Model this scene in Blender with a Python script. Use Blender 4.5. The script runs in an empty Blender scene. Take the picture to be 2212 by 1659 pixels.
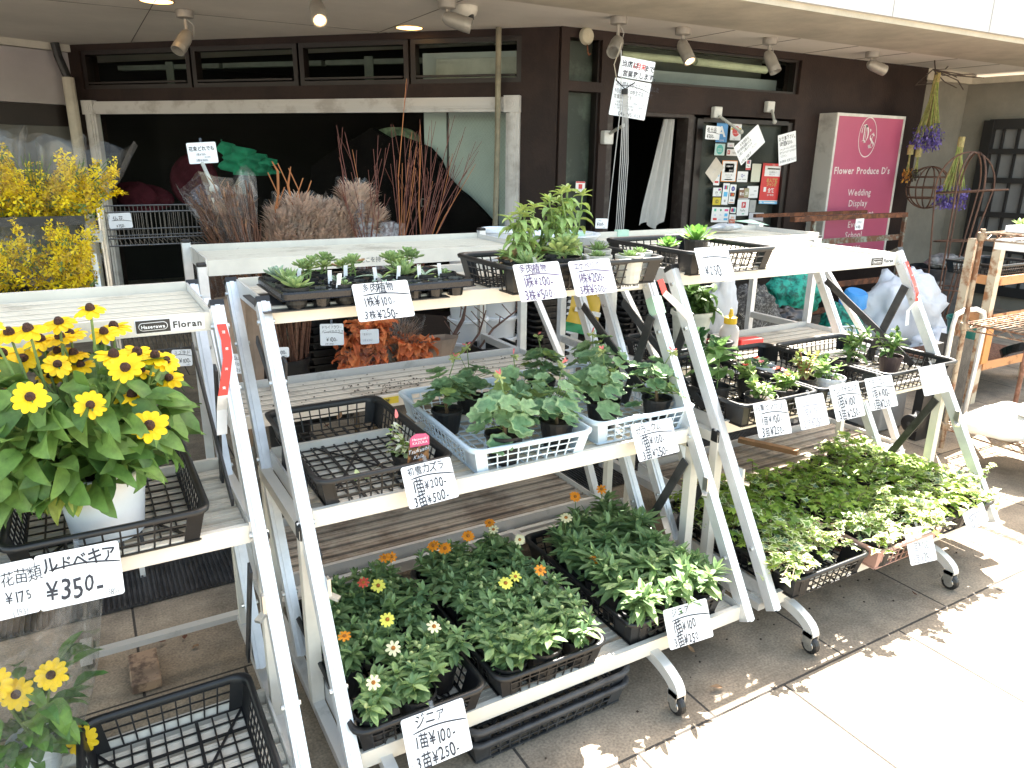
import bpy, math, random
from mathutils import Vector, Matrix
R = math.radians
S = bpy.context.scene
COL = S.collection
random.seed(7)

# ------------------------------------------------------------------ camera
F_PX, CX, CY, PITCH, ROLL, AZ, EYE = 1600.0, 1106.0, 829.5, R(17.0), R(0.7), R(60.0), 1.5
_F = Vector((math.cos(AZ), math.sin(AZ), 0)); _R = Vector((math.sin(AZ), -math.cos(AZ), 0)); _U = Vector((0, 0, 1))
_f = _F*math.cos(PITCH) - _U*math.sin(PITCH); _u = _F*math.sin(PITCH) + _U*math.cos(PITCH)
CR = _R*math.cos(ROLL) + _u*math.sin(ROLL); CU = _u*math.cos(ROLL) - _R*math.sin(ROLL); CF = _f
EYEP = Vector((0, 0, EYE))
cam = bpy.data.objects.new('camera', bpy.data.cameras.new('camera')); COL.objects.link(cam)
cam.matrix_world = Matrix(((CR.x, CU.x, -CF.x, 0), (CR.y, CU.y, -CF.y, 0), (CR.z, CU.z, -CF.z, EYE), (0, 0, 0, 1)))
cam.data.sensor_width = 36.0; cam.data.lens = F_PX/2212.0*36.0
cam.data.clip_start = 0.05; cam.data.clip_end = 400
S.camera = cam
# ------------------------------------------------------------------ light
SUN = Vector((0.58, 0.49, 1.0)).normalized()
W = bpy.data.worlds.new('World'); S.world = W; W.use_nodes = True
nt = W.node_tree; bg = nt.nodes['Background']
sky = nt.nodes.new('ShaderNodeTexSky'); sky.sky_type = 'NISHITA'; sky.sun_disc = False
sky.sun_elevation = math.asin(SUN.z); sky.sun_rotation = math.atan2(SUN.x, SUN.y)
sky.air_density = 1.0; sky.dust_density = 2.0; sky.ozone_density = 1.0
wm = nt.nodes.new('ShaderNodeMixRGB'); wm.blend_type = 'MULTIPLY'; wm.inputs[0].default_value = 1; wm.inputs[2].default_value = (1.0, .87, .67, 1)
nt.links.new(sky.outputs[0], wm.inputs[1]); nt.links.new(wm.outputs[0], bg.inputs[0]); bg.inputs[1].default_value = 0.14
sl = bpy.data.lights.new('sun', 'SUN'); sl.energy = 4.6; sl.angle = R(0.5); sl.color = (1.0, 0.95, 0.87)
so = bpy.data.objects.new('sun', sl); COL.objects.link(so)
so.rotation_euler = SUN.to_track_quat('Z', 'Y').to_euler(); so.location = SUN*30
S.view_settings.view_transform = 'Standard'; S.view_settings.look = 'None'
S.view_settings.gamma = 1.0; S.view_settings.exposure = 2.88
S.cycles.max_bounces = 7; S.cycles.transparent_max_bounces = 14; S.cycles.diffuse_bounces = 4
S.cycles.sample_clamp_indirect = 6.0

# measuring helpers: a pixel of the photograph (2212 px wide) to a place in the scene
def ray(x, y): return CF + CR*((x-CX)/F_PX) - CU*((y-CY)/F_PX)
def onZ(x, y, z): d = ray(x, y); return EYEP + d*((z-EYE)/d.z)
def onY(x, y, Y): d = ray(x, y); return EYEP + d*(Y/d.y)
def onX(x, y, X): d = ray(x, y); return EYEP + d*(X/d.x)
def onP(x, y, o, n): d = ray(x, y); return EYEP + d*((o-EYEP).dot(n)/d.dot(n))

# ------------------------------------------------------------------ mesh builder
class MB:
    def __init__(s): s.v = []; s.f = []; s.m = []; s.M = None; s.mi = 0
    def add(s, vs, fs, mi=None):
        b = len(s.v)
        if s.M is not None: vs = [s.M @ Vector(p) for p in vs]
        s.v.extend([tuple(p) for p in vs]); s.f.extend([tuple(i+b for i in f) for f in fs])
        s.m.extend([s.mi if mi is None else mi]*len(fs))
    def box(s, a, b, mi=None):
        x0, y0, z0 = a; x1, y1, z1 = b
        s.add([(x0,y0,z0),(x1,y0,z0),(x1,y1,z0),(x0,y1,z0),(x0,y0,z1),(x1,y0,z1),(x1,y1,z1),(x0,y1,z1)],
              [(0,3,2,1),(4,5,6,7),(0,1,5,4),(1,2,6,5),(2,3,7,6),(3,0,4,7)], mi)
    def cbox(s, a, b, c=.003, mi=None):      # box with chamfered long edges
        x0, y0, z0 = a; x1, y1, z1 = b; vs = []; 
        c = min(c, (x1-x0)*.3, (y1-y0)*.3, (z1-z0)*.3)
        for z, ins in ((z0, c), (z0+c, 0), (z1-c, 0), (z1, c)):
            for (x, y) in ((x0+c,y0+0),(x1-c,y0),(x1,y0+c),(x1,y1-c),(x1-c,y1),(x0+c,y1),(x0,y1-c),(x0,y0+c)):
                xx = min(max(x, x0+ins), x1-ins); yy = min(max(y, y0+ins), y1-ins)
                vs.append((xx, yy, z))
        fs = [tuple(reversed(range(8))), tuple(range(24, 32))]
        for k in range(3):
            for i in range(8):
                j = (i+1) % 8; fs.append((k*8+i, k*8+j, k*8+8+j, k*8+8+i))
        s.add(vs, fs, mi)
    def bar(s, p, q, w, h, up=(0,0,1), mi=None):  # box bar from p to q, w sideways, h along up
        p, q, up = Vector(p), Vector(q), Vector(up); d = (q-p)
        if d.length < 1e-6: return
        d.normalize(); sd = d.cross(up)
        if sd.length < 1e-4: sd = d.cross(Vector((1,0,0)))
        sd.normalize(); u = sd.cross(d).normalized(); a = sd*(w/2); b = u*(h/2)
        s.add([p-a-b, p+a-b, p+a+b, p-a+b, q-a-b, q+a-b, q+a+b, q-a+b],
              [(0,1,2,3),(7,6,5,4),(0,4,5,1),(1,5,6,2),(2,6,7,3),(3,7,4,0)], mi)
    def tube(s, pts, r, n=6, mi=None, cap=True):
        pts = [Vector(p) for p in pts]; rs = r if isinstance(r, (list, tuple)) else [r]*len(pts)
        vs, fs = [], []; prev = None
        for i, p in enumerate(pts):
            d = (pts[min(i+1, len(pts)-1)] - pts[max(i-1, 0)])
            if d.length < 1e-9: d = Vector((0,0,1))
            d.normalize()
            if prev is None: a = d.orthogonal().normalized()
            else:
                a = prev - d*prev.dot(d)
                a = a.normalized() if a.length > 1e-6 else d.orthogonal().normalized()
            prev = a; b = d.cross(a)
            for k in range(n):
                t = 2*math.pi*k/n; vs.append(p + (a*math.cos(t)+b*math.sin(t))*rs[i])
        for i in range(len(pts)-1):
            for k in range(n):
                j = (k+1) % n; fs.append((i*n+k, i*n+j, (i+1)*n+j, (i+1)*n+k))
        if cap: fs.append(tuple(reversed(range(n)))); fs.append(tuple(range((len(pts)-1)*n, len(pts)*n)))
        s.add(vs, fs, mi)
    def lathe(s, prof, c=(0,0,0), n=20, mi=None, axis='z', wob=0):
        vs, fs = [], []
        for r, z in prof:
            for k in range(n):
                t = 2*math.pi*k/n; rr = r*(1+wob*math.sin(3*t+z*40)); x, y = rr*math.cos(t), rr*math.sin(t)
                p = (x, y, z) if axis == 'z' else ((z, x, y) if axis == 'x' else (x, z, y))
                vs.append((p[0]+c[0], p[1]+c[1], p[2]+c[2]))
        for i in range(len(prof)-1):
            for k in range(n):
                j = (k+1) % n; fs.append((i*n+k, i*n+j, (i+1)*n+j, (i+1)*n+k))
        s.add(vs, fs, mi)
    def disc(s, c, r, n=16, mi=None, nrm=(0,0,1)):
        c = Vector(c); nn = Vector(nrm).normalized(); a = nn.orthogonal().normalized(); b = nn.cross(a)
        s.add([c+(a*math.cos(2*math.pi*k/n)+b*math.sin(2*math.pi*k/n))*r for k in range(n)], [tuple(range(n))], mi)
    def quad(s, a, b, c, d, mi=None): s.add([a, b, c, d], [(0,1,2,3)], mi)
    def ball(s, c, r, nu=10, nv=6, mi=None, sc=(1,1,1), wob=0, rnd=None):
        vs = []; fs = []
        for i in range(nv+1):
            th = math.pi*i/nv
            for k in range(nu):
                ph = 2*math.pi*k/nu; w = 1 + (rnd.uniform(-wob, wob) if rnd else 0)
                vs.append((c[0]+r*sc[0]*w*math.sin(th)*math.cos(ph), c[1]+r*sc[1]*w*math.sin(th)*math.sin(ph), c[2]+r*sc[2]*w*math.cos(th)))
        for i in range(nv):
            for k in range(nu):
                j = (k+1) % nu; fs.append((i*nu+k, (i+1)*nu+k, (i+1)*nu+j, i*nu+j))
        s.add(vs, fs, mi)
    def prism(s, poly, a, b, mi=None):   # poly: list of 3D points, extruded by vector b-a
        off = Vector(b)-Vector(a); n = len(poly); P = [Vector(p) for p in poly]
        fs = [tuple(range(n)), tuple(reversed(range(n, 2*n)))]
        fs += [(i, i+n, (i+1) % n+n, (i+1) % n) for i in range(n)]
        s.add(P+[p+off for p in P], fs, mi)
    def mesh(s, name, mats, smooth=False):
        me = bpy.data.meshes.new(name); me.from_pydata(s.v, [], s.f)
        if not isinstance(mats, (list, tuple)): mats = [mats]
        for m in mats: me.materials.append(m)
        if any(s.m): me.polygons.foreach_set('material_index', s.m)
        if smooth: me.polygons.foreach_set('use_smooth', [True]*len(me.polygons))
        me.update(); return me
    def build(s, name, mats, parent=None, smooth=False, loc=None, auto=False):
        me = s.mesh(name, mats, smooth or auto)
        if auto:
            try: me.set_sharp_from_angle(angle=R(40))
            except Exception: pass
        return link(name, me, parent, loc)
def link(name, me, parent=None, loc=None):
    o = bpy.data.objects.new(name, me); COL.objects.link(o)
    if parent is not None: o.parent = parent
    if loc is not None: o.location = loc
    return o
def tag(o, label=None, cat=None, group=None, kind=None):
    if label: o['label'] = label
    if cat: o['category'] = cat
    if group: o['group'] = group
    if kind: o['kind'] = kind
    return o
def thing(name, label, cat, loc=(0,0,0), rz=0, group=None):
    o = bpy.data.objects.new(name, None); COL.objects.link(o); o.location = loc; o.rotation_euler = (0,0,rz)
    o.empty_display_size = .05
    return tag(o, label, cat, group)
def kids(o): return [c for c in ALLKIDS.get(o.name, [])]
def dup(root, loc, rz=0, label=None, sc=1.0, group=None):
    r = root.copy(); COL.objects.link(r); r.location = loc; r.rotation_euler = (0,0,rz); r.scale = (sc,sc,sc)
    if label: r['label'] = label
    if group: r['group'] = group
    for ch in list(root.children):
        c = ch.copy(); COL.objects.link(c); c.parent = r
        for g in list(ch.children):
            d = g.copy(); COL.objects.link(d); d.parent = c
    return r

# ------------------------------------------------------------------ materials
MATS = {}
def mat(name, col, rough=.6, metal=0, var=.12, vs=8.0, bump=0, bs=60.0, spec=.5, trans=0, col2=None, vs2=None, edge=None, alpha=None, sheen=0):
    if name in MATS: return MATS[name]
    m = bpy.data.materials.new(name); m.use_nodes = True; N = m.node_tree.nodes; L = m.node_tree.links
    p = N['Principled BSDF']; p.inputs['Roughness'].default_value = rough; p.inputs['Metallic'].default_value = metal
    p.inputs['Specular IOR Level'].default_value = spec
    tc = N.new('ShaderNodeTexCoord'); c1 = (*col, 1)
    if var > 0 or col2:
        nz = N.new('ShaderNodeTexNoise'); nz.inputs['Scale'].default_value = vs; nz.inputs['Detail'].default_value = 6; nz.inputs['Roughness'].default_value = .65
        L.new(tc.outputs['Object'], nz.inputs['Vector'])
        rp = N.new('ShaderNodeValToRGB'); rp.color_ramp.elements[0].position = .36; rp.color_ramp.elements[1].position = .64
        k = 1-var; k2 = 1+var
        a = tuple(min(1, x*k) for x in col); b = tuple(min(1, x*k2) for x in col)
        if col2: a = col2; b = col; rp.color_ramp.elements[0].position = .42 if vs2 is None else vs2; rp.color_ramp.elements[1].position = (.42 if vs2 is None else vs2)+.13
        rp.color_ramp.elements[0].color = (*a, 1); rp.color_ramp.elements[1].color = (*b, 1)
        L.new(nz.outputs[0], rp.inputs[0]); L.new(rp.outputs[0], p.inputs['Base Color'])
        src = rp.outputs[0]
    else:
        p.inputs['Base Color'].default_value = c1; src = None
    if bump > 0:
        n2 = N.new('ShaderNodeTexNoise'); n2.inputs['Scale'].default_value = bs; n2.inputs['Detail'].default_value = 4
        L.new(tc.outputs['Object'], n2.inputs['Vector'])
        bp = N.new('ShaderNodeBump'); bp.inputs['Strength'].default_value = bump; bp.inputs['Distance'].default_value = .004
        L.new(n2.outputs[0], bp.inputs['Height']); L.new(bp.outputs[0], p.inputs['Normal'])
    if trans > 0:
        tr = N.new('ShaderNodeBsdfTranslucent'); mx = N.new('ShaderNodeMixShader'); mx.inputs[0].default_value = trans
        if src: L.new(src, tr.inputs[0])
        else: tr.inputs[0].default_value = c1
        L.new(p.outputs[0], mx.inputs[1]); L.new(tr.outputs[0], mx.inputs[2]); L.new(mx.outputs[0], N['Material Output'].inputs[0])
    if alpha is not None:
        tp = N.new('ShaderNodeBsdfTransparent'); mx = N.new('ShaderNodeMixShader'); mx.inputs[0].default_value = alpha
        L.new(tp.outputs[0], mx.inputs[1]); L.new(p.outputs[0], mx.inputs[2]); L.new(mx.outputs[0], N['Material Output'].inputs[0])
    MATS[name] = m; return m
def emis(name, col, st):
    m = bpy.data.materials.new(name); m.use_nodes = True; N = m.node_tree.nodes
    p = N['Principled BSDF']; p.inputs['Emission Color'].default_value = (*col, 1); p.inputs['Emission Strength'].default_value = st
    p.inputs['Base Color'].default_value = (.8,.8,.8,1); return m
alu = mat('aluminium', (.70,.69,.665), .42, .4, .16, 9, .15, 90, col2=(.5,.495,.47), vs2=.3)
alu_leg = mat('aluminium_leg', (.76,.77,.78), .38, .45, .08, 14, .05, 60)
rail_m = mat('cream_rail', (.72,.68,.60), .5, .1, .07, 7, .06, 40)
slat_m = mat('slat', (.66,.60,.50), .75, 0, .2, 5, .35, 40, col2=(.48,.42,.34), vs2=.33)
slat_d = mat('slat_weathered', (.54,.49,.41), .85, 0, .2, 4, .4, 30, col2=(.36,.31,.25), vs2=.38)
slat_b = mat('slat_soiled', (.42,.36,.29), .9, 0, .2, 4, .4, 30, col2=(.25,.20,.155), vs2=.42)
blackp = mat('black_plastic', (.010,.010,.011), .42, 0, .25, 20, .1, 80)
blackp2 = mat('dusty_black_plastic', (.05,.05,.052), .55, 0, .4, 12, .15, 60, col2=(.025,.025,.027))
potblack = mat('pot_black', (.009,.009,.0095), .5, 0, .3, 30, .3, 90)
whitep = mat('white_plastic', (.74,.77,.8), .35, 0, .04, 10)
paleblue = mat('pale_blue_plastic', (.62,.71,.78), .4, 0, .05, 10)
pinkp = mat('terracotta_plastic', (.46,.27,.22), .55, 0, .1, 10)
card_m = mat('card_white', (.84,.85,.87), .32, 0, .02, 30)
ink = mat('marker_ink', (.02,.02,.03), .5, 0, .3, 40)
inkp = mat('marker_ink_purple', (.10,.06,.14), .5, 0, .4, 25)
inkf = mat('faded_ink', (.34,.34,.38), .6, 0, .5, 30)
steel = mat('chrome_steel', (.6,.6,.58), .3, .9, .15, 20)
brown = mat('dark_brown_paint', (.030,.0175,.0145), .6, 0, .22, 3, .5, 60, col2=(.021,.0125,.011), spec=.25)
brown_f = mat('dark_brown_frame', (.013,.008,.0065), .45, 0, .2, 5, .1, 30)
soil = mat('potting_soil', (.045,.03,.02), .95, 0, .6, 60, 1.0, 120)
rust = mat('rust', (.22,.08,.035), .85, 0, .3, 18, .6, 70, col2=(.10,.04,.02), vs2=.45)
orange_rust = mat('rusty_orange_paint', (.62,.30,.13), .7, 0, .2, 12, .4, 60, col2=(.2,.07,.03), vs2=.34)
cream_rust = mat('rusty_cream_paint', (.62,.52,.38), .65, 0, .2, 10, .4, 60, col2=(.32,.14,.06), vs2=.4)
green_rust = mat('rusty_green_paint', (.26,.29,.24), .7, 0, .2, 12, .4, 60, col2=(.14,.06,.03), vs2=.47)
def glassmat(name, gl=.06, tint=(.9,.95,.93), rough=.02, fk=.12, haze=0):
    m = bpy.data.materials.new(name); m.use_nodes = True; N = m.node_tree.nodes; L = m.node_tree.links
    N.remove(N['Principled BSDF'])
    t = N.new('ShaderNodeBsdfTransparent'); t.inputs[0].default_value = (*tint, 1)
    g = N.new('ShaderNodeBsdfGlossy'); g.inputs['Roughness'].default_value = rough
    fr = N.new('ShaderNodeLayerWeight'); fr.inputs[0].default_value = .12
    ma = N.new('ShaderNodeMath'); ma.operation = 'MULTIPLY_ADD'; ma.inputs[1].default_value = fk; ma.inputs[2].default_value = gl
    L.new(fr.outputs['Fresnel'], ma.inputs[0])
    mx = N.new('ShaderNodeMixShader'); L.new(ma.outputs[0], mx.inputs[0]); L.new(t.outputs[0], mx.inputs[1]); L.new(g.outputs[0], mx.inputs[2])
    if haze:
        df = N.new('ShaderNodeBsdfTranslucent'); df.inputs[0].default_value = (.8,.8,.8,1); d2_ = N.new('ShaderNodeBsdfDiffuse'); d2_.inputs[0].default_value = (.8,.8,.8,1)
        a_ = N.new('ShaderNodeMixShader'); L.new(df.outputs[0], a_.inputs[1]); L.new(d2_.outputs[0], a_.inputs[2])
        b_ = N.new('ShaderNodeMixShader'); tc = N.new('ShaderNodeTexCoord'); nz = N.new('ShaderNodeTexNoise'); nz.inputs['Scale'].default_value = 26; nz.inputs['Distortion'].default_value = 2; L.new(tc.outputs['Object'], nz.inputs['Vector'])
        mr = N.new('ShaderNodeMapRange'); mr.inputs['From Min'].default_value = .45; mr.inputs['From Max'].default_value = .7; mr.inputs['To Min'].default_value = haze*.5; mr.inputs['To Max'].default_value = haze*2.6; L.new(nz.outputs[0], mr.inputs[0])
        L.new(mr.outputs[0], b_.inputs[0]); L.new(mx.outputs[0], b_.inputs[1]); L.new(a_.outputs[0], b_.inputs[2]); mx = b_
    L.new(mx.outputs[0], N['Material Output'].inputs[0]); return m
glass = glassmat('window_glass', .0, fk=.16)
film = glassmat('clear_film', .05, (.96,.96,.95), .12, .25, .05)
film_t = glassmat('thin_film', .03, (.97,.97,.96), .12, .18, .02)

# ------------------------------------------------------------------ lettering
_FC = bpy.data.curves.new('glyph', 'FONT'); _FO = bpy.data.objects.new('glyph', _FC); COL.objects.link(_FO)
_FC.resolution_u = 2; GL = {}
def glyph(ch, wt):
    k = (ch, wt)
    if k not in GL:
        _FC.body = ch; _FC.size = 1; _FC.offset = wt
        dg = bpy.context.evaluated_depsgraph_get(); dg.update()
        me = bpy.data.meshes.new_from_object(_FO.evaluated_get(dg))
        v = [tuple(p.co) for p in me.vertices]; f = [tuple(p.vertices) for p in me.polygons]
        wdt = max([p[0] for p in v]+[.2])+.07 if v else .32
        bpy.data.meshes.remove(me); GL[k] = (v, f, wdt)
    return GL[k]
def text(mb, s, o, u, v, n, h, jit=0.0, wt=.012, mi=0, align='l', sx=1.0, rnd=random, skew=0.0):
    """letters on the plane through o with right u, up v; h = letter size; n = small lift"""
    o, u, v, n = Vector(o), Vector(u).normalized(), Vector(v).normalized(), Vector(n)
    gs = [(glyph(c, wt) if c != ' ' else ([], [], .35)) for c in s]
    tot = sum(g[2] for g in gs)*h*sx; x = {'l': 0, 'c': -tot/2, 'r': -tot}[align]
    for g in gs:
        if g[0]:
            a = rnd.uniform(-jit, jit)*.25; ca, sa = math.cos(a), math.sin(a); sc = 1+rnd.uniform(-jit, jit)*.35; dy = rnd.uniform(-jit, jit)*.12*h
            wx = rnd.uniform(-jit, jit)*.3
            pts = []
            for p in g[0]:
                px, py = p[0]-g[2]/2, p[1]-.35
                px, py = px*sc + py*(skew+wx), py*sc
                px, py = px*ca-py*sa, px*sa+py*ca
                pts.append(o + u*(x+(px+g[2]/2)*h*sx) + v*((py+.35)*h+dy) + n)
            mb.add(pts, g[1], mi)
        x += g[2]*h*sx
def stroke(mb, pts, w, o, u, v, n, mi=0):
    P = [Vector(o)+Vector(u)*a+Vector(v)*b+Vector(n) for a, b in pts]; nn = Vector(n).normalized(); vs = []; fs = []
    for i, p in enumerate(P):
        d = (P[min(i+1, len(P)-1)]-P[max(i-1, 0)]).normalized(); sd = nn.cross(d)*(w/2*(1 if 0 < i < len(P)-1 else .5)); vs += [p-sd, p+sd]
    for i in range(len(P)-1): fs.append((2*i, 2*i+2, 2*i+3, 2*i+1))
    mb.add(vs, fs, mi)

def rrect(L, W_, r, z, n=4):
    pts = []
    for cx, cy, a0 in ((L/2-r, W_/2-r, 0), (-L/2+r, W_/2-r, 90), (-L/2+r, -W_/2+r, 180), (L/2-r, -W_/2+r, 270)):
        for k in range(n+1):
            a = R(a0+90*k/n); pts.append((cx+r*math.cos(a), cy+r*math.sin(a), z))
    return pts
def ringskin(m, loops, mi=None, closed_top=False):
    n = len(loops[0]); vs = [p for l in loops for p in l]; fs = []
    for i in range(len(loops)-1):
        for k in range(n):
            j = (k+1) % n; fs.append((i*n+k, i*n+j, (i+1)*n+j, (i+1)*n+k))
    m.add(vs, fs, mi)
# ================================================================== setting
def ground_mats():
    m = bpy.data.materials.new('paving_stone'); m.use_nodes = True; N = m.node_tree.nodes; L = m.node_tree.links
    p = N['Principled BSDF']; p.inputs['Roughness'].default_value = .85
    tc = N.new('ShaderNodeTexCoord'); mp = N.new('ShaderNodeMapping'); mp.inputs['Location'].default_value = (-1.645+5.55, -1.2+8.6, 0)
    L.new(tc.outputs['Object'], mp.inputs[0])
    b = N.new('ShaderNodeTexBrick'); b.offset = .5; b.offset_frequency = 2; b.squash = 1
    b.inputs['Scale'].default_value = 1; b.inputs['Brick Width'].default_value = .555; b.inputs['Row Height'].default_value = .86
    b.inputs['Mortar Size'].default_value = .0045; b.inputs['Mortar Smooth'].default_value = .3; b.inputs['Bias'].default_value = 0
    b.inputs['Color1'].default_value = (.27,.215,.155,1); b.inputs['Color2'].default_value = (.33,.27,.20,1); b.inputs['Mortar'].default_value = (.05,.042,.035,1)
    L.new(mp.outputs[0], b.inputs['Vector'])
    n1 = N.new('ShaderNodeTexNoise'); n1.inputs['Scale'].default_value = 3.2; n1.inputs['Detail'].default_value = 8; n1.inputs['Roughness'].default_value = .7
    L.new(tc.outputs['Object'], n1.inputs['Vector'])
    n2 = N.new('ShaderNodeTexNoise'); n2.inputs['Scale'].default_value = 140; n2.inputs['Detail'].default_value = 3
    L.new(tc.outputs['Object'], n2.inputs['Vector'])
    r1 = N.new('ShaderNodeMapRange'); r1.inputs['From Min'].default_value = .33; r1.inputs['From Max'].default_value = .66; r1.inputs['To Min'].default_value = .46; r1.inputs['To Max'].default_value = 1.22
    r2 = N.new('ShaderNodeMapRange'); r2.inputs['From Min'].default_value = .3; r2.inputs['From Max'].default_value = .7; r2.inputs['To Min'].default_value = .72; r2.inputs['To Max'].default_value = 1.28
    L.new(n1.outputs[0], r1.inputs[0]); L.new(n2.outputs[0], r2.inputs[0])
    mu = N.new('ShaderNodeMath'); mu.operation = 'MULTIPLY'; L.new(r1.outputs[0], mu.inputs[0]); L.new(r2.outputs[0], mu.inputs[1])
    vm = N.new('ShaderNodeVectorMath'); vm.operation = 'SCALE'; L.new(b.outputs[0], vm.inputs[0]); L.new(mu.outputs[0], vm.inputs['Scale'])
    L.new(vm.outputs[0], p.inputs['Base Color'])
    bp = N.new('ShaderNodeBump'); bp.inputs['Strength'].default_value = .5; bp.inputs['Distance'].default_value = .003
    ad = N.new('ShaderNodeMath'); ad.operation = 'MULTIPLY_ADD'; ad.inputs[1].default_value = -2.5; L.new(b.outputs['Fac'], ad.inputs[0]); L.new(n2.outputs[0], ad.inputs[2])
    L.new(ad.outputs[0], bp.inputs['Height']); L.new(bp.outputs[0], p.inputs['Normal'])
    return m
g = MB(); g.quad((-150,-150,-.012),(150,-150,-.012),(150,150,-.012),(-150,150,-.012))
tag(g.build('ground', mat('asphalt', (.2,.19,.18), .9, 0, .2, 30, .4, 90)), kind='structure')
g = MB(); g.quad((-12,-7,0),(16,-7,0),(16,12,0),(-12,12,0))
tag(g.build('pavement', ground_mats()), kind='structure')

# ---- shop building
LO = Vector((3.2, 4.92, 0)); LD = Vector((-.686, .728, 0)).normalized(); LN = Vector((-LD.y, LD.x, 0))
LN = LN if LN.dot(-LO) > 0 else -LN
def LW(s, z, o=0.0): return LO + LD*s + LN*o + Vector((0, 0, z))
def lbox(mb, s0, s1, z0, z1, o0, o1, mi=None):
    mb.add([LW(s0,z0,o1),LW(s1,z0,o1),LW(s1,z0,o0),LW(s0,z0,o0),LW(s0,z1,o1),LW(s1,z1,o1),LW(s1,z1,o0),LW(s0,z1,o0)],
           [(0,3,2,1),(4,5,6,7),(0,1,5,4),(1,2,6,5),(2,3,7,6),(3,0,4,7)][::1] if False else [(0,1,2,3),(7,6,5,4),(4,5,1,0),(5,6,2,1),(6,7,3,2),(7,4,0,3)], mi)
WY = 4.9; CZ = 2.41
shop = thing('shop_building', 'flower shop building with dark brown front, deep canopy and white framed display window', 'shop', (3.2, 4.92, 0))
def part(mb, name, m, parent=None, label=None, **k):
    par = shop if parent is None else parent
    o = mb.build(name, m, par, **k)
    o.matrix_parent_inverse = Matrix.Identity(4)
    if par is shop or par.parent is shop:
        if par is shop: o.location = -Vector((3.2, 4.92, 0))
    if label: o['label'] = label
    return o
# left display wall
m = MB()
lbox(m, 0, .2835, 0, CZ, -.2, 0)                     # corner pier
lbox(m, 4.37, 4.6, 0, CZ, -.2, 0)
lbox(m, .2835, 4.37, 1.935, 2.04, -.2, 0)
lbox(m, .2835, 4.37, 2.36, CZ, -.2, 0)
lbox(m, .2835, 4.37, 0, .22, -.2, 0)
part(m, 'wall', brown)
m = MB()                                              # right wall, plane y = WY
for x0, x1, z0, z1 in ((3.21,3.283,0,CZ),(3.283,3.577,0,.55),(3.283,3.577,1.98,2.05),(3.283,3.577,2.345,CZ),(3.577,3.655,0,CZ),
                       (3.655,5.76,1.86,2.07),(3.655,3.762,2.07,CZ),(3.762,5.76,2.352,CZ),(5.76,7.62,0,CZ),(4.67,5.76,0,.3)):
    m.box((x0, WY, z0), (x1, WY+.18, z1))
m.box((3.655,WY+.02,2.352-.282),(3.757,WY+.16,2.075))
part(m, 'wall', brown)
m = MB(); m.box((7.6, WY+.06, 0), (8.6, WY+.3, 2.3))
# wall turning toward the street at the right
A2 = Vector((8.45, 5.0, 0)); B2 = Vector((8.75, 2.2, 0)); d2 = (B2-A2).normalized(); n2 = Vector((-1,-.1,0)).normalized()
m.prism([A2, B2, B2+Vector((.25,0,0)), A2+Vector((.25,0,0))], (0,0,0), (0,0,2.3))
stucco = mat('grey_stucco', (.20,.185,.155), .95, 0, .14, 2.5, .8, 90)
part(m, 'side_wall', stucco)
m = MB(); m.box((7.6, WY-.0, 2.3), (8.52, WY+.1, 2.36)); m.box((7.6, WY+.02, 2.36), (8.5, WY+.12, CZ))
m.prism([A2+Vector((-.05,-.06,2.3)), B2+Vector((-.05,0,2.3)), B2+Vector((.2,0,2.3)), A2+Vector((.2,-.06,2.3))], (0,0,0), (0,0,.06))
part(m, 'cornice', mat('cornice_paint', (.5,.46,.38), .8, 0, .12, 5, .3, 60))
# ceiling with panel joints
ceilm = mat('ceiling_paint', (.74,.70,.64), .8, 0, .08, 1.2, .25, 50)
m = MB()
m.prism([(-4.5, 4.30, CZ), (9.2, 4.30, CZ), (9.2, 5.6, CZ), (3.6, 5.6, CZ), (.4, 9.6, CZ), (-4.5, 9.6, CZ)], (0,0,0), (0,0,.05))
part(m, 'ceiling', ceilm)
jm = mat('joint_dark', (.16,.14,.12), .9)
for x in (4.35, 5.05, 5.75, 6.45, 7.15, 7.85):
    m = MB(); m.box((x-.002, 4.32, CZ-.003), (x+.002, WY, CZ-.0005)); part(m, 'ceiling_joint', jm)
for x in (2.2, .6, -.9): m = MB(); m.box((x-.002, 4.32, CZ-.003), (x+.002, LO.y+(3.2-x)*1.06, CZ-.0005)); part(m, 'ceiling_joint', jm)
m = MB(); m.box((-4.4, 5.9, CZ-.003), (2.3, 5.903, CZ-.0008)); part(m, 'ceiling_joint', jm)
# canopy beam with parapet
fac = mat('fascia_paint', (.50,.50,.50), .75, 0, .05, 1.6, .5, 45)
m = MB()
m.box((-4.5, 3.47, 2.43), (9.4, 3.62, 2.74))
part(m, 'parapet', fac)
m = MB(); m.box((-4.5, 3.5, 2.395), (9.4, 4.26, 2.43)); m.box((-4.5, 3.62, 2.4301), (9.4, 5.4, 2.62))
part(m, 'canopy_beam', mat('beam_paint', (.47,.43,.35), .85, 0, .14, 3, .6, 70))
m = MB(); m.box((-4.5, 4.26, 2.40), (9.4, 4.30, 2.47)); 
part(m, 'canopy_trim', mat('trim_paint', (.6,.56,.49), .7, 0, .1, 6))
m = MB()
for x in (4.9, 6.05): m.box((x-.002, 3.4685, 2.43), (x+.002, 3.47, 2.74))
part(m, 'crack', mat('crack_dark', (.25,.23,.2), .9))
# unseen block added over the left part to shade the left racks; roof behind
m = MB(); m.box((-6, 3.63, 2.6205), (3.58, 12, 6.2)); m.box((3.585, 5.41, 2.62), (9.4, 12, 2.9))
part(m, 'upper_storey', mat('upper_wall', (.6,.58,.55), .85, 0, .08, 2, .3, 50))
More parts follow.
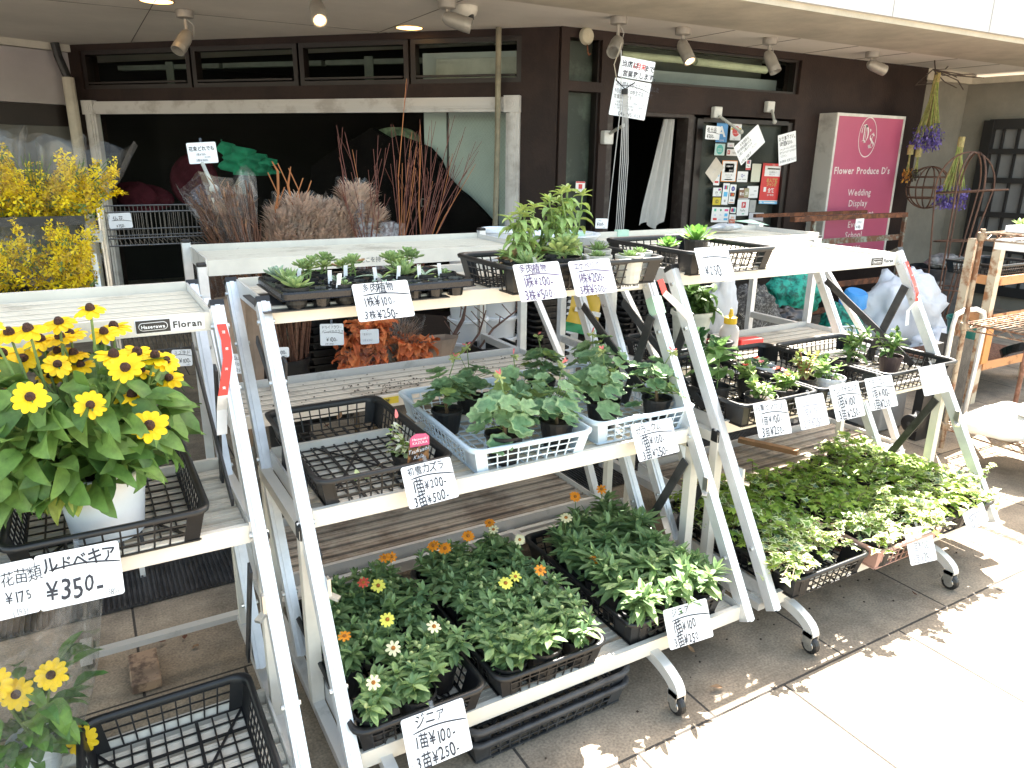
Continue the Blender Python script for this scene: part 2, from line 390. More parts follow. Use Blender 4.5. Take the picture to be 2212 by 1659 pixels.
# shop interior
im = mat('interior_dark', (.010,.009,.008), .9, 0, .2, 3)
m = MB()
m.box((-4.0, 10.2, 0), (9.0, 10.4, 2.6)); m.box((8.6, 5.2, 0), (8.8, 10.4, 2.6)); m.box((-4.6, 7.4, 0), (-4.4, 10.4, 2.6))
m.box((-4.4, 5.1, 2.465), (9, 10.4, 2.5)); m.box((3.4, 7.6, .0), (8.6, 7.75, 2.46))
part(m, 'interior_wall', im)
m = MB()      # pale partition seen through the right of the display window
m.add([LW(.35, .25, -.34), LW(1.22, .25, -.34), LW(1.22, 2.3, -.34), LW(.35, 2.3, -.34)], [(0,1,2,3)])
m.add([LW(.35, .25, -.36), LW(1.22, .25, -.36), LW(1.22, 2.3, -.36), LW(.35, 2.3, -.36)], [(3,2,1,0)])
part(m, 'partition', mat('pale_partition', (.50,.55,.52), .7, 0, .06, 2))
m = MB(); lbox(m, 1.0, 1.016, .25, 1.9, -.339, -.33); lbox(m, .56, .575, .25, 1.9, -.339, -.33)
part(m, 'partition_frame', brown_f)
# transom windows of the left wall
w = MB()
segs = [(.2835, 1.18), (1.2, 2.16), (2.18, 3.2), (3.22, 4.36)]
for i, (a, b) in enumerate(segs):
    w = MB()
    lbox(w, a, b, 2.04, 2.075, -.09, -.012); lbox(w, a, b, 2.325, 2.36, -.09, -.012)
    lbox(w, a, a+.04, 2.075, 2.325, -.09, -.012); lbox(w, b-.04, b, 2.075, 2.325, -.09, -.012)
    lbox(w, a+.05, b-.05, 2.085, 2.1, -.04, -.002); 
    fr = part(w, 'transom_window', brown_f)
    p = MB(); p.add([LW(a+.04,2.075,-.05),LW(b-.04,2.075,-.05),LW(b-.04,2.325,-.05),LW(a+.04,2.325,-.05)], [(0,1,2,3)])
    g_ = p.build('pane', glass, fr)
    p = MB()   # tube lamp housings and beams inside the room
    lbox(p, a+.02, b, 2.24, 2.28, -.5, -.42); lbox(p, a+.2, b, 2.12, 2.15, -.9, -.8)
    if i == 0: lbox(p, a+.08, b-.1, 2.08, 2.25, -.3, -.28)
    if i in (1,3): lbox(p, a+.5, a+.58, 2.1, 2.3, -.41, -.40)
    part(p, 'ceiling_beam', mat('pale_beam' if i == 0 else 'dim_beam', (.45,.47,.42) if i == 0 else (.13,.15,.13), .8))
# white moulded frame
m = MB()
fw = mat('white_frame_paint', (.56,.54,.525), .55, 0, .12, 4, .2, 50, col2=(.40,.37,.35), vs2=.36)
for (a, b, z0, z1) in ((.2835,.39,.10,1.83),(4.25,4.37,.10,1.83)):
    lbox(m, a, b, z0, z1, -.02, .030); lbox(m, a+.022, b-.022, z0, z1, .030, .042); lbox(m, a+.04, b-.04, z0, z1, .042, .050)
lbox(m, .39, 4.25, 1.83, 1.935, -.02, .030); lbox(m, .39, 4.25, 1.855, 1.91, .030, .042); lbox(m, .39, 4.25, 1.87, 1.895, .042, .050)
for a in (.28, 4.25):
    lbox(m, a, a+.12, 1.826, 1.944, -.02, .058)
    for r, o in ((.045,.062),(.03,.068),(.014,.075)):
        c = LW(a+.06, 1.885, o); pts = [c + LD*(r*math.cos(t*math.pi/8)) + Vector((0,0,r*math.sin(t*math.pi/8))) for t in range(16)]
        m.prism(pts, LN*0, LN*-.012)
dw = part(m, 'display_window_frame', fw)
p = MB(); p.add([LW(.39,.22,-.01),LW(4.25,.22,-.01),LW(4.25,1.83,-.01),LW(.39,1.83,-.01)], [(0,1,2,3)])
p.build('pane', glass, dw)
# wire mesh inside the pale glass panel
p = MB()
for k in range(-60, 60):
    s0 = .39 + k*.03
    for sg in (1, -1):
        a = (s0, .3); L_ = 1.5
        pts = []
        x0, z0, x1, z1 = s0, .3, s0+sg*.75*1.53, 1.83
        # clip to s in (.39,.99)
        def cl(x0,z0,x1,z1):
            t0, t1 = 0, 1; dx = x1-x0
            if abs(dx) < 1e-6: return None
            ta, tb = (.40-x0)/dx, (.985-x0)/dx
            if ta > tb: ta, tb = tb, ta
            t0, t1 = max(0, ta), min(1, tb)
            return None if t0 >= t1 else (x0+dx*t0, z0+(z1-z0)*t0, x0+dx*t1, z0+(z1-z0)*t1)
        c = cl(x0,z0,x1,z1)
        if c: p.bar(LW(c[0],c[1],-.33), LW(c[2],c[3],-.33), .0012, .0012, LN)
p.build('wire_mesh', mat('mesh_wire', (.33,.37,.35), .5, .3), dw)
# sidelight, door and glass door on the right wall
m = MB(); m.box((3.283,WY+.03,.55),(3.30,WY+.1,1.98)); m.box((3.56,WY+.03,.55),(3.577,WY+.1,1.98)); m.box((3.30,WY+.03,.55),(3.56,WY+.1,.57))
m.box((3.283,WY+.03,2.05),(3.30,WY+.1,2.345)); m.box((3.56,WY+.03,2.05),(3.577,WY+.1,2.345))
sl_ = part(m, 'sidelight_window', brown_f)
p = MB(); p.quad((3.3,WY+.06,.57),(3.56,WY+.06,.57),(3.56,WY+.06,1.98),(3.3,WY+.06,1.98)); p.quad((3.3,WY+.06,2.05),(3.56,WY+.06,2.05),(3.56,WY+.06,2.345),(3.3,WY+.06,2.345))
p.build('pane', glass, sl_)
p = MB(); p.quad((3.285,WY+.12,.5),(3.575,WY+.12,.5),(3.575,WY+.12,2.34),(3.285,WY+.12,2.34)); p.build('frosted_sheet', mat('frost_green', (.10,.115,.095), .6, 0, .3, 2.5, col2=(.04,.045,.038), vs2=.45), sl_)
m = MB(); m.box((3.757,WY+.03,2.075),(3.79,WY+.1,2.352)); m.box((5.72,WY+.03,2.07),(5.76,WY+.1,2.352)); m.box((3.79,WY+.03,2.07),(5.72,WY+.1,2.09)); m.box((3.79,WY+.03,2.335),(5.72,WY+.1,2.352))
tw = part(m, 'transom_window', brown_f, label='wide transom window over the shop door')
p = MB(); p.quad((3.79,WY+.06,2.09),(5.72,WY+.06,2.09),(5.72,WY+.06,2.335),(3.79,WY+.06,2.335)); p.build('pane', glass, tw)
p = MB(); p.quad((3.7,WY+.3,2.0),(5.8,WY+.3,2.0),(5.8,WY+.3,2.21),(3.7,WY+.3,2.21)); p.build('grey_sheet', mat('inner_grey', (.33,.37,.38), .7, 0, .1, 2), tw)
p = MB(); p.quad((3.7,WY+.5,2.2),(5.8,WY+.5,2.2),(5.8,WY+.5,2.4),(3.7,WY+.5,2.4)); p.build('back_sheet', mat('inner_green', (.13,.14,.115), .8, 0, .1, 2), tw)
p = MB(); p.tube([(3.8,WY+.2,2.29),(4.62,WY+.2,2.292)], .028, 10); p.tube([(4.66,WY+.17,2.285),(5.5,WY+.17,2.272)], .032, 10); p.tube([(4.62,WY+.18,2.29),(4.66,WY+.18,2.288)], .02, 8)
p.build('rolled_blind', mat('blind_green', (.52,.56,.40), .6), tw)
m = MB(); m.box((3.655,WY+.02,.0),(3.72,WY+.16,1.86)); m.box((4.50,WY+.02,0),(4.56,WY+.16,1.86)); m.box((3.72,WY+.02,1.83),(4.50,WY+.16,1.86))
dr = part(m, 'door_frame', mat('worn_frame', (.03,.02,.017), .6, 0, .2, 14, .2, 50, col2=(.055,.045,.04), vs2=.38))
m = MB(); m.bar((3.73,WY+.2,.9),(3.86,WY+.85,.9), .035, 1.8); m.bar((3.745,WY+.24,1.2),(3.855,WY+.8,1.2), .05, .9)
m.build('door_leaf', mat('brown_wood_door', (.075,.05,.035), .5, 0, .2, 12), dr)
m = MB(); m.box((4.60,WY+.02,.3),(4.67,WY+.12,1.83)); m.box((5.70,WY+.02,.3),(5.76,WY+.12,1.83)); m.box((4.67,WY+.02,1.805),(5.70,WY+.12,1.84)); m.box((4.67,WY+.02,.3),(5.70,WY+.12,.42))
gd = part(m, 'glass_door', brown_f)
p = MB(); p.quad((4.67,WY+.06,.42),(5.70,WY+.06,.42),(5.70,WY+.06,1.805),(4.67,WY+.06,1.805)); p.build('pane', glass, gd)
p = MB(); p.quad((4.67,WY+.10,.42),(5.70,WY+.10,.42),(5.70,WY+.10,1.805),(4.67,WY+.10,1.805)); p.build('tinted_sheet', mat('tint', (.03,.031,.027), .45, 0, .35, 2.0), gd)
m = MB(); m.box((4.562,WY+.04,0),(4.598,WY+.1,1.84))
part(m, 'sliding_panel', brown_f)
# left neighbour bay seen beside the pier
Lp = onZ(140, 97, CZ); Lq = onZ(0, 80, CZ); ld = (Lq-Lp).normalized(); Lr = Lp + ld*1.6; Lp = Lp + ld*(-.02)
NB = Vector((ld.y, -ld.x, 0)); NB = NB if NB.dot(-Lp) > 0 else -NB
def bay(mb, z0, z1, th=.12, off=0):
    nn = Vector((ld.y, -ld.x, 0)); nn = nn if nn.dot(-Lp) > 0 else -nn
    a, b = Lp+nn*off, Lr+nn*off
    mb.prism([Vector((a.x,a.y,z0)), Vector((b.x,b.y,z0)), Vector((b.x,b.y,z0))-nn*th, Vector((a.x,a.y,z0))-nn*th], (0,0,0), (0,0,z1-z0))
m = MB(); bay(m, 0, 1.72); part(m, 'side_wall', mat('bay_glass', (.11,.11,.10), .5, 0, .15, 2), label='dull grey glazed bay left of the display window')
m = MB(); bay(m, 1.722, 1.90, .1, .01); part(m, 'lintel', brown_f)
m = MB(); bay(m, 1.905, 2.345, .1, .015); part(m, 'signboard_panel', mat('pale_panel', (.40,.37,.37), .5, 0, .06, 3))
m = MB(); bay(m, 2.35, CZ-.001, .14, .05); part(m, 'lintel', mat('cream_beam', (.52,.49,.42), .6, 0, .1, 4))
# ================================================================== racks
def deck(parent, x0, x1, yf, yb, zt, rail=.045, sm=None, rm=None, nsl=6, sides=True):
    d = MB()
    d.box((x0, yf, zt-rail), (x1, yf+.016, zt)); 
    d.box((x0, yb-.014, zt-rail+.01), (x1, yb, zt+.012))
    dk = d.build('deck', rm or rail_m, parent)
    if sides:
        e = MB(); e.box((x0-.006, yf+.001, zt-rail+.002), (x0-.0005, yb-.001, zt+.008)); e.build('side_plate', alu, dk)
        e = MB(); e.box((x1+.0005, yf+.001, zt-rail+.002), (x1+.006, yb-.001, zt+.008)); e.build('side_plate', alu, dk)
    s = MB(); w = (yb-yf-.034)/nsl
    for i in range(nsl):
        a = yf+.018+i*w
        s.box((x0+.001, a+.003, zt-.03), (x1-.001, a+w-.015, zt-.014))
        for q in (.02, .34, .62): s.box((x0+.001, a+.003+w*q, zt-.014), (x1-.001, a+.003+w*q+.005, zt-.0118))
    s.box((x0+.15, yf+.02, zt-.042), (x0+.175, yb-.02, zt-.031)); s.box((x1-.175, yf+.02, zt-.042), (x1-.15, yb-.02, zt-.031))
    s.build('slats', sm or slat_m, dk)
    return dk
def caster(parent, x, y):
    c = MB(); c.lathe([(.001,-.012),(.022,-.012),(.029,-.008),(.030,0),(.029,.008),(.022,.012),(.001,.012)], (x, y, .030), 16, axis='x')
    w = c.build('caster', blackp, parent, smooth=False)
    c = MB(); c.lathe([(.001,-.0135),(.017,-.0135),(.018,-.012)], (x,y,.030), 12, axis='x'); c.lathe([(.001,.0135),(.017,.0135),(.018,.012)], (x,y,.030), 12, axis='x')
    c.box((x-.019,y-.012,.035),(x-.014,y+.02,.075)); c.box((x+.014,y-.012,.035),(x+.019,y+.02,.075)); c.box((x-.019,y-.012,.062),(x+.019,y+.024,.075))
    c.build('hub', steel, w)
SL = .59
def rack(label, x0, x1, yo=0.0, badge=True, cin=(.08,-.42), redtag=True, left=True, right=True, sm=None, low=0.0):
    """three-step folding flower rack; y of the bottom front edge = 1.37 + yo"""
    t = thing('flower_rack', label, 'flower rack', (0, 0, 0), 0, 'aluminium step racks for plants')
    Y = lambda z: 1.37+yo+SL*(z-.15)
    for zt, dp, n in ((.172,.50,7),(.665,.44,6),(1.125,.45,6)):
        yf = Y(zt-.02)+.002+(low if zt < .2 else 0); dp += (.06 if low and zt < .2 else 0)
        deck(t, x0+.036, x1-.036, yf+(.001), yf+dp, zt, nsl=n, sm=sm)
    for side, X in ((0, x0+.0165), (1, x1-.0165)):
        if (side == 0 and not left) or (side == 1 and not right): continue
        sx = 1 if side == 0 else -1
        for (dy, z0, z1, nm) in ((0, .128, 1.135, 'front_leg'), (.46, .15, 1.12, 'rear_leg')):
            m = MB(); a = Vector((X, Y(z0)+dy, z0)); b = Vector((X, Y(z1)+dy, z1)); up = Vector((0,-1,SL))
            m.bar(a, b, .031, .036, up); m.bar(a.lerp(b,.0)+Vector((0,-.018,.008)), b+Vector((0,-.018,.008)), .012, .004, up)
            lg = m.build(nm, alu_leg, t)
            m = MB(); dd = (b-a).normalized(); m.bar(b-dd*.003, b+dd*.012, .034, .039, up); m.build('end_cap', blackp, lg)
            for zz in (.30,.64,.95,1.09):
                m = MB(); c = Vector((X, Y(zz)+dy, zz)); m.lathe([(.001,-.022),(.006,-.022),(.007,-.017),(.007,.017),(.006,.022),(.001,.022)], c, 8, axis='x')
                m.build('bolt', steel, lg)
        # capped support post with beams and curved caster feet
        m = MB(); yp = 1.66+yo; xo = X + sx*-.005
        m.bar((xo, yp, .11), (xo, yp, .63), .032, .032, (0,1,0)); 
        m.bar((xo, yp+.017, .615), (xo, yp+.46, .605), .030, .034); m.bar((xo, yp+.44, .11), (xo, yp+.44, .588), .026, .026, (0,1,0))
        po = m.build('support_post', rail_m, t)
        m = MB(); m.cbox((xo-.0175, yp-.0175, .60), (xo+.0175, yp+.0175, .645), .004); m.build('post_cap', blackp, po)
        m = MB(); m.bar((xo, 1.40+yo, .118), (xo, 2.15+yo, .118), .03, .026)
        m.build('base_rail', alu, t)
        for fy, dr_ in ((1.42+yo, -1), (2.13+yo, 1)):
            m = MB(); pts = []
            xc = X+cin[side]
            lo = []
            for k in range(15):
                an = R(90)*k/14; c_ = Vector((xc, fy+dr_*(.155*math.sin(an)), .065+.062*math.cos(an))); nn = Vector((0, dr_*.062*math.sin(an)*1.6+dr_*.02, .155*math.cos(an)+.02)).normalized()
                lo.append([c_+Vector((sx_*.015,0,0))+nn*q*.016 for sx_, q in ((-1,-1),(1,-1),(1,1),(-1,1))])
            ringskin(m, lo); m.add(lo[0], [(0,1,2,3)]); m.add(lo[-1], [(3,2,1,0)])
            m.bar((xc, fy+.02, .1285), (X, fy+.02, .1285), .028, .018)
            m.build('caster_arm', alu, t)
            caster(t, xc, fy+dr_*.155)
        # black folding braces
        m = MB(); xb = X+sx*.028
        m.bar((xb, Y(1.0)+.0, 1.0), (xb, Y(.62)+.36, .60), .006, .034, (0,1,0)); m.bar((xb+sx*.007, Y(.97)+.40, .97), (xb+sx*.007, Y(.70)+.08, .68), .006, .03, (0,1,0))
        m.bar((xb, Y(.60)+.02, .56), (xb, 1.86+yo, .17), .006, .03, (0,1,0))
        m.build('folding_brace', blackp2, t)
        # hook
        m = MB(); zz = .50; m.bar((X+sx*.02, Y(zz)-.012, zz+.035), (X+sx*.02, Y(zz)-.012, zz-.012), .008, .02, (0,1,0)); m.bar((X+sx*.02, Y(zz)-.012, zz-.012), (X+sx*.04, Y(zz)-.03, zz-.02), .016, .008)
        m.build('hook', steel, t)
    # badge
    if badge:
        zc = 1.125-.022; y = Y(1.105)+.0035; xr = x1-.05; 
        m = MB(); m.quad((xr-.155,y-.001,zc-.017),(xr,y-.001,zc-.017),(xr,y-.001,zc+.017),(xr-.155,y-.001,zc+.017))
        bd = m.build('maker_badge', card_m, t)
        m = MB(); y2 = y-.0022
        m.quad((xr-.153,y2,zc-.015),(xr-.078,y2,zc-.015),(xr-.078,y2,zc+.015),(xr-.153,y2,zc+.015), 0)
        ov = []; 
        for r_, mi, yy in ((1.0,1,.0006),(.86,0,.0012)):
            pts = []
            for k in range(20):
                an = 2*math.pi*k/20; pts.append((xr-.1155+ (.022 if math.cos(an)>0 else -.022)+ .010*r_*math.cos(an) , y2-yy, zc+.010*r_*math.sin(an)))
            m.add(pts, [tuple(range(20))], mi)
        text(m, 'Hasegawa', (xr-.1155, y2-.0016, zc-.0045), (1,0,0), (0,0,1), (0,0,0), .0115, 0, .03, 1, 'c')
        text(m, 'Floran', (xr-.039, y2, zc-.0085), (1,0,0), (0,0,1), (0,0,0), .0225, 0, .03, 0, 'c')
        m.build('lettering', [mat('badge_ink', (.03,.03,.03), .4), card_m], bd)
    if redtag:
        X = x1-.0165; z = 1.10; 
        m = MB(); 
        P = [Vector((X, Y(z)-.028, z)), Vector((X+.004, Y(z-.03)-.030, z-.035)), Vector((X+.0, Y(z-.07)-.034, z-.075)), Vector((X-.016, Y(z-.1)-.05, z-.12)), Vector((X-.026, Y(z-.1)-.06, z-.155))]
        Q = [Vector((X-.028, Y(z)-.09, z-.20)), Vector((X-.035, Y(z)-.10, z-.26))]
        def ribbon(P, w, mi):
            vs = []; 
            for p in P: vs += [p-Vector((w,0,0)), p+Vector((w,0,0))]
            m.add(vs, [(2*i,2*i+2,2*i+3,2*i+1) for i in range(len(P)-1)], mi)
        ribbon(P, .011, 0); ribbon([P[-1]]+Q, .012, 1)
        for i in range(4): 
            p = P[i].lerp(P[i+1], .5)+Vector((0,-.002,0)); text(m, '注意'[i%2], p+Vector((-.004,0,-.003)), (1,0,0), (0,0,1), (0,0,0), .008, 0, .02, 1)
        m.build('warning_tag', [mat('tag_red', (.62,.05,.03), .5), card_m], t)
    return t
rack_A = rack('aluminium step rack at the left edge holding the big yellow coneflower pot', -1.0, .287, low=-.235)
rack_B = rack('middle aluminium step rack with zinnias below, geraniums in the middle and succulents on top', .365, 1.657, redtag=False, cin=(.08,-.36))
rack_C = rack('right hand aluminium step rack in full sun with ivy trays on its lowest deck', 1.742, 3.035)
# two straight step racks against the shop
def back_rack(label, x0, x1, y0, script=True):
    t = thing('back_rack', label, 'flower rack', (0,0,0), 0, 'weathered step racks behind')
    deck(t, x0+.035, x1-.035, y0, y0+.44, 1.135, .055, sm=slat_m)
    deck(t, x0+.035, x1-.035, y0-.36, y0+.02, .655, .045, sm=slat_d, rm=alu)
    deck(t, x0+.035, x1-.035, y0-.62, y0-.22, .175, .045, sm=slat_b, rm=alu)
    m = MB(); m.box((x0+.036, y0-.66, .10), (x1-.036, y0-.64, .14)); m.build('lower_rail', alu, t)
    for X in (x0+.0165, x1-.0165):
        for y, z1 in ((y0+.018, 1.115), (y0+.42, 1.16)):
            m = MB(); m.bar((X, y, .08), (X, y, z1), .032, .032, (0,1,0)); lg = m.build('post', alu_leg, t)
            m = MB(); m.cbox((X-.0175,y-.0175,z1-.004),(X+.0175,y+.0175,z1+.012),.004); m.build('post_cap', blackp, lg)
        m = MB(); m.bar((X, y0-.64, .125), (X, y0+.44, .125), .03, .035); m.bar((X, y0-.36, .632), (X, y0+.4, .632), .026, .034); m.bar((X, y0-.35, .62), (X, y0-.62, .14), .028, .028, (1,0,0))
        m.bar((X, y0-.02, 1.0), (X+.0, y0-.34, .66), .022, .024, (1,0,0))
        m.build('side_frame', alu, t)
        for y in (y0-.60, y0+.40): caster(t, X+(.04 if X < (x0+x1)/2 else -.04), y)
    if script:
        m = MB(); text(m, '操作時はここを持つこと', ((x0+x1)/2-.06, y0-.0015, 1.098), (1,0,0), (0,0,1), (0,0,0), .023, 0, .005, 0, 'c', rnd=random.Random(1))
        m.build('printed_note', mat('grey_print', (.14,.14,.13), .6), t)
        m = MB(); m.box((x0+.50, y0-.3615, .622), (x0+.60, y0-.3605, .648)); n_ = m.build('yellow_label', mat('label_yellow', (.75,.6,.05), .5), t)
        m = MB(); text(m, '操作時', (x0+.505, y0-.3622, .627), (1,0,0), (0,0,1), (0,0,0), .02, 0, .01, 0, rnd=random.Random(1)); m.build('printed_note', ink, n_)
    return t
brack1 = back_rack('weathered step rack behind the middle rack with empty brown decks', .345, 1.715, 2.84)
brack2 = back_rack('weathered step rack behind the right rack with a green taped edge', 2.02, 3.39, 2.62, False)
# ================================================================== trays, pots, plants
_TR = {}
def basket_mesh(key, L, W_, H, mt, nx, ny, nz=3, ins=.018, floorn=(9,14)):
    """open mesh tray: rolled rim, slotted sides, grid floor. origin at centre of floor"""
    if key in _TR: return _TR[key]
    rim = MB(); r = .035
    o = [rrect(L, W_, r, H-.010), rrect(L+.004, W_+.004, r, H), rrect(L-.006, W_-.006, r, H+.003), rrect(L-.020, W_-.020, r, H+.002), rrect(L-.026, W_-.026, r, H-.006), rrect(L-.028, W_-.028, r, H-.016)]
    ringskin(rim, o)
    side = MB(); Lt, Wt = L-.026, W_-.026; Lb, Wb = L-2*ins-.02, W_-2*ins-.02
    def wall(ax, sgn):
        n = nx if ax == 0 else ny; tl, bl = (Lt, Lb) if ax == 0 else (Wt, Wb); to, bo = (Wt/2, Wb/2) if ax == 0 else (Lt/2, Lb/2)
        def P(t, s):   # t 0..1 along, s 0..1 height
            w = bl+(tl-bl)*s; q = (t-.5)*w; o_ = bo+(to-bo)*s; z = .004+(H-.014)*s
            return (q, sgn*o_, z) if ax == 0 else (sgn*o_, q, z)
        m0, m1 = .09, .91
        if ax == 1: m0, m1 = .14, .86
        for a, b in ((0, m0), (m1, 1)):
            side.add([P(a,0), P(b,0), P(b,1), P(a,1)], [(0,1,2,3)])
        up = (0, sgn, 0) if ax == 0 else (sgn, 0, 0)
        for k in range(nz+1):
            s = .0+k/nz*1.0; s = min(s, .97); side.bar(P(m0, s), P(m1, s), .0032, .003, up)
        for k in range(n+1):
            t = m0+(m1-m0)*k/n; side.bar(P(t, 0), P(t, 1), .0038, .003, up)
    for ax in (0, 1):
        for sgn in (-1, 1): wall(ax, sgn)
    fl = MB(); n1, n2 = floorn
    for k in range(n1+1):
        x = -Lb/2+Lb*k/n1; fl.bar((x, -Wb/2, .003), (x, Wb/2, .003), .004 if k % 3 else .008, .004)
    for k in range(n2+1):
        y = -Wb/2+Wb*k/n2; fl.bar((-Lb/2, y, .0035), (Lb/2, y, .0035), .004 if k % 4 else .008, .0035)
    for a in (1, -1):
        fl.bar((-Lb/2*.98, -a*Wb/2*.98, .0025), (Lb/2*.98, a*Wb/2*.98, .0025), .006, .0035)
    _TR[key] = (rim.mesh('rim', mt, True), side.mesh('side_wall', mt), fl.mesh('floor_grid', mt)); return _TR[key]
def basket(name, label, loc, L=.37, W_=.60, H=.085, mt=None, rz=0, nx=9, ny=15, group='mesh plant trays', nz=3, floorn=(9,14), cat='plant tray'):
    mt = mt or blackp
    me = basket_mesh((L, W_, H, mt.name, nx, ny), L, W_, H, mt, nx, ny, nz, floorn=floorn)
    t = thing(name, label, cat, loc, rz, group)
    for k in me: link(k.name.split('.')[0], k, t)
    return t
# ---- pots
def pot_mesh(r, h, taper=.74, sq=False, n=18, rim=.004, bands=0):
    m = MB(); pr = [(r*taper*.98, 0.0)]
    if bands:
        for k in range(bands*2+1):
            t = k/(bands*2); pr.append((r*(taper+(1-taper)*t)+(.0016 if k % 2 else 0), h*.92*t))
    pr += [(r*.965, h-.008), (r+rim, h-.0075), (r+rim, h), (r-.002, h), (r*.93, h-.012)]
    m.lathe([(.0005, 0)]+pr, n=n); return m
def soil_mesh(r, h, n=14, rnd=None):
    m = MB(); rnd = rnd or random
    vs = [(0,0,h+.002)]; fs = []
    for ring, rr in ((0, r*.5), (1, r)):
        for k in range(n):
            a = 2*math.pi*k/n; vs.append((rr*math.cos(a), rr*math.sin(a), h+rnd.uniform(-.002,.003)))
    for k in range(n): j = (k+1) % n; fs.append((0, 1+k, 1+j)); fs.append((1+k, 1+n+k, 1+n+j, 1+j))
    m.add(vs, fs); return m
# ---- leaves
def frame(d, up=(0,0,1)):
    d = Vector(d).normalized(); s = d.cross(Vector(up))
    if s.length < 1e-3: s = Vector((1,0,0))
    s.normalize(); return d, s, s.cross(d).normalized()
SHP = {
 'lance': [(0,.12),(.22,.75),(.45,1),(.72,.72),(1,0)],
 'ovate': [(0,.25),(.18,.9),(.38,1),(.66,.72),(.86,.34),(1,0)],
 'obov': [(0,.2),(.35,.55),(.68,1),(.88,.85),(1,.2)],
 'strap': [(0,.8),(.5,1),(.85,.7),(1,.15)],
 'succ': [(0,.5),(.4,.9),(.7,1),(.9,.6),(1,.05)],
 'petal': [(0,.35),(.4,.95),(.75,1),(.93,.65),(1,.2)],
 'needle': [(0,.6),(.5,1),(1,.1)],
}
def leaf(m, o, d, L, w, shape='lance', curl=.5, fold=.25, up=(0,0,1), mi=0, thick=0, wave=0, rnd=random, roll=0):
    d, s, n = frame(d, up); o = Vector(o)
    if roll: 
        ca, sa = math.cos(roll), math.sin(roll); s, n = s*ca+n*sa, n*ca-s*sa
    vs = []; fs = []; P = SHP[shape]; a = 0; p = o.copy(); lt = 0
    for i, (t, ww) in enumerate(P):
        dt = (t-lt)*L; lt = t; a = curl*t*1.0
        dd = d*math.cos(a)-n*math.sin(a); nn = n*math.cos(a)+d*math.sin(a)
        p = p+dd*dt; hw = w/2*ww; wv = rnd.uniform(-wave, wave)*w
        vs += [p-s*hw*math.cos(fold)+nn*(hw*math.sin(fold)+wv), p, p+s*hw*math.cos(fold)+nn*(hw*math.sin(fold)-wv)]
        if thick: vs.append(p-nn*thick*(ww if i else .5)*w)
    k = 4 if thick else 3
    for i in range(len(P)-1):
        a0, b0 = i*k, (i+1)*k
        fs += [(a0, a0+1, b0+1, b0), (a0+1, a0+2, b0+2, b0+1)]
        if thick: fs += [(a0, b0, b0+3, a0+3), (a0+2, a0+3, b0+3, b0+2)]
    m.add(vs, fs, mi)
def roundleaf(m, o, nrm, r, mi=0, mi2=None, rnd=random, lob=7, cup=.25, ang=0):
    """round scalloped geranium leaf with a paler edge"""
    n, a, b = Vector(nrm).normalized(), None, None; a = n.orthogonal().normalized(); b = n.cross(a); o = Vector(o)
    K = lob*4; V = [o]; 
    for rr, ring in ((.42, 0), (.78, 1), (1.0, 2)):
        for k in range(K):
            t = ang+R(18)+ (2*math.pi-R(36))*k/(K-1)
            sc = rr*(1+(.10*math.cos(lob*t*1.0) if ring else 0)); z = cup*r*rr*rr*(1) + (rnd.uniform(-.06,.06)*r if ring == 2 else 0)+(.05*r*math.sin(lob*t) if ring else 0)
            V.append(o+a*(r*sc*math.cos(t))+b*(r*sc*math.sin(t))+n*z)
    f = [(0, 1+k, 2+k) for k in range(K-1)]; g = [(1+k, 1+K+k, 2+K+k, 2+k) for k in range(K-1)]; h = [(1+K+k, 1+2*K+k, 2+2*K+k, 2+K+k) for k in range(K-1)]
    bidx = len(m.v); m.add(V, f+g, mi); 
    if m.M is None: m.f.extend([tuple(i+bidx for i in q) for q in h]); m.m.extend([mi if mi2 is None else mi2]*len(h))
def ivyleaf(m, o, d, L, mi, mi2=None, up=(0,0,1), rnd=random, curl=.3):
    d, s, n = frame(d, up); o = Vector(o)
    out = [(0,0),(-.10,.38),(.22,.26),(.30,.62),(.50,.26),(1.0,0)]
    P = []; 
    def pt(x, y, k=1): return o+d*(x*L)+s*(y*L*k)+n*(-curl*L*(x*x+y*y*.8)+.06*L*(abs(y)))
    L_ = [pt(x, -y) for x, y in out]; R_ = [pt(x, y) for x, y in out[1:-1]]; c = pt(.32, 0)
    V = L_+R_+[c]; ci = len(V)-1
    ring = [0, 1, 2, 3, 4, 5, 9, 8, 7, 6]
    m.add(V, [(ring[i], ring[(i+1) % 10], ci) for i in range(10)], mi)
    if mi2 is not None:
        V2 = [c+(v-c)*.62+n*.0006 for v in V[:-1]]+[c+n*.0009]; m.add(V2, [(ring[i], ring[(i+1) % 10], ci) for i in range(10)], mi2)
def gm(name, c, tr=.25, ro=.5, v=.25): return mat(name, c, ro, 0, v, 35, .12, 90, trans=tr, spec=.4)
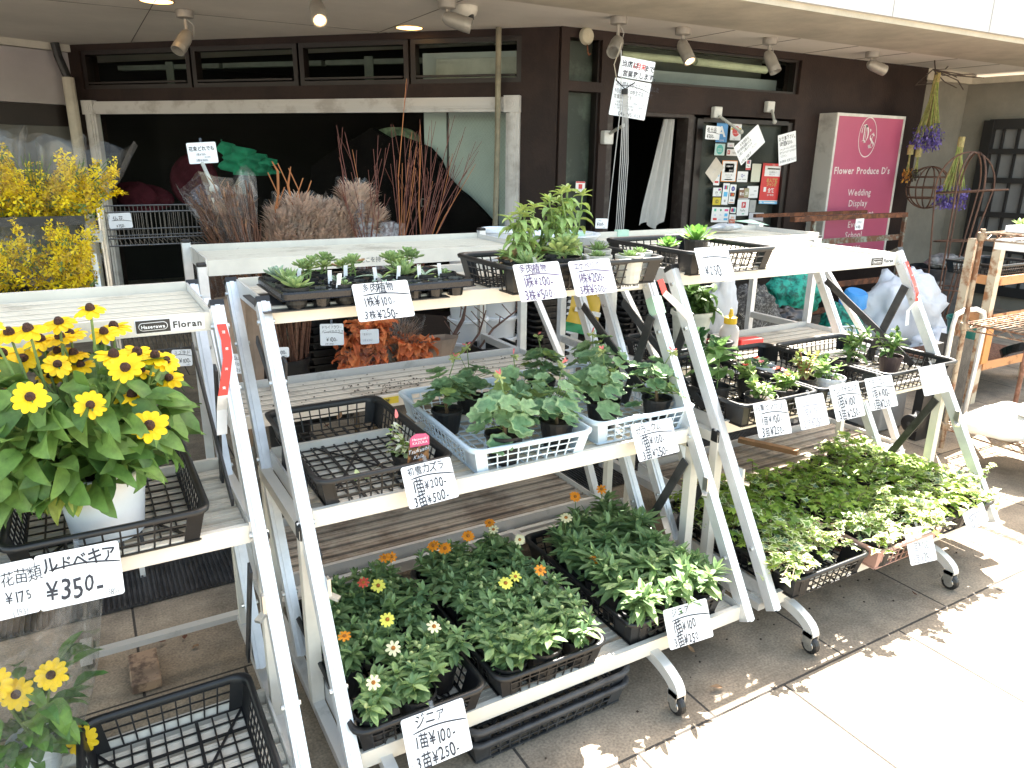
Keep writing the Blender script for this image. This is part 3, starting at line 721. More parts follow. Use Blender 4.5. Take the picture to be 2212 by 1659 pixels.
G = dict(
 z1=gm('leaf_zinnia_a', (.16,.26,.10), .32), z2=gm('leaf_zinnia_b', (.22,.33,.12), .32), z3=gm('leaf_zinnia_c', (.12,.21,.09), .32), z4=gm('leaf_zinnia_pale', (.30,.42,.18), .35),
 r1=gm('leaf_cone_a', (.115,.22,.045)), r2=gm('leaf_cone_b', (.15,.26,.06)), r3=gm('leaf_cone_c', (.075,.16,.04)), r4=gm('leaf_cone_yellow', (.30,.36,.07)),
 g1=gm('leaf_ger_a', (.13,.25,.12)), g2=gm('leaf_ger_b', (.19,.31,.14)), g3=gm('leaf_ger_edge', (.25,.37,.18)), g4=gm('leaf_ger_yellow', (.28,.36,.10)),
 i1=gm('leaf_ivy_a', (.17,.29,.045), .4), i2=gm('leaf_ivy_b', (.32,.45,.07), .45), i3=gm('leaf_ivy_cream', (.62,.68,.34), .35), i4=gm('leaf_ivy_grey', (.15,.24,.14)),
 s1=gm('succ_a', (.30,.42,.17), .2, .45), s2=gm('succ_b', (.38,.47,.16), .2, .45), s3=gm('succ_blue', (.36,.47,.34), .15, .5), s4=gm('succ_red', (.42,.26,.14), .12, .45),
 st=gm('stem_green', (.16,.24,.07), .1), sb=gm('stem_brown', (.16,.10,.05), 0),
 k1=gm('leaf_kal_a', (.05,.13,.05), .15, .35), k2=gm('leaf_kal_b', (.09,.19,.065), .15, .35),
 b1=gm('leaf_beg_a', (.20,.32,.07), .3, .35), b2=gm('leaf_beg_b', (.30,.40,.12), .3, .35),
)
fl_or = gm('petal_orange', (.85,.30,.02), .2, .6, .12); fl_ye = gm('petal_yellow', (.85,.78,.12), .2, .6, .08); fl_cr = gm('petal_cream', (.85,.78,.48), .2, .6, .06)
fl_rd = gm('petal_red', (.70,.10,.06), .2, .6, .12); fl_gold = gm('petal_gold', (.90,.60,.008), .2, .55, .12); cone = mat('cone_brown', (.05,.02,.012), .9, 0, .5, 200, 1, 300)
cen = mat('flower_centre', (.35,.13,.02), .9, 0, .5, 300); pinkb = gm('bud_pink', (.75,.22,.22), .1); yelb = gm('bud_green', (.42,.48,.20), .1)
def bloom(m, o, nrm, r, np_, mi, ci, rnd=random, droop=.35, w=.5, dome=.3, shape='petal', two=False):
    n = Vector(nrm).normalized(); a = n.orthogonal().normalized(); b = n.cross(a); o = Vector(o); a0 = rnd.uniform(0, 6)
    for lay in range(2 if two else 1):
        for k in range(np_):
            t = a0+2*math.pi*(k+.5*lay)/np_+rnd.uniform(-.08,.08); d = a*math.cos(t)+b*math.sin(t)
            leaf(m, o+d*r*.12+n*.0008*lay, d+n*.1, r*(.9-.15*lay)*rnd.uniform(.88,1.08), r*w, shape, droop*rnd.uniform(.5,1.5), .12, n, mi, rnd=rnd)
    V = [o+n*(r*dome)]; K = 10
    for rr, z in ((.16, .9), (.27, .5), (.29, .05)):
        for k in range(K):
            t = 2*math.pi*k/K; V.append(o+(a*math.cos(t)+b*math.sin(t))*r*rr+n*(r*dome*z))
    f = [(0, 1+k, 1+(k+1) % K) for k in range(K)]
    for q in range(2): f += [(1+q*K+k, 1+(q+1)*K+k, 1+(q+1)*K+(k+1) % K, 1+q*K+(k+1) % K) for k in range(K)]
    m.add(V, f, ci)
def rdir(rnd, el0, el1, az=None):
    az = rnd.uniform(0, 2*math.pi) if az is None else az; el = R(rnd.uniform(el0, el1))
    return Vector((math.cos(az)*math.cos(el), math.sin(az)*math.cos(el), math.sin(el)))
PR, PH = .047, .085     # small seedling pot
def mk_pot(parent, mt=None, r=PR, h=PH, n=18, lvl=.80, bands=0, rim=.0015, taper=.74):
    p = pot_mesh(r, h, taper, n=n, rim=rim, bands=bands).build('pot', mt or potblack, parent, smooth=False); 
    soil_mesh(r*.92, h*lvl).build('soil', soil, p); return p
def bushy(m, rnd, h0, nst, hh, spread, L, w, shape, mis, nodes=5, curl=.6, stem=4, opp=True, rstem=.0016, elv=(-5,45), wave=.03, rad=.02):
    tips = []
    for i in range(nst):
        az = rnd.uniform(0, 6.28); r0 = rnd.uniform(0, rad); b = Vector((r0*math.cos(az), r0*math.sin(az), h0)); 
        sp = spread*rnd.uniform(.2, 1); top = b+Vector((math.cos(az)*sp, math.sin(az)*sp, hh*rnd.uniform(.65, 1.05)))
        mid = b.lerp(top, .5)+Vector((0,0,hh*.10)); m.tube([b, mid, top], [rstem*1.3, rstem, rstem*.8], 4, stem, cap=False)
        for k in range(nodes):
            t = (k+1)/nodes; p = b.lerp(mid, t*2) if t < .5 else mid.lerp(top, t*2-1); a = rnd.uniform(0, 6.28)
            for q in range(2 if opp else 1):
                d = rdir(rnd, *elv, az=a+q*math.pi+rnd.uniform(-.3,.3)); sc = rnd.uniform(.7, 1.1)*(1 if k < nodes-1 else .75)
                leaf(m, p, d, L*sc, w*sc, shape, curl*rnd.uniform(.3, 1.3), rnd.uniform(.1,.35), mi=rnd.choice(mis), wave=wave, rnd=rnd)
        for q in range(3): leaf(m, top, rdir(rnd, 35, 75), L*.55, w*.55, shape, .2, .3, mi=rnd.choice(mis), rnd=rnd)
        tips.append(top)
    return tips
# ---- plant kinds: each returns a root Empty parked under the ground of the camera's view until placed
def zinnia(seed, big=False, flower=None, label='', group=''):
    rnd = random.Random(seed); t = thing('zinnia_plant', label, 'potted plant', (0,0,0), 0, group); mk_pot(t)
    m = MB(); L, w = (.078,.026) if big else (.050,.020)
    tips = bushy(m, rnd, PH*.78, 6 if big else 8, .085 if big else .075, .052, L, w, 'lance', [0,1,2,0,1,3], nodes=6 if big else 7, curl=.7)
    m.build('foliage', [G['z1'],G['z2'],G['z3'],G['z4'],G['st']], t)
    for k in range(2 if not big else 1):
        m = MB(); b = rnd.choice(tips)+Vector((rnd.uniform(-.02,.02), rnd.uniform(-.02,.02), .008)); m.ball(b, .0055, 7, 5, 0, (1,1,1.1)); m.tube([b-Vector((0,0,.02)), b], .0011, 4, 1)
        m.build('bud', [yelb, G['st']], t)
    if flower:
        for (dx, dy, z, mt_) in flower:
            f = MB(); bloom(f, (dx, dy, z), (rnd.uniform(-.4,.1), -.45+rnd.uniform(-.3,.2), .8), rnd.uniform(.017,.021), rnd.choice([8,10,11]), 0, 1, rnd, .25, .42, .28); f.tube([(dx*.3,dy*.3,.09),(dx*.8,dy*.8,z*.8),(dx,dy,z-.001)], .0013, 4, 2)
            f.build('flower', [mt_, cen, G['st']], t)
    return t
def ivy(seed, light=.5, label='', group='', trail=True):
    rnd = random.Random(seed); t = thing('ivy_plant', label, 'potted plant', (0,0,0), 0, group); mk_pot(t, n=14)
    m = MB()
    for i in range(15):
        az = rnd.uniform(0, 6.28); b = Vector((.015*math.cos(az), .015*math.sin(az), PH*.8)); sp = rnd.uniform(.02, .085); z = rnd.uniform(.01, .075) if sp < .06 else rnd.uniform(-.01,.045)
        top = b+Vector((sp*math.cos(az), sp*math.sin(az), z)); mid = b.lerp(top, .5)+Vector((0,0,.025)); m.tube([b, mid, top], .0011, 3, 4, cap=False)
        for k in range(5):
            tt = (k+1)/5; p = b.lerp(mid, tt*2) if tt < .5 else mid.lerp(top, tt*2-1)
            d = rdir(rnd, -15, 35); cream = rnd.random() < light; ivyleaf(m, p+d*.008, d, rnd.uniform(.022,.036), 2 if cream else rnd.choice([0,1,1]), rnd.choice([0,3,1]) if cream else None, rnd=rnd, up=(rnd.uniform(-.4,.4),rnd.uniform(-.6,.2),1))
    m.build('foliage', [G['i1'],G['i2'],G['i3'],G['i4'],G['sb']], t); return t
def geranium(seed, label='', group=''):
    rnd = random.Random(seed); t = thing('geranium_plant', label, 'potted plant', (0,0,0), 0, group); mk_pot(t, r=.050, h=.078)
    m = MB(); m.tube([(0,0,.06),(.004,.003,.11),(.0,.006,.145)], [.006,.005,.003], 6, 3)
    for i in range(27):
        z0 = rnd.uniform(.078,.145); az = i*2.4+rnd.uniform(-.3,.3); el = R(rnd.uniform(-25, 60)); L = rnd.uniform(.035,.09)
        e = Vector((0,.003,z0))+Vector((math.cos(az)*math.cos(el), math.sin(az)*math.cos(el), math.sin(el)))*L
        m.tube([(0,.003,z0), e], .0012, 4, 4, cap=False); n = Vector((math.cos(az)*.45, math.sin(az)*.45-.25, 1)); yl = rnd.random() < .05
        roundleaf(m, e, n, rnd.uniform(.022,.038), 5 if yl else rnd.choice([0,1]), 2 if not yl else 5, rnd, ang=az)
    m.build('foliage', [G['g1'],G['g2'],G['g3'],G['sb'],G['st'],G['g4']], t)
    f = MB(); top = Vector((rnd.uniform(-.03,.03), rnd.uniform(-.03,.02), .235+rnd.uniform(-.02,.02))); f.tube([(0,.003,.15), Vector((top.x*.4, top.y*.4, .19)), top], [.0022,.0018,.0014], 5, 1)
    for k in range(9): leaf(f, top, rdir(rnd, -35, 60), .021, .0075, 'succ', .3, .6, mi=0, thick=.5, rnd=rnd)
    for k in range(2): leaf(f, top+Vector((0,0,.008)), rdir(rnd, 20, 70), .019, .006, 'succ', .1, .6, mi=2, thick=.5, rnd=rnd)
    f.build('flower_bud', [yelb, G['st'], pinkb], t); return t
def rosette(m, rnd, o, r, n, mi, el=(5,70), shape='succ', w=.34, thick=.28, tipmi=None):
    for k in range(n):
        t = k/n; az = k*2.4; e = el[0]+(el[1]-el[0])*t; d = rdir(rnd, e-4, e+4, az)
        leaf(m, Vector(o)+d*r*.08, d, r*(1-.45*t)*rnd.uniform(.9,1.1), r*w, shape, -.25, .35, mi=mi if tipmi is None or rnd.random() > .12 else tipmi, thick=thick, rnd=rnd)
def succulent(seed, kind, label, group, r=.036, potmt=None, pr=.040, ph=.045):
    rnd = random.Random(seed); t = thing('succulent_plant', label, 'potted plant', (0,0,0), 0, group); mk_pot(t, potmt, r=pr, h=ph, lvl=.85, bands=3)
    m = MB(); z = ph*.85
    if kind == 'ros': rosette(m, rnd, (0,0,z+.006), r, 16, 0)
    elif kind == 'long': rosette(m, rnd, (0,0,z+.008), r*1.4, 22, 0, (10,80), 'lance', .22, .25)
    elif kind == 'sedum':
        for k in range(3):
            b = Vector((rnd.uniform(-.015,.015), rnd.uniform(-.015,.015), z)); tp = b+Vector((rnd.uniform(-.015,.015), rnd.uniform(-.015,.015), .028+.01*k)); m.tube([b,tp], .0022, 5, 2); rosette(m, rnd, tp, r*.85, 12, 0 if k else 1, (0,65), 'obov', .4, .3, 3 if seed % 4 == 0 else None)
            for q in range(4): leaf(m, b.lerp(tp, .25+.2*q), rdir(rnd, 5, 30), r*.55, r*.2, 'obov', .1, .3, mi=0, thick=.3, rnd=rnd)
    elif kind == 'wide':
        for k in range(9): leaf(m, (0,0,z), rdir(rnd, 8, 60, k*.72+rnd.random()*.3), r*1.8*rnd.uniform(.8,1.15), r*.42, 'ovate', .75, .35, mi=rnd.choice([0,1]), thick=.1, rnd=rnd)
    elif kind == 'small': rosette(m, rnd, (0,0,z+.004), r*.7, 6, 0, (5,60), 'obov', .5, .3, 3)
    m.build('foliage', [G['s1'] if seed % 3 else G['s3'],G['s2'],G['st'],G['s4']], t)
    return t
# ================================================================== goods on the front racks
ZB, ZM, ZT = .1622, .6552, 1.1152
TG = 'black and white mesh trays on the racks'
T_b1 = basket('mesh_tray', 'black mesh tray of zinnias at the left end of the middle rack lowest deck', (.555,1.652,ZB), L=.345, W_=.60, group=TG)
T_b2 = basket('mesh_tray', 'black mesh tray of zinnias in the centre of the middle rack lowest deck', (.925,1.652,ZB), L=.345, W_=.60, group=TG)
T_b3 = basket('mesh_tray', 'black mesh tray of tall leafy zinnias at the right end of the middle rack', (1.375,1.672,ZB), L=.38, W_=.60, group=TG)
T_m1 = basket('mesh_tray', 'nearly empty black mesh tray holding one variegated creeper and its pink tag', (.60,1.955,ZM), L=.37, W_=.60, group=TG)
T_m2 = basket('mesh_tray', 'pale blue mesh tray of geraniums next to the nearly empty black tray', (1.05,1.965,ZM), L=.40, W_=.62, H=.08, mt=paleblue, rz=R(-2), group=TG)
T_m3 = basket('mesh_tray', 'pale blue mesh tray of geraniums by the right leg of the middle rack', (1.474,1.99,ZM), L=.40, W_=.62, H=.08, mt=paleblue, rz=R(-1), group=TG)
T_t2 = basket('mesh_tray', 'black mesh tray on the middle rack top holding tall succulents and grey pots', (1.335,2.01,ZT), L=.58, W_=.37, nx=15, ny=9, floorn=(14,9), group=TG)
T_c1 = basket('mesh_tray', 'black mesh tray on the right rack top with two leafy rosettes in it', (1.99,2.13,ZT), L=.42, W_=.50, group=TG)
T_cm1 = basket('mesh_tray', 'black mesh tray with sunflower and begonia seedlings on the right rack', (1.965,1.885,ZM), L=.37, W_=.60, group=TG)
T_cm2 = basket('mesh_tray', 'black mesh tray with impatiens and kalanchoe on the middle deck of the right rack', (2.345,1.885,ZM), L=.37, W_=.60, group=TG)
T_cm3 = basket('mesh_tray', 'black mesh tray with two pepper seedlings at the far right end of the right rack', (2.775,1.87,ZM), L=.46, W_=.55, nx=12, group=TG)
T_cb1 = basket('mesh_tray', 'black mesh tray of ivy with an empty front corner on the right rack lowest deck', (1.975,1.62,ZB), L=.375, W_=.62, group=TG)
T_cb2 = basket('mesh_tray', 'terracotta pink mesh tray of ivy between two black trays', (2.365,1.605,ZB), L=.37, W_=.62, mt=pinkp, group=TG)
T_cb3 = basket('mesh_tray', 'black mesh tray of ivy at the far right end of the right rack lowest deck', (2.765,1.64,ZB), L=.385, W_=.62, mt=blackp2, group=TG)
T_a1 = basket('mesh_tray', 'black mesh tray under the big white coneflower pot', (-.03,1.945,ZM), L=.40, W_=.62, group=TG)
T_a2 = basket('mesh_tray', 'black mesh tray at the left edge of the photo beside the coneflower pot', (-.45,1.945,ZM), L=.40, W_=.62, group=TG)
T_a3 = basket('mesh_tray', 'empty black mesh tray on the lowest deck of the left rack', (.03,1.405,ZB), L=.38, W_=.60, group=TG)
T_r1 = basket('mesh_tray', 'black mesh tray on the back rack deck half hidden behind the leaning legs', (2.27,2.44,.645), L=.38, W_=.34, group=TG)
T_f1 = basket('floor_tray', 'dusty black mesh tray lying on the paving, lower of two under the middle rack', (.93,1.54,.004), L=.52, W_=.38, H=.075, mt=blackp2, nx=13, ny=8, floorn=(13,9), rz=R(1), group='stacked trays on the paving')
T_f2 = basket('floor_tray', 'dusty black mesh tray stacked on another tray on the paving under the middle rack', (.93,1.54,.045), L=.52, W_=.38, H=.075, mt=blackp2, nx=13, ny=8, floorn=(13,9), rz=R(1), group='stacked trays on the paving')
# ---- zinnias
protoS = [zinnia(s) for s in range(6)]; protoB = [zinnia(20+s, True) for s in range(4)]
protoI = [ivy(40+s, l) for s, l in enumerate((.15,.15,.3,.75,.85,.9))]
for p in protoS+protoB+protoI: p.location = (0,0,-50)
used = set(); rz_ = random.Random(5)
def place(proto, loc, label, sc=1.0, rz=None, group=None):
    rz = rz_.uniform(0, 6.28) if rz is None else rz
    if proto.name not in used:
        used.add(proto.name); o = proto; o.location = loc; o.rotation_euler = (0,0,rz); o.scale = (sc,sc,sc); o['label'] = label; o['group'] = group; return o
    return dup(proto, loc, rz, label, sc, group)
def grid(tray, nx, ny, L, W_, skip=()):
    out = []
    for j in range(ny):
        for i in range(nx):
            if (i, j) in skip: continue
            out.append((i, j, tray.location.x+(i-(nx-1)/2)*(L/nx), tray.location.y+(j-(ny-1)/2)*(W_/ny)))
    return out
FL = {('b1',0,0): ('a cream flower, alone at the front left corner of the left tray', [(.0,-.012,.165,fl_cr)]),
      ('b1',1,1): ('a small cream flower, second row of the left tray', [(-.02,0,.155,fl_cr)]),
      ('b1',2,1): ('a large cream flower facing up, right side of the left tray', [(-.01,.01,.178,fl_cr)]),
      ('b1',1,2): ('a lemon yellow flower in the middle of the left tray', [(.0,.0,.175,fl_ye)]),
      ('b1',0,2): ('an orange flower, third row at the left rim of the left tray', [(.0,.0,.165,fl_or)]),
      ('b1',1,4): ('a coral red flower and a yellow one, rear of the left tray', [(.0,.0,.18,fl_rd),(.036,-.02,.17,fl_ye)]),
      ('b1',0,5): ('an orange flower at the rear left corner of the left tray', [(.0,.0,.175,fl_or)]),
      ('b1',2,5): ('two orange flowers at the rear right corner of the left tray', [(.0,.0,.18,fl_or),(.03,.02,.165,fl_or)]),
      ('b2',1,2): ('two lemon yellow flowers in the middle of the centre tray', [(-.01,0,.175,fl_ye),(.028,.01,.18,fl_ye)]),
      ('b2',2,2): ('a vivid orange flower at the right of the centre tray', [(-.01,.0,.185,fl_or)]),
      ('b2',0,5): ('orange flowers at the rear left corner of the centre tray', [(.0,.0,.18,fl_or),(.03,-.02,.172,fl_or)]),
      ('b2',1,5): ('a salmon orange flower at the rear of the centre tray', [(.01,.0,.18,fl_or)]),
      ('b2',2,5): ('cream and orange flowers, rear right corner of the centre tray', [(.0,.0,.18,fl_cr),(.01,.045,.18,fl_or)]),
      ('b2',2,4): ('a pale yellow flower leaning out of the centre tray to the right', [(.045,.0,.175,fl_cr)]),
      ('b3',0,4): ('a cream flower on a long stalk in the right tray', [(.0,.0,.20,fl_cr)]),
      ('b3',1,5): ('an orange flower at the rear of the right tray', [(.0,.02,.20,fl_or)]),
      ('b3',2,5): ('a faded orange flower at the rear right corner of the right tray', [(.0,.02,.20,fl_or)]),
      ('b3',0,2): ('a small orange flower low at the left rim of the right tray', [(-.02,.0,.15,fl_or)])}
CO = ('left','middle','right'); RO = ('first','second','third','fourth','fifth','sixth')
for key, tr, L, W_, nx, ny, skip, big, nm in (('b1',T_b1,.325,.58,3,6,((2,0),(0,1)),False,'left'),('b2',T_b2,.325,.58,3,6,(),False,'centre'),('b3',T_b3,.355,.58,3,6,((0,5),),True,'right')):
    gname = 'flowerless zinnias packed in the %s tray of the middle rack lowest deck' % nm
    for i, j, x, y in grid(tr, nx, ny, L, W_, skip):
        z = ZB+.0065; x += rz_.uniform(-.005,.005); y += rz_.uniform(-.005,.005)
        f = FL.get((key, i, j))
        if f:
            o = zinnia(100+i*7+j*13+len(used), big, f[1], 'zinnia with '+f[0], 'zinnias in bloom'); o.location = (x, y, z)
        else:
            place(rz_.choice(protoB if big else protoS), (x, y, z), 'flowerless zinnia, %s column, %s row from the front, %s zinnia tray' % (CO[i], RO[j], nm), rz_.uniform(.92,1.12), None, gname)
for key, tr, L, W_, skip, ps, lab, lb2 in (('c1',T_cb1,.35,.60,((2,0),(1,0)),(0,2,3,4,3),'ivy seedling packed in the left black tray of the right rack lowest deck','left black tray'),
                           ('c2',T_cb2,.35,.60,(),(0,1,2,3,4,5),'ivy seedling packed in the terracotta pink tray','pink tray'),
                           ('c3',T_cb3,.36,.60,(),(0,0,1,2,2,3,5),'ivy seedling packed in the right black tray of the right rack lowest deck','far right black tray')):
    for i, j, x, y in grid(tr, 3, 6, L, W_, skip):
        front = j < 2; k = rz_.choice(ps[len(ps)//2:] if front else ps[:max(2, len(ps)//2)])
        place(protoI[k], (x, y, ZB+.0065), 'ivy seedling, %s column, %s row from the front, in the %s' % (CO[i], RO[j], lb2), rz_.uniform(1.0,1.25), None, lab.replace('seedling', 'seedlings'))
# cascading twig of cream ivy at the far right
m = MB(); rr = random.Random(3); b = Vector((2.90,1.42,.25)); tw_ = [b, Vector((2.96,1.41,.30)), Vector((3.0,1.40,.37))]; m.tube(tw_, .0012, 4, 4)
for k in range(8): ivyleaf(m, tw_[1].lerp(tw_[2], k/7), rdir(rr, -10, 50), .026, 2, 0, rnd=rr)
tag(m.build('ivy_sprig', [G['i1'],G['i2'],G['i3'],G['i4'],G['sb']]), 'cream ivy sprig standing up at the far right corner of the ivy trays', 'plant')
m = MB(); b = Vector((2.20,1.86,.24)); tw_ = [b, b+Vector((-.02,0,.07)), b+Vector((-.035,.0,.14))]; m.tube(tw_, .0014, 4, 4)
for k in range(9): ivyleaf(m, tw_[0].lerp(tw_[2], k/8), rdir(rr, -10, 50), .03, rr.choice([0,1]), None, rnd=rr)
tag(m.build('ivy_sprig', [G['i1'],G['i2'],G['i3'],G['i4'],G['sb']]), 'green ivy sprig rising above the rear of the ivy trays', 'plant')
# ---- geraniums
gl = [((.975,1.73),'geranium at the front left corner of the left pale blue tray'),((1.175,1.76),'geranium with a yellowing leaf at the front right of the left pale blue tray'),
      ((.93,2.02),'geranium with a red bud by the left rim of the left pale blue tray'),((1.06,2.12),'geranium at the rear middle of the left pale blue tray'),((1.13,1.93),'geranium in the centre of the left pale blue tray'),
      ((1.40,1.83),'large geranium at the front left of the right pale blue tray'),((1.60,1.80),'small geranium at the front right of the right pale blue tray'),
      ((1.37,2.16),'geranium at the rear left of the right pale blue tray'),((1.55,2.10),'geranium at the rear right of the right pale blue tray')]
for i, ((x, y), lb) in enumerate(gl):
    o = geranium(60+i, lb, 'geraniums in the pale blue trays'); o.location = (x, y, ZM+.006); o.rotation_euler = (0,0,i*1.3); s_ = (1.12,1.08,1,.95,1.0,1.15,1.0,1.0,1.05)[i]; o.scale = (s_,)*3
# ---- variegated creeper with tag
t = thing('creeper_plant', 'small variegated white and green creeper in the nearly empty black tray', 'potted plant', (.705,1.78,ZM+.006)); mk_pot(t, r=.05, h=.06, bands=3)
m = MB(); rr = random.Random(8)
for i in range(9):
    top = Vector((rr.uniform(-.075,.01), rr.uniform(-.03,.03), rr.uniform(.06,.16))); b = Vector((0,0,.05)); m.tube([b, b.lerp(top,.5)+Vector((0,0,.02)), top], .001, 3, 2)
    for k in range(7): leaf(m, b.lerp(top, (k+1)/7), rdir(rr, -20, 50), .026, .015, 'ovate', .5, .3, mi=rr.choice([0,0,1,3]), rnd=rr)
top = Vector((-.15,-.01,.01)); m.tube([(0,0,.05),(-.08,0,.045),top], .001, 3, 2)
for k in range(7): leaf(m, top+Vector((rr.uniform(-.03,.02),0,rr.uniform(0,.02))), rdir(rr,0,50), .022, .014, 'ovate', .4, .3, mi=rr.choice([0,1]), rnd=rr)
leaf(m, (-.035,0,.165), (0,0,1), .026, .012, 'ovate', .2, .5, mi=4)
m.build('foliage', [G['i3'],G['i1'],G['sb'],mat('leaf_white',(.62,.62,.48),.5,0,.1,trans=.2),pinkb], t)
m = MB(); m.prism([(-.03,-.052,.035),(.032,-.056,.035),(.037,-.05,.115),(-.018,-.048,.115)], (0,0,0), (0,.0012,0)); lb = m.build('plant_tag', mat('tag_leopard', (.45,.20,.07), .4, 0, .2, 40, col2=(.05,.03,.02), vs2=.44), t)
m = MB(); m.prism([(-.019,-.0507,.095),(.036,-.0527,.095),(.037,-.0507,.118),(.028,-.0497,.127),(.0,-.0487,.13),(-.012,-.0487,.124),(-.018,-.0487,.116)], (0,0,0), (0,-.0012,0), 0)
text(m, 'Hatsuyuki', (.009,-.0545,.113), (1,0,0), (0,0,1), (0,0,0), .010, 0, .01, 1, 'c'); text(m, 'KAZURA', (.009,-.0545,.102), (1,0,0), (0,0,1), (0,0,0), .010, 0, .01, 1, 'c')
for i, s_ in enumerate(('Tsukushi', 'Kala', 'Farm')): text(m, s_, (.004,-.0565,.080-.018*i), (1,0,.1), (0,0,1), (0,0,0), .016, .3, .0, 1, 'c', skew=.3)
m.build('lettering', [mat('tag_pink', (.72,.10,.22), .4), card_m], lb)
# ---- cell tray with small succulents
t = thing('cell_tray', 'black moulded cell tray of small succulents on the middle rack top', 'plant tray', (.69,2.03,ZT))
m = MB(); L, W_ = .54, .30; NX, NY = 8, 4; zt = .052
def celltop(m):
    nx_, ny_ = NX, NY; cw, ch = (L-.02)/nx_, (W_-.02)/ny_
    for i in range(nx_):
        for j in range(ny_):
            cx, cy = -L/2+.01+cw*(i+.5), -W_/2+.01+ch*(j+.5); K = 12; r = .029
            ring = [(cx+r*math.cos(2*math.pi*k/K+math.pi/4), cy+r*math.sin(2*math.pi*k/K+math.pi/4), zt) for k in range(K)]
            sq = []
            for k in range(K):
                a = 2*math.pi*k/K+math.pi/4; c_, s_ = math.cos(a), math.sin(a); q = max(abs(c_)/(cw/2), abs(s_)/(ch/2)); sq.append((cx+c_/q, cy+s_/q, zt))
            low = [(cx+r*.75*math.cos(2*math.pi*k/K+math.pi/4), cy+r*.75*math.sin(2*math.pi*k/K+math.pi/4), .004) for k in range(K)]
            m.add(sq+ring+low, [(k, (k+1)%K, K+(k+1)%K, K+k) for k in range(K)]+[(K+k, K+(k+1)%K, 2*K+(k+1)%K, 2*K+k) for k in range(K)]+[tuple(range(2*K, 3*K))])
celltop(m)
ringskin(m, [rrect(L-.02, W_-.02, .01, zt), rrect(L, W_, .015, zt+.001), rrect(L+.004, W_+.004, .016, zt-.004), rrect(L+.004, W_+.004, .016, zt-.018), rrect(L+.014, W_+.014, .018, zt-.020)])
gl_b = mat('glossy_black_plastic', (.014,.014,.016), .22, 0, .2, 30)
m.build('cell_sheet', gl_b, t)
m = MB(); m.box((-.315,-.13,.0008), (.20,.15,.0040)); tag(m.build('black_board', blackp2, None, loc=(.69,2.03,ZT)), 'thin black board under the cell tray, sticking out to the left', 'board')
cw, ch = (L-.02)/NX, (W_-.02)/NY
SU = [(0,0,'ros','pale blue green rosette succulent at the front left of the cell tray',.046),(0,1,'long','spiky light green succulent behind the pale rosette',.040),(0,3,'ros','blue green rosette succulent at the rear left corner of the cell tray',.042),
      (2,0,'small','tiny green succulent with two white labels at the front of the cell tray',.03),(1,2,'sedum','upright jade succulent with a blank white label',.036),(2,1,'small','single pink edged rosette low in its pot',.036),(2,3,'sedum','branching jade succulent at the rear of the cell tray',.036),
      (3,2,'sedum','red edged jade succulent near the middle of the cell tray',.038),(4,1,'wide','floppy broad leaved green succulent in the middle of the cell tray',.040),(5,2,'sedum','greyish tall jade succulent under the printed note',.042),
      (5,1,'long','large spiky green rosette right of the middle of the cell tray',.044),(6,1,'wide','broad leaved green succulent second from the right end of the cell tray',.036),(7,1,'small','small pale succulent at the right end of the cell tray',.030),(6,3,'sedum','tall grey green succulent at the rear right of the cell tray',.042)]
for n_, (i, j, kd, lb, r_) in enumerate(SU):
    o = succulent(n_+1, kd, lb, 'small succulents in the cell tray', r_, pr=.033, ph=.052); o.location = (.69-L/2+.01+cw*(i+.5), 2.03-W_/2+.01+ch*(j+.5), ZT+.008)
    if n_ in (3,4,5,7,8,10,11,12):
        m = MB(); a = rz_.uniform(-.2,.2); m.prism([(-.03,-.022,.045),(-.019,-.022,.045),(-.019+a*.03,-.026,.082),(-.030+a*.03,-.026,.082)], (0,0,0), (0,.001,0)); m.build('plant_label', card_m, o)
# ---- tall succulents and grey pots in the top basket
def tallsucc(seed, loc, n, hs, label):
    rr = random.Random(seed); t = thing('tall_succulent', label, 'potted plant', loc, 0, 'leggy succulents in the top basket'); mk_pot(t, r=.052, h=.085)
    m = MB()
    for i in range(n):
        az = rr.uniform(0, 6.28); b = Vector((.02*math.cos(az), .02*math.sin(az), .075)); tp = b+Vector((rr.uniform(-.05,.05), rr.uniform(-.03,.03), hs*rr.uniform(.8,1.1))); mid = b.lerp(tp,.5)+Vector((rr.uniform(-.01,.01),0,0)); m.tube([b,mid,tp], [.0034,.003,.0024], 6, 2)
        N = int(hs/.026)
        for k in range(N):
            p = b.lerp(mid, k/N*2) if k/N < .5 else mid.lerp(tp, k/N*2-1)
            for q in range(2): leaf(m, p, rdir(rr, 5, 25, rr.uniform(0,6.28)+q*math.pi), .056*rr.uniform(.8,1.2), .024, 'ovate', 1.5, .35, mi=rr.choice([0,1,0]), thick=.15, rnd=rr)
        for q in range(7): leaf(m, tp, rdir(rr, 15, 75, q*.9), .042, .014, 'ovate', .9, .35, mi=1, thick=.15, rnd=rr)
    for k in range(24): leaf(m, (0,0,.085), rdir(rr, -5, 40), .07, .020, 'lance', .3, .4, mi=rr.choice([1,1,3,0]), thick=.2, rnd=rr)
    m.build('foliage', [gm('succ_tall', (.40,.55,.20), .4, .4), gm('succ_tall2', (.46,.58,.20), .4, .4), G['st'], G['s4']], t)
tallsucc(1, (1.14,1.96,ZT+.006), 5, .15, 'leggy drooping succulent at the left of the top basket')
tallsucc(2, (1.25,2.04,ZT+.006), 4, .15, 'leggy succulent just behind the low yellow green sedum')
tallsucc(3, (1.335,1.98,ZT+.006), 6, .21, 'tallest leggy succulent with drooping green leaves')
o = succulent(31, 'sedum', 'low bushy yellow green sedum at the front of the top basket', 'leggy succulents in the top basket', .05, pr=.05, ph=.08); o.location = (1.27,1.90,ZT+.006); o.scale = (1.15,)*3
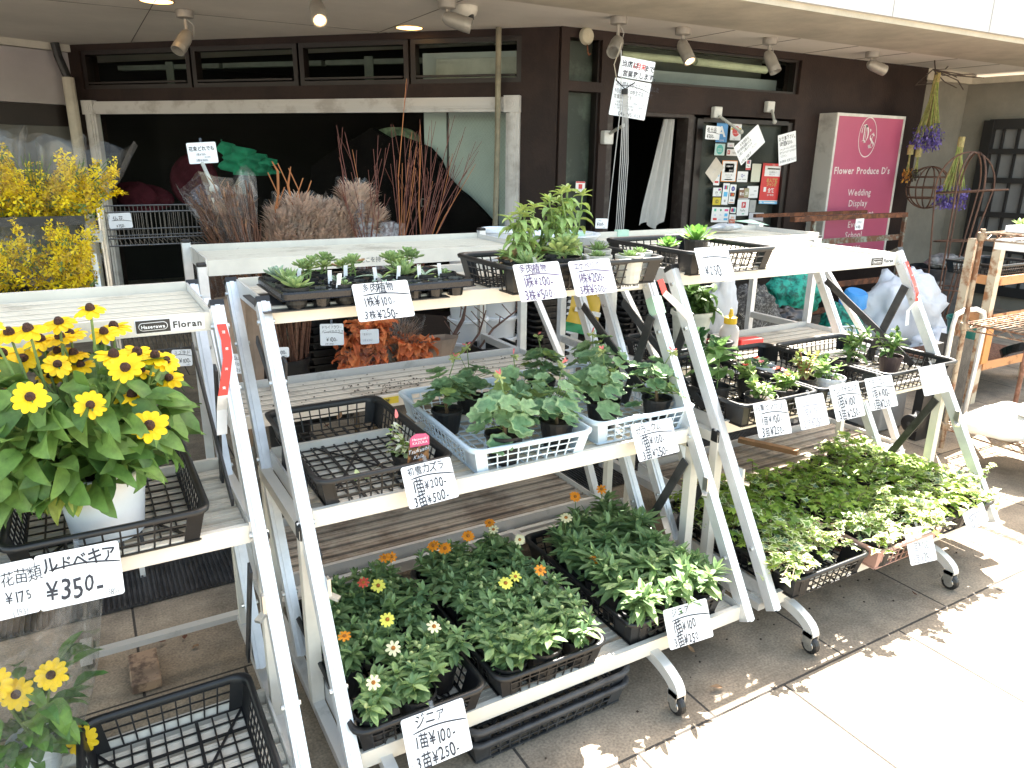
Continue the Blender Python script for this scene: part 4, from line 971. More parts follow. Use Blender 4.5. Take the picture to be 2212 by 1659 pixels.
o = succulent(32, 'long', 'pointed yellow green succulent at the front left of the top basket', 'leggy succulents in the top basket', .045, pr=.05, ph=.08); o.location = (1.13,1.87,ZT+.006)
greyp = mat('grey_pot', (.50,.49,.44), .5, 0, .05, 8)
for i, (x, y, kd, lb) in enumerate(((1.41,1.91,'ros','grey pot with a low rosette, left of the three front grey pots'),(1.505,1.87,'ros','grey pot with a low rosette, middle of the three front grey pots'),(1.59,1.93,'ros','grey pot with a blue green rosette by the right rim of the top basket'),(1.505,2.04,'long','grey pot with a pointed succulent behind the other grey pots'))):
    o = succulent(50+i*3, kd, lb, 'grey pots in the top basket', .034, greyp, .045, .088); o.location = (x, y, ZT+.006)
# ---- rosettes in the basket of the right rack
def rosy(seed, loc, label, s=1.0):
    rr = random.Random(seed); t = thing('leafy_rosette', label, 'potted plant', loc, 0, 'leafy rosettes on the right rack top'); mk_pot(t, r=.045, h=.075); m = MB()
    for k in range(26):
        e = 5+70*k/26; leaf(m, (0,0,.065), rdir(rr, e-5, e+5, k*2.4), .075*s*(1-.3*k/26), .022*s, 'obov', -.5+rr.uniform(0,.4), .2, mi=rr.choice([0,1]), wave=.05, rnd=rr)
    m.build('foliage', [gm('ros_a', (.12,.27,.05), .3, .45), gm('ros_b', (.20,.36,.07), .3, .45)], t); t.scale = (s,)*3
rosy(1, (2.10,2.20,ZT+.006), 'light green leafy rosette in the right half of the right rack top tray', 1.1)
rosy(2, (1.93,2.17,ZT+.006), 'darker crinkled leafy rosette in the left half of the right rack top tray', .9)
# ---- seedlings on the right rack middle deck
def seedling(name, seed, loc, label, potm, pr, ph, bands, nst, hh, sp, L, w, shp, mis, mats, nodes=4, opp=True, extra=None, curl=.6, sc=1):
    rr = random.Random(seed); t = thing(name, label, 'potted plant', loc, 0, 'mixed seedlings on the right rack'); mk_pot(t, potm, pr, ph, bands=bands); m = MB()
    bushy(m, rr, ph*.8, nst, hh, sp, L, w, shp, mis, nodes, curl, len(mats)-1, opp, .002, (-10,50), .05)
    m.build('foliage', mats, t)
    if extra: extra(t, rr)
    t.scale = (sc,)*3; return t
def redbits(t, rr):
    for k in range(3):
        m = MB(); o = Vector((rr.uniform(-.04,.04), rr.uniform(-.04,.03), .12+rr.uniform(0,.03)))
        for q in range(4): leaf(m, o, rdir(rr, 10, 50, q*1.6), .014, .013, 'petal', .2, .2, mi=0, rnd=rr)
        m.build('flower', [fl_rd if k else pinkb], t)
SF = [gm('leaf_sun_a', (.11,.22,.06), .3), gm('leaf_sun_b', (.17,.29,.09), .3), G['st']]
seedling('sunflower_seedling', 1, (1.875,1.80,ZM+.006), 'tall sunflower seedling with drooping heart shaped leaves beside the left leg', potblack, .045, .08, 0, 1, .20, .01, .10, .06, 'ovate', [0,1], SF, 6, curl=1.1)
seedling('sunflower_seedling', 2, (1.93,1.93,ZM+.006), 'shorter sunflower seedling behind the tall one', potblack, .045, .08, 0, 1, .14, .02, .09, .055, 'ovate', [0,1], SF, 5, curl=1.0)
seedling('begonia_seedling', 3, (1.94,1.66,ZM+.006), 'yellow green begonia in a black ribbed pot at the front left of the right rack', potblack, .056, .075, 4, 6, .06, .045, .04, .032, 'ovate', [0,1], [G['b1'],G['b2'],G['st']], 3, extra=None)
seedling('begonia_seedling', 4, (2.075,1.69,ZM+.006), 'begonia with red flowers in a black ribbed pot', potblack, .056, .075, 4, 6, .055, .045, .042, .034, 'ovate', [0,1], [G['b1'],G['b2'],G['st']], 3, extra=redbits)
seedling('begonia_seedling', 5, (2.06,1.82,ZM+.006), 'begonia with pink bracts half hidden behind the front ones', potblack, .05, .075, 0, 6, .06, .05, .042, .034, 'ovate', [0,1], [G['b1'],G['b2'],G['st']], 3, extra=redbits)
seedling('kalanchoe_plant', 6, (2.06,2.06,ZM+.006), 'dark glossy kalanchoe at the rear of the middle deck', potblack, .055, .08, 0, 5, .13, .05, .062, .042, 'obov', [0,1], [G['k1'],G['k2'],G['st']], 5, curl=.1)
seedling('impatiens_seedling', 7, (2.25,1.74,ZM+.006), 'impatiens with pale yellow leaves and reddish stems', potblack, .046, .075, 0, 6, .10, .04, .042, .026, 'ovate', [0,1], [G['b2'],gm('leaf_imp',(.42,.40,.14),.3),mat('stem_red',(.35,.12,.06),.5)], 4)
seedling('kalanchoe_plant', 8, (2.38,1.72,ZM+.006), 'green kalanchoe in a white ribbed pot at the front of the middle deck', whitep, .052, .065, 4, 7, .06, .06, .045, .034, 'obov', [0,1], [G['b1'],G['z4'],G['st']], 3, curl=.2)
seedling('kalanchoe_plant', 9, (2.29,1.96,ZM+.006), 'small grey green seedling in a pale plastic pot behind the impatiens', whitep, .045, .06, 0, 4, .03, .04, .04, .03, 'obov', [0,1], [G['i4'],G['z4'],G['st']], 3, curl=.2)
PP = [gm('leaf_pep_a', (.10,.20,.05), .3), gm('leaf_pep_b', (.20,.32,.08), .3), G['st']]
seedling('pepper_seedling', 10, (2.665,1.86,ZM+.006), 'taller pepper seedling leaning left in the far right tray', potblack, .045, .06, 0, 5, .14, .07, .06, .03, 'ovate', [0,1], PP, 4)
seedling('pepper_seedling', 11, (2.86,1.80,ZM+.006), 'shorter pepper seedling in a dark brown pot by the right leg', mat('pot_brown',(.05,.03,.03),.5), .047, .07, 0, 5, .11, .07, .055, .028, 'ovate', [0,1], PP, 4)
# ---- big coneflower pot on the left rack
def coneflower():
    t = thing('coneflower_plant', 'large yellow black eyed coneflower in a white pot on the left rack', 'potted plant', (-.035,1.80,ZM+.006))
    rr = random.Random(12); o = Vector(t.location); pr, ph = .098, .165
    pot_mesh(pr, ph, .78, n=28, rim=.006).build('pot', whitep, t, auto=True); soil_mesh(pr*.9, ph*.9).build('soil', soil, t)
    heads = [(195,668,.5),(128,697,.45),(62,712,.5),(225,718,.5),(246,707,.15),(152,722,.4),(130,730,.2),(52,775,.85),(124,788,.8),(125,760,.4),(160,765,.2),(245,768,.5),(296,763,.5),(272,795,.9),(359,780,.7),(366,818,.6),(305,802,.2),(65,858,1.2),(195,875,1.25),(323,920,.9),(5,765,.6),(10,855,.3),(45,840,.2),(-30,700,.5),(-45,810,.6),(0,1010,.7),(88,735,.3),(110,815,.3),(285,855,.2),(20,720,.4),(175,790,.25),(335,770,.3),(-60,870,.6)]
    m = MB(); hm = []; base = Vector((0,0,ph*.9))
    for i, (x, y, fc) in enumerate(heads):
        Y = 1.80+rr.uniform(-.10,.08)-(.05 if y > 840 else 0); p = onY(x, y, 1.60 if fc >= .9 else Y)-o; hm.append((p, fc))
        b = base+Vector((rr.uniform(-.05,.05), rr.uniform(-.05,.05), 0)); q = b.lerp(p,.55)+Vector((p.x*.10,p.y*.1,.03)); m.tube([b, b.lerp(q,.5)+Vector((p.x*.12,0,.03)), q, p.lerp(q,.3), p], [.0042,.004,.0034,.0028,.0026], 6, 4)
        n = int(2+3*rr.random())
        for k in range(n):
            pp = b.lerp(q, rr.uniform(.1,1)); d = rdir(rr, -10, 45); leaf(m, pp, d, rr.uniform(.07,.115), rr.uniform(.040,.058), 'ovate', rr.uniform(.6,1.4), rr.uniform(.1,.4), mi=rr.choice([0,1,0,2,3 if k == 0 and rr.random() < .15 else 1]), wave=.05, rnd=rr, roll=rr.uniform(-.8,.8))
    # leafy mass filling the crown and hanging over the rim
    for k in range(400):
        az = rr.uniform(0,6.28); u = rr.random(); h = ph*.92+.25*u; r = (.145+.06*math.sin(u*3))*math.sqrt(rr.random())+.02; p = Vector((r*math.cos(az)-.055, r*.85*math.sin(az), h))
        if r > .10:
            d = Vector((math.cos(az+rr.uniform(-.7,.7)), math.sin(az+rr.uniform(-.7,.7)), rr.uniform(-.5,.7)))
        else: d = rdir(rr, -10, 70, az)
        leaf(m, p, d, rr.uniform(.065,.105), rr.uniform(.038,.056), 'ovate', rr.uniform(.5,1.5), rr.uniform(.1,.4), mi=rr.choice([0,1,0,2,1]), wave=.06, rnd=rr, roll=rr.uniform(-1.1,1.1))
    for k in range(14):
        az = rr.uniform(2.4,4.6); p = Vector((.09*math.cos(az), .09*math.sin(az), ph*.98)); leaf(m, p, (math.cos(az)-.3, math.sin(az), .15), rr.uniform(.08,.11), .05, 'ovate', 1.7, .3, mi=rr.choice([0,1,3]), wave=.05, rnd=rr)
    m.build('foliage', [G['r1'],G['r2'],G['r3'],G['r4'],G['st']], t, smooth=True)
    for p, fc in hm:
        f = MB(); nrm = Vector((rr.uniform(-.3,.2), -fc*.62+rr.uniform(-.12,.12), 1.1-fc*.45)); r = .035*rr.uniform(.85,1.1)
        bloom(f, p, nrm, r, 11, 0, 1, rr, .5 if fc < .9 else .15, .46, .42)
        nn = nrm.normalized()
        for k in range(6): leaf(f, p-nn*.002, rdir(rr,-40,-5,k), .016, .006, 'lance', .5, .2, mi=2, rnd=rr)
        f.build('flower', [fl_gold, cone, G['r1']], t)
    return t
coneflower()
# ---- wrapped coneflower at the bottom left
def wrapped():
    loc = onZ(88, 1655, .17); t = thing('wrapped_coneflower', 'coneflower wrapped in a clear plastic sleeve at the bottom left corner', 'potted plant', (loc.x, loc.y, ZB+.006)); o = Vector(t.location)
    rr = random.Random(4); pot_mesh(.055,.08,.8,n=20,rim=.003).build('pot', whitep, t, auto=True)
    m = MB(); base = Vector((0,0,.07))
    hs = [((35,1500),1.0),((110,1458),.9),((178,1600),1.3),((-10,1480),.8)]; P = []
    for (x, y), fc in hs:
        p = onY(x, y, o.y+rr.uniform(-.05,.0))-o; P.append((p, fc)); m.tube([base, base.lerp(p,.6)+Vector((p.x*.15,0,.01)), p], [.004,.0032,.0026], 6, 4)
    for k in range(110):
        az = rr.uniform(0,6.28); u = rr.random(); r = (.05+.10*u)*math.sqrt(rr.random()); p = Vector((r*math.cos(az)-.02, r*math.sin(az), .06+.17*u)); leaf(m, p, rdir(rr,-20,50,az), rr.uniform(.05,.08), rr.uniform(.028,.042), 'ovate', rr.uniform(.6,1.6), .3, mi=rr.choice([0,1,2]), wave=.06, rnd=rr)
    m.build('foliage', [G['r1'],G['r2'],G['r3'],G['r4'],G['st']], t)
    for p, fc in P:
        f = MB(); bloom(f, p, (rr.uniform(-.3,.3), -fc, .6), .034, 12, 0, 1, rr, .3, .42, .3); f.build('flower', [fl_gold, cone, G['r1']], t)
    m = MB(); loops = []
    for z, r in ((.0,.06),(.06,.085),(.16,.125),(.25,.15),(.36,.17),(.44,.18)):
        loops.append([(r*math.cos(2*math.pi*k/28)*(1+.05*math.sin(5*k)), r*math.sin(2*math.pi*k/28)*(1+.05*math.cos(3*k)), z+(.04*math.sin(k*1.1) if z > .4 else 0)) for k in range(28)])
    ringskin(m, loops); m.build('plastic_sleeve', film, t, smooth=True)
wrapped()
# ================================================================== price cards
CP = {'Bb': (1.325,.20,.50), 'Bm': (1.632,.70,.50), 'Bt': (1.872,1.16,.50), 'Bt2': (1.80,1.20,.5), 'Cb': (1.285,.22,.50), 'Cm': (1.555,.73,.45), 'Ct': (1.865,1.20,.5), 'Am': (1.585,.66,.35)}
def rake(pl):
    y0, z0, k = CP[pl]; return Vector((0, y0, z0)), Vector((0, -1, k)).normalized()
def quadfit(px, o, n):
    P = [onP(x, y, o, n) for x, y in px]; c = sum(P, Vector())/4
    u = ((P[1]-P[0])+(P[2]-P[3])).normalized(); v0 = (P[0]-P[3])+(P[1]-P[2]); v = (v0-u*v0.dot(u)).normalized()
    return c, u, v, ((P[1]-P[0]).length+(P[2]-P[3]).length)/2, ((P[0]-P[3]).length+(P[1]-P[2]).length)/2
def plate(name, c, u, v, w, h, mt, parent=None, th=.0016, r=.006):
    n = u.cross(v).normalized(); m = MB(); K = 3; pts = []
    for cx, cy, a0 in ((w/2-r, h/2-r, 0), (-w/2+r, h/2-r, 90), (-w/2+r, -h/2+r, 180), (w/2-r, -h/2+r, 270)):
        for k in range(K+1): a = R(a0+90*k/K); pts.append(u*(cx+r*math.cos(a))+v*(cy+r*math.sin(a)))
    m.prism([Vector(p)-n*th for p in pts], (0,0,0), n*th)
    o = m.build(name, mt, parent); 
    if parent is None: o.location = c
    return o, n
def card(label, px, pl, lines, inkm=None, jit=1.0, group='handwritten price cards', name='price_card', cat='price card', arc=True, clip=True, seed=1, cm=None):
    """lines: (text, x, y, h, weight, squash) with x,y in 0..1 of the card, h as share of card height"""
    o, n = (rake(pl) if isinstance(pl, str) else pl)
    c, u, v, w, h = quadfit(px, o, n); t = thing(name, label, cat, c, 0, group)
    b, nn = plate('card', c, u, v, w, h, cm or card_m, t)
    rr = random.Random(seed*17+3); m = MB()
    for ln in lines:
        s, x, y, hh = ln[:4]; wt = ln[4] if len(ln) > 4 else .012; sx = ln[5] if len(ln) > 5 else .8
        text(m, s, u*((x-.5)*w)+v*((y-.5)*h), u, v, nn*.0009, hh*h, jit*.5, wt, 0, 'l', sx, rr)
    if arc:
        ya = arc if isinstance(arc, float) else .60
        stroke(m, [((t_/10-.42)*w*.85, (ya-.5+.10*math.sin(math.pi*min(1, .25+t_/10*.75)))*h-.0*w) for t_ in range(11)], .0035 if w > .12 else .002, (0,0,0), u, v, nn*.0009)
    m.build('lettering', inkm or ink, b)
    if clip:
        m = MB(); m.bar(v*(h*.5-.004)+nn*.002, v*(h*.5+.018)-nn*.004, .010, .003, nn); m.build('clip', film, t)
    return t
DR = '%s'
def price(nm, l2, l3, s2=None, s3=None, nh=.24, nx=.12, wt=0.0):
    L = [(nm, nx, .765, nh*1.08, wt+.012, .82), (l2, .14, .365, .33, .013, .66), (l3, .11, .03, .33, .013, .66), ('よりどり', .02, .12, .085, -.01, .6)]
    if s2: L.append((s2, .83, .40, .085, -.01, .7))
    if s3: L.append((s3, .80, .08, .095, -.01, .7))
    return L
card('price card reading ジニア 1苗¥100 under the left zinnia tray of the middle rack', [(864,1559),(997,1506),(1024,1618),(888,1672)], 'Bb', price('ジニア', '1苗¥100-', '3苗¥250-', '(110)', '(275)', nx=.2), seed=1)
card('price card reading ジニア at the right end of the middle rack lowest deck', [(1433,1318),(1526,1292),(1541,1374),(1447,1406)], 'Bb', price('ジニア', '1苗¥100', '3苗¥250', nx=.15), seed=2)
card('price card reading 初雪カズラ below the nearly empty black tray', [(867,1010),(977,986),(987,1073),(883,1102)], 'Bm', price('初雪カズラ', '1苗¥200-', '3苗¥500-', '(220)', '(550)', nh=.22, nx=.1), seed=3)
card('price card reading ゼラニウム on the right pale blue geranium tray', [(1366,921),(1456,901),(1462,976),(1377,999)], 'Bm', price('ゼラニウム', '1苗¥100-', '3苗¥250-', None, None, nh=.21, nx=.08), seed=4)
card('price card reading 多肉植物 1株¥100 below the cell tray of succulents', [(758,615),(879,604),(897,682),(777,696)], 'Bt', price('多肉植物', '1株¥100-', '3株¥250-', '(110)', '(275)', nx=.16), seed=5)
card('price card reading 多肉植物 1株¥200 under the leggy succulents', [(1107,573),(1206,563),(1225,642),(1126,652)], 'Bt2', price('多肉植物', '1株¥200-', '3株¥500-', '(220)', '550', nx=.1), seed=6, inkm=inkp)
card('price card reading エケベリア under the grey succulent pots', [(1229,565),(1319,557),(1331,630),(1243,641)], 'Bt2', price('エケベリア', '1株¥200-', '3株¥500-', '(220)', '(550)', nh=.2, nx=.1), seed=7, inkm=inkp)
card('price card reading ウィーア ¥250 on the top deck of the right rack', [(1500,536),(1572,531),(1587,600),(1516,607)], 'Ct', [('ウィーア', .15, .70, .2, -.01, .8), ('¥250', .15, .14, .46, .005, .62)], seed=8)
card('price card reading 八重ヒマワリ beside the left leg of the right rack', [(1634,871),(1705,865),(1704,933),(1633,949)], 'Cm', price('八重ヒマワリ', '1苗¥100-', '3苗¥250-', None, None, nh=.21, nx=.03), seed=9)
card('price card reading ベゴニア with ink bleached by the sun', [(1716,860),(1776,848),(1794,916),(1733,929)], 'Cm', price('ベゴニア', '1苗¥100', '3苗¥250', nh=.2, nx=.12), seed=10, inkm=inkf)
card('price card reading インパチェンス third from the left on the right rack', [(1796,835),(1855,821),(1868,898),(1803,911)], 'Cm', price('インパチェンス', '1苗¥100', '3苗¥250-', nh=.17, nx=.08), seed=11)
card('price card reading カランコエ second from the right on the right rack middle deck', [(1874,818),(1931,810),(1935,875),(1876,889)], 'Cm', price('カランコエ', '1苗¥100-', '3苗¥250-', nh=.19, nx=.08), seed=12)
card('nearly blank sun bleached price card on the right leg of the right rack', [(1981,795),(2036,786),(2058,843),(2000,855)], 'Cm', [('苗', .35, .4, .16, -.02, .8), ('30', .4, .15, .16, -.02, .8)], seed=13, inkm=inkf, arc=False)
card('price card reading アイビー hanging from the terracotta pink tray', [(1958,1143),(2015,1133),(2019,1209),(1963,1223)], 'Cb', price('アイビー', '1苗¥100', '3苗¥250', nh=.2, nx=.15), seed=14, inkm=inkf)
card('faded price card with ivy leaves over it at the far right corner', [(2082,1109),(2123,1084),(2136,1124),(2090,1153)], 'Cb', price('アイビー', '1苗¥100', '3苗¥250', nh=.2, nx=.15), seed=15, inkm=inkf)
card('price card reading ルドベキア ¥350 in front of the white coneflower pot', [(70,1202),(257,1167),(268,1281),(92,1322)], 'Am', [('ルドベキア', .08, .68, .29, .02, .80), ('¥350-', .08, .14, .48, .012, .74), ('(385)', .77, .04, .14, -.01, .7)], seed=16, arc=.62)
card('price card reading ¥175 (193) cut off by the left edge of the photo', [(-90,1238),(68,1206),(92,1319),(-70,1358)], 'Am', [('花苗類', .52, .62, .26, .0, .8), ('¥175', .55, .26, .28, .006, .7), ('(193)', .62, .02, .17, -.01, .7)], seed=17, arc=False)
wallp = lambda o_: (Vector((0, WY-o_, 0)), Vector((0,-1,0)))
lwall = lambda o_: (LW(0,0,o_), LN)
# cards and notices near the shop front
card('small framed price sign on a clip arm reading 花束どれでも in front of the display window', [(403,309),(466,306),(471,351),(408,355)], (Vector((.6,3.6,1.4)), Vector((-.45,-1,0)).normalized()), [('花束どれでも', .06, .62, .24, .02, .82), ('1束¥350-', .28, .38, .14, .0, .9), ('3束¥1000-', .25, .10, .15, .0, .9), ('(税込価格)', .55, .27, .07, .0, .9)], jit=0, group='notices in front of the shop', name='price_sign', cat='sign', arc=False, seed=20)
card('price card reading 仏花 hanging inside the chrome wire shelf', [(233,462),(283,459),(286,492),(235,494)], (Vector((.2,3.4,1.2)), Vector((-.3,-1,0)).normalized()), [('仏花', .2, .5, .38, .0, .9), ('¥350-', .3, .06, .28, .0, .8)], group='notices in front of the shop', arc=.44, clip=False, seed=21)
card('small notice with red edges on the post beside the yellow flowers', [(180,496),(221,498),(222,524),(181,522)], (Vector((0,3.25,1.2)), Vector((-.2,-1,0)).normalized()), [('毎月第三火曜日定休日', .08, .7, .12, .0, .9), ('ご了承ください', .15, .48, .11, .0, .9), ('営業時間10時から', .1, .26, .11, .0, .9)], jit=0, inkm=mat('red_ink', (.35,.06,.06), .5), group='notices in front of the shop', name='notice', cat='notice', arc=False, clip=False, seed=22)
card('price card reading ¥100 stuck on the black bucket of brown twigs', [(593,750),(624,750),(625,771),(594,772)], (Vector((0,3.06,.6)), Vector((-.3,-1,.06)).normalized()), [('¥100-', .12, .3, .5, .0, .8), ('(110)', .6, .05, .2, -.01, .8)], arc=False, clip=False, seed=23)
card('price card reading ドライフラワー パンパスグラス behind the dried orange leaves', [(690,700),(741,699),(744,745),(693,747)], (Vector((0,3.10,.6)), Vector((-.1,-1,.15)).normalized()), [('ドライフラワー', .06, .78, .17, -.005, .85), ('パンパスグラス', .06, .58, .17, -.005, .85), ('¥100-', .25, .18, .27, .0, .8), ('3束¥1000', .2, .03, .12, -.01, .8)], arc=.52, seed=24)
card('price card reading ススキドライ behind the left rack leg', [(371,756),(414,754),(416,790),(372,792)], (Vector((0,2.95,.6)), Vector((-.1,-1,.1)).normalized()), [('ススキド', .1, .72, .26, -.005, .9), ('¥100-', .35, .2, .34, -.005, .8), ('(110)', .7, .04, .13, -.01, .8)], arc=.6, seed=25)
card('price card reading ドライ between the two left rack legs', [(488,764),(534,765),(533,808),(489,806)], (Vector((0,2.9,.6)), Vector((-.1,-1,.1)).normalized()), [('ドライ', .08, .7, .26, -.005, .9), ('1束¥100', .08, .4, .24, -.005, .8), ('3束¥250', .08, .1, .24, -.005, .8)], arc=.64, seed=26)
card('white card behind the dried orange leaves and beige grass', [(777,713),(817,710),(820,742),(780,744)], (Vector((0,3.14,.6)), Vector((-.1,-1,.1)).normalized()), [('1束¥150', .1, .6, .24, -.01, .8), ('3束¥350', .1, .2, .24, -.01, .8)], inkm=inkf, arc=False, clip=False, seed=27)
card('small ¥100 card at the foot of the door frame', [(1287,472),(1313,472),(1313,494),(1286,493)], (Vector((0,4.0,1)), Vector((-.2,-1,0)).normalized()), [('¥100-', .12, .28, .42, .01, .75), ('中古', .2, .7, .2, -.01, .9), ('(110)', .6, .05, .16, -.01, .8)], arc=False, clip=False, seed=28)
card('small ¥100 card on the rusty rail in front of the pink sign', [(1846,474),(1864,473),(1867,494),(1850,496)], (Vector((0,4.12,1)), Vector((0,-1,0))), [('この商品', .1, .6, .22, .0, .8), ('¥100-', .1, .15, .34, .01, .8)], arc=False, clip=False, seed=29)
# hanging closing notice with printed top sheet
hp = (Vector((2.75,3.75,2.0)), Vector((-.45,-1,0)).normalized())
card('hanging notice with thick handwriting and a phone number under the spotlight', [(1330,166),(1409,182),(1390,259),(1314,248)], hp, [('長い間ありがとうございました', .05, .80, .15, .0, .62), ('9月1日より「中野生花店」として', .04, .62, .135, .0, .60), ('営業致します。', .04, .47, .13, .0, .7), ('いままでのごあいこに感謝いたします', .10, .36, .07, -.005, .8), ('神奈川県川崎市中原区下小田中', .10, .27, .07, -.005, .85), ('どうぞ宜しくお願い致します', .10, .19, .07, -.005, .85), ('044-745-1025', .25, .03, .14, .0, .8)], group='notices in front of the shop', name='notice', cat='notice', arc=.74, clip=False, seed=30, jit=.6)
hp2 = (Vector((2.75,3.735,2.0)), Vector((-.45,-1,0)).normalized())
tt = card('printed notice 当店は6月末まで営業致します taped above the handwritten one', [(1346,120),(1416,136),(1408,176),(1331,165)], hp2, [('当店は', .05, .55, .34, .025, .9), ('まで', .70, .48, .34, .025, .9), ('営業致します。', .12, .08, .34, .025, .82)], group='notices in front of the shop', name='notice', cat='notice', arc=False, clip=False, seed=31, jit=.1)
c, u, v, w, h = quadfit([(1346,120),(1416,136),(1408,176),(1331,165)], *hp2)
m = MB(); text(m, '6月末', u*((.38-.5)*w)+v*((.52-.5)*h), u, v, u.cross(v)*.0009, .34*h, .05, .025, 0, 'l', .85, random.Random(2)); m.build('red_lettering', mat('red_print', (.60,.04,.04), .5), tt)
# cords and cables bundled over the notice
m = MB()
for k, dx in enumerate((-12,-4,0,4,8,12)):
    a = onP(1338+dx*.4, 60, hp[0]+Vector((0,-.03,0)), hp[1]); b = onP(1350+dx*.5, 190, hp[0]+Vector((0,-.03,0)), hp[1]); c_ = onP(1334+dx, 500, hp[0]+Vector((0,-.03,0)), hp[1])
    if k: m.tube([b, b.lerp(c_,.5)+Vector((.004*k,0,0)), c_], .0028, 5)
    else: m.tube([onP(1330,110,*hp)+Vector((0,-.05,0)), b.lerp(c_,.1), onP(1311,495,hp[0],hp[1])], .0028, 5)
m.build  # grey power cords
cd = thing('power_cords', 'bundle of pale grey power cords hanging down in front of the notice', 'cord', (0,0,0)); m.build('cord', mat('cord_grey', (.42,.41,.39), .5), cd)
m = MB(); m.tube([onP(1330,172,hp[0]+Vector((0,-.05,0)),hp[1]), onP(1350,192,hp[0]+Vector((0,-.05,0)),hp[1]), onP(1372,178,hp[0]+Vector((0,-.05,0)),hp[1])], .0035, 5); 
for k in range(5): 
    p = onP(1346+k*2,192,hp[0]+Vector((0,-.05,0)),hp[1]); m.bar(p, p+Vector((0,0,-.03)), .01, .01)
m.build('tie', blackp, cd)
m = MB(); q = (Vector((0,4.6,0)), Vector((0,-1,0)))
P = [onP(1338,95,hp[0],hp[1])+Vector((0,-.02,0)), onP(1322,140,hp[0],hp[1])+Vector((0,-.02,0)), onP(1328,175,hp[0],hp[1])+Vector((0,-.02,0))]
m.tube(P, .003, 5); m.build('loose_cord', mat('cord_beige', (.35,.30,.22), .6), cd)
# cards on clip arms near the glass door
def armcard(label, bpx, ppx, px, yo, lines, seed):
    pl = (Vector((0, WY-yo, 0)), Vector((.0,-1,.0)))
    t = card(label, px, pl, lines, group='cards on swing arms by the glass door', name='hanging_card', cat='notice', arc=False, clip=False, seed=seed, jit=.7)
    a = thing('clip_arm', 'white clip arm holding the ' + label.split(' ', 1)[1][:60].rsplit(' ', 1)[0], 'clip arm', (0,0,0), 0, 'white clip arms'); m = MB(); B = onY(*bpx, WY-.02); 
    m.cbox((B.x-.045,WY-.05,B.z-.045),(B.x+.045,WY-.002,B.z+.045),.006); m.build('wall_block', mat('arm_white', (.6,.6,.57), .5), a)
    E_ = onY(*ppx, WY-yo); m = MB(); m.tube([B+Vector((0,-.04,-.03)), E_], .012, 8); m.ball(E_, .02, 8, 6); m.build('arm', mat('arm_grey', (.45,.45,.41), .5), a)
armcard('tilted handwritten note in five lines hanging by the stickers', (1547,243), (1601,285), [(1614,264) if 0 else (1613,327-0) if 0 else (1581,328),(1646,269) if 0 else (1656,300) if 0 else (1632,271),(1659,306) if 0 else (1658,304),(1603,348) if 0 else (1605,348)], .22, [('お客様各位', .2, .78, .16, .0, .8), ('資材価格高騰のため', .04, .60, .15, .0, .75), ('に伴い お葉のオマケ', .04, .42, .15, .0, .72), ('11月より終了', .02, .05, .18, .005, .8), ('いたします', .5, .25, .12, -.01, .7)], 33)
armcard('handwritten card reading お仕事下さい ¥200 beside the glass door', (1661,231), (1673,263), [(1675,297),(1713,280) if 0 else (1712,284),(1727,346),(1692,357) if 0 else (1688,355)], .14, [('お仕事下さい。', .04, .80, .16, .01, .75), ('1時間¥200-', .06, .62, .17, .01, .75), ('シャッターペンキ草刈りなど', .06, .48, .09, -.005, .8), ('何でもやりますお声かけて', .06, .37, .09, -.005, .8), ('ください。', .1, .26, .09, -.005, .8), ('年中無休 花屋さんより', .06, .08, .10, .0, .75)], 34)
card('card reading 処分品 ¥300 overlapping a blue sticker on the glass door', [(1525,271),(1556,273),(1554,303),(1524,300)], wallp(.05), [('処分品', .08, .55, .40, .01, .8), ('¥300-', .1, .08, .42, .01, .72)], group='notices in front of the shop', arc=.42, clip=False, seed=35, jit=.4)
card('plain cream envelope turned on its corner over the stickers', [(1522,368) if 0 else (1525,372),(1547,338),(1564,363),(1539,397)], wallp(.05), [('案内状', .3, .45, .12, -.01, .9)], inkm=inkf, group='notices in front of the shop', name='envelope', cat='envelope', arc=False, clip=False, seed=36, cm=mat('cream_paper', (.60,.54,.46), .7))
# ---- stickers on the glass door
def q6(x, y): return ((2400+x/3.016)*.6064, (350+y/3.016)*.6064)
def sticker(label, a, b, c_, d, base, items, border=None, off=.004):
    px = [q6(*p) for p in (a, b, c_, d)]; px = [(x, y) for x, y in px]
    c, u, v, w, h = quadfit(px, Vector((0, WY+.055-off, 0)), Vector((0,-1,0)))
    t = thing('door_sticker', label, 'sticker', c, 0, 'stickers on the glass door')
    b_, n = plate('sheet', c, u, v, w, h, base, t, .0006, .004)
    mats = []; by = {}
    for it in items:
        by.setdefault(it[-1].name, (it[-1], []))[1].append(it)
    for k, (mt_, its) in by.items():
        m = MB(); 
        for it in its:
            if it[0] == 't': _, s, x, y, hh, wt, sx, _m = it; text(m, s, u*((x-.5)*w)+v*((y-.5)*h), u, v, n*.0014, hh*h, .0, wt, 0, 'c', sx, random.Random(1))
            elif it[0] == 'r': _, x0, y0, x1, y1, _m = it; m.add([u*((x0-.5)*w)+v*((y0-.5)*h)+n*.0007, u*((x1-.5)*w)+v*((y0-.5)*h)+n*.0007, u*((x1-.5)*w)+v*((y1-.5)*h)+n*.0007, u*((x0-.5)*w)+v*((y1-.5)*h)+n*.0007], [(0,1,2,3)])
            elif it[0] == 'o': _, x0, y0, r_, _m = it; m.add([u*((x0-.5)*w+r_*h*math.cos(k_*math.pi/10))+v*((y0-.5)*h+r_*h*math.sin(k_*math.pi/10))+n*.0010 for k_ in range(20)], [tuple(range(20))])
        m.build('print', mt_, b_)
    return t
pr = lambda n, c: mat('print_'+n, c, .4, 0, 0)
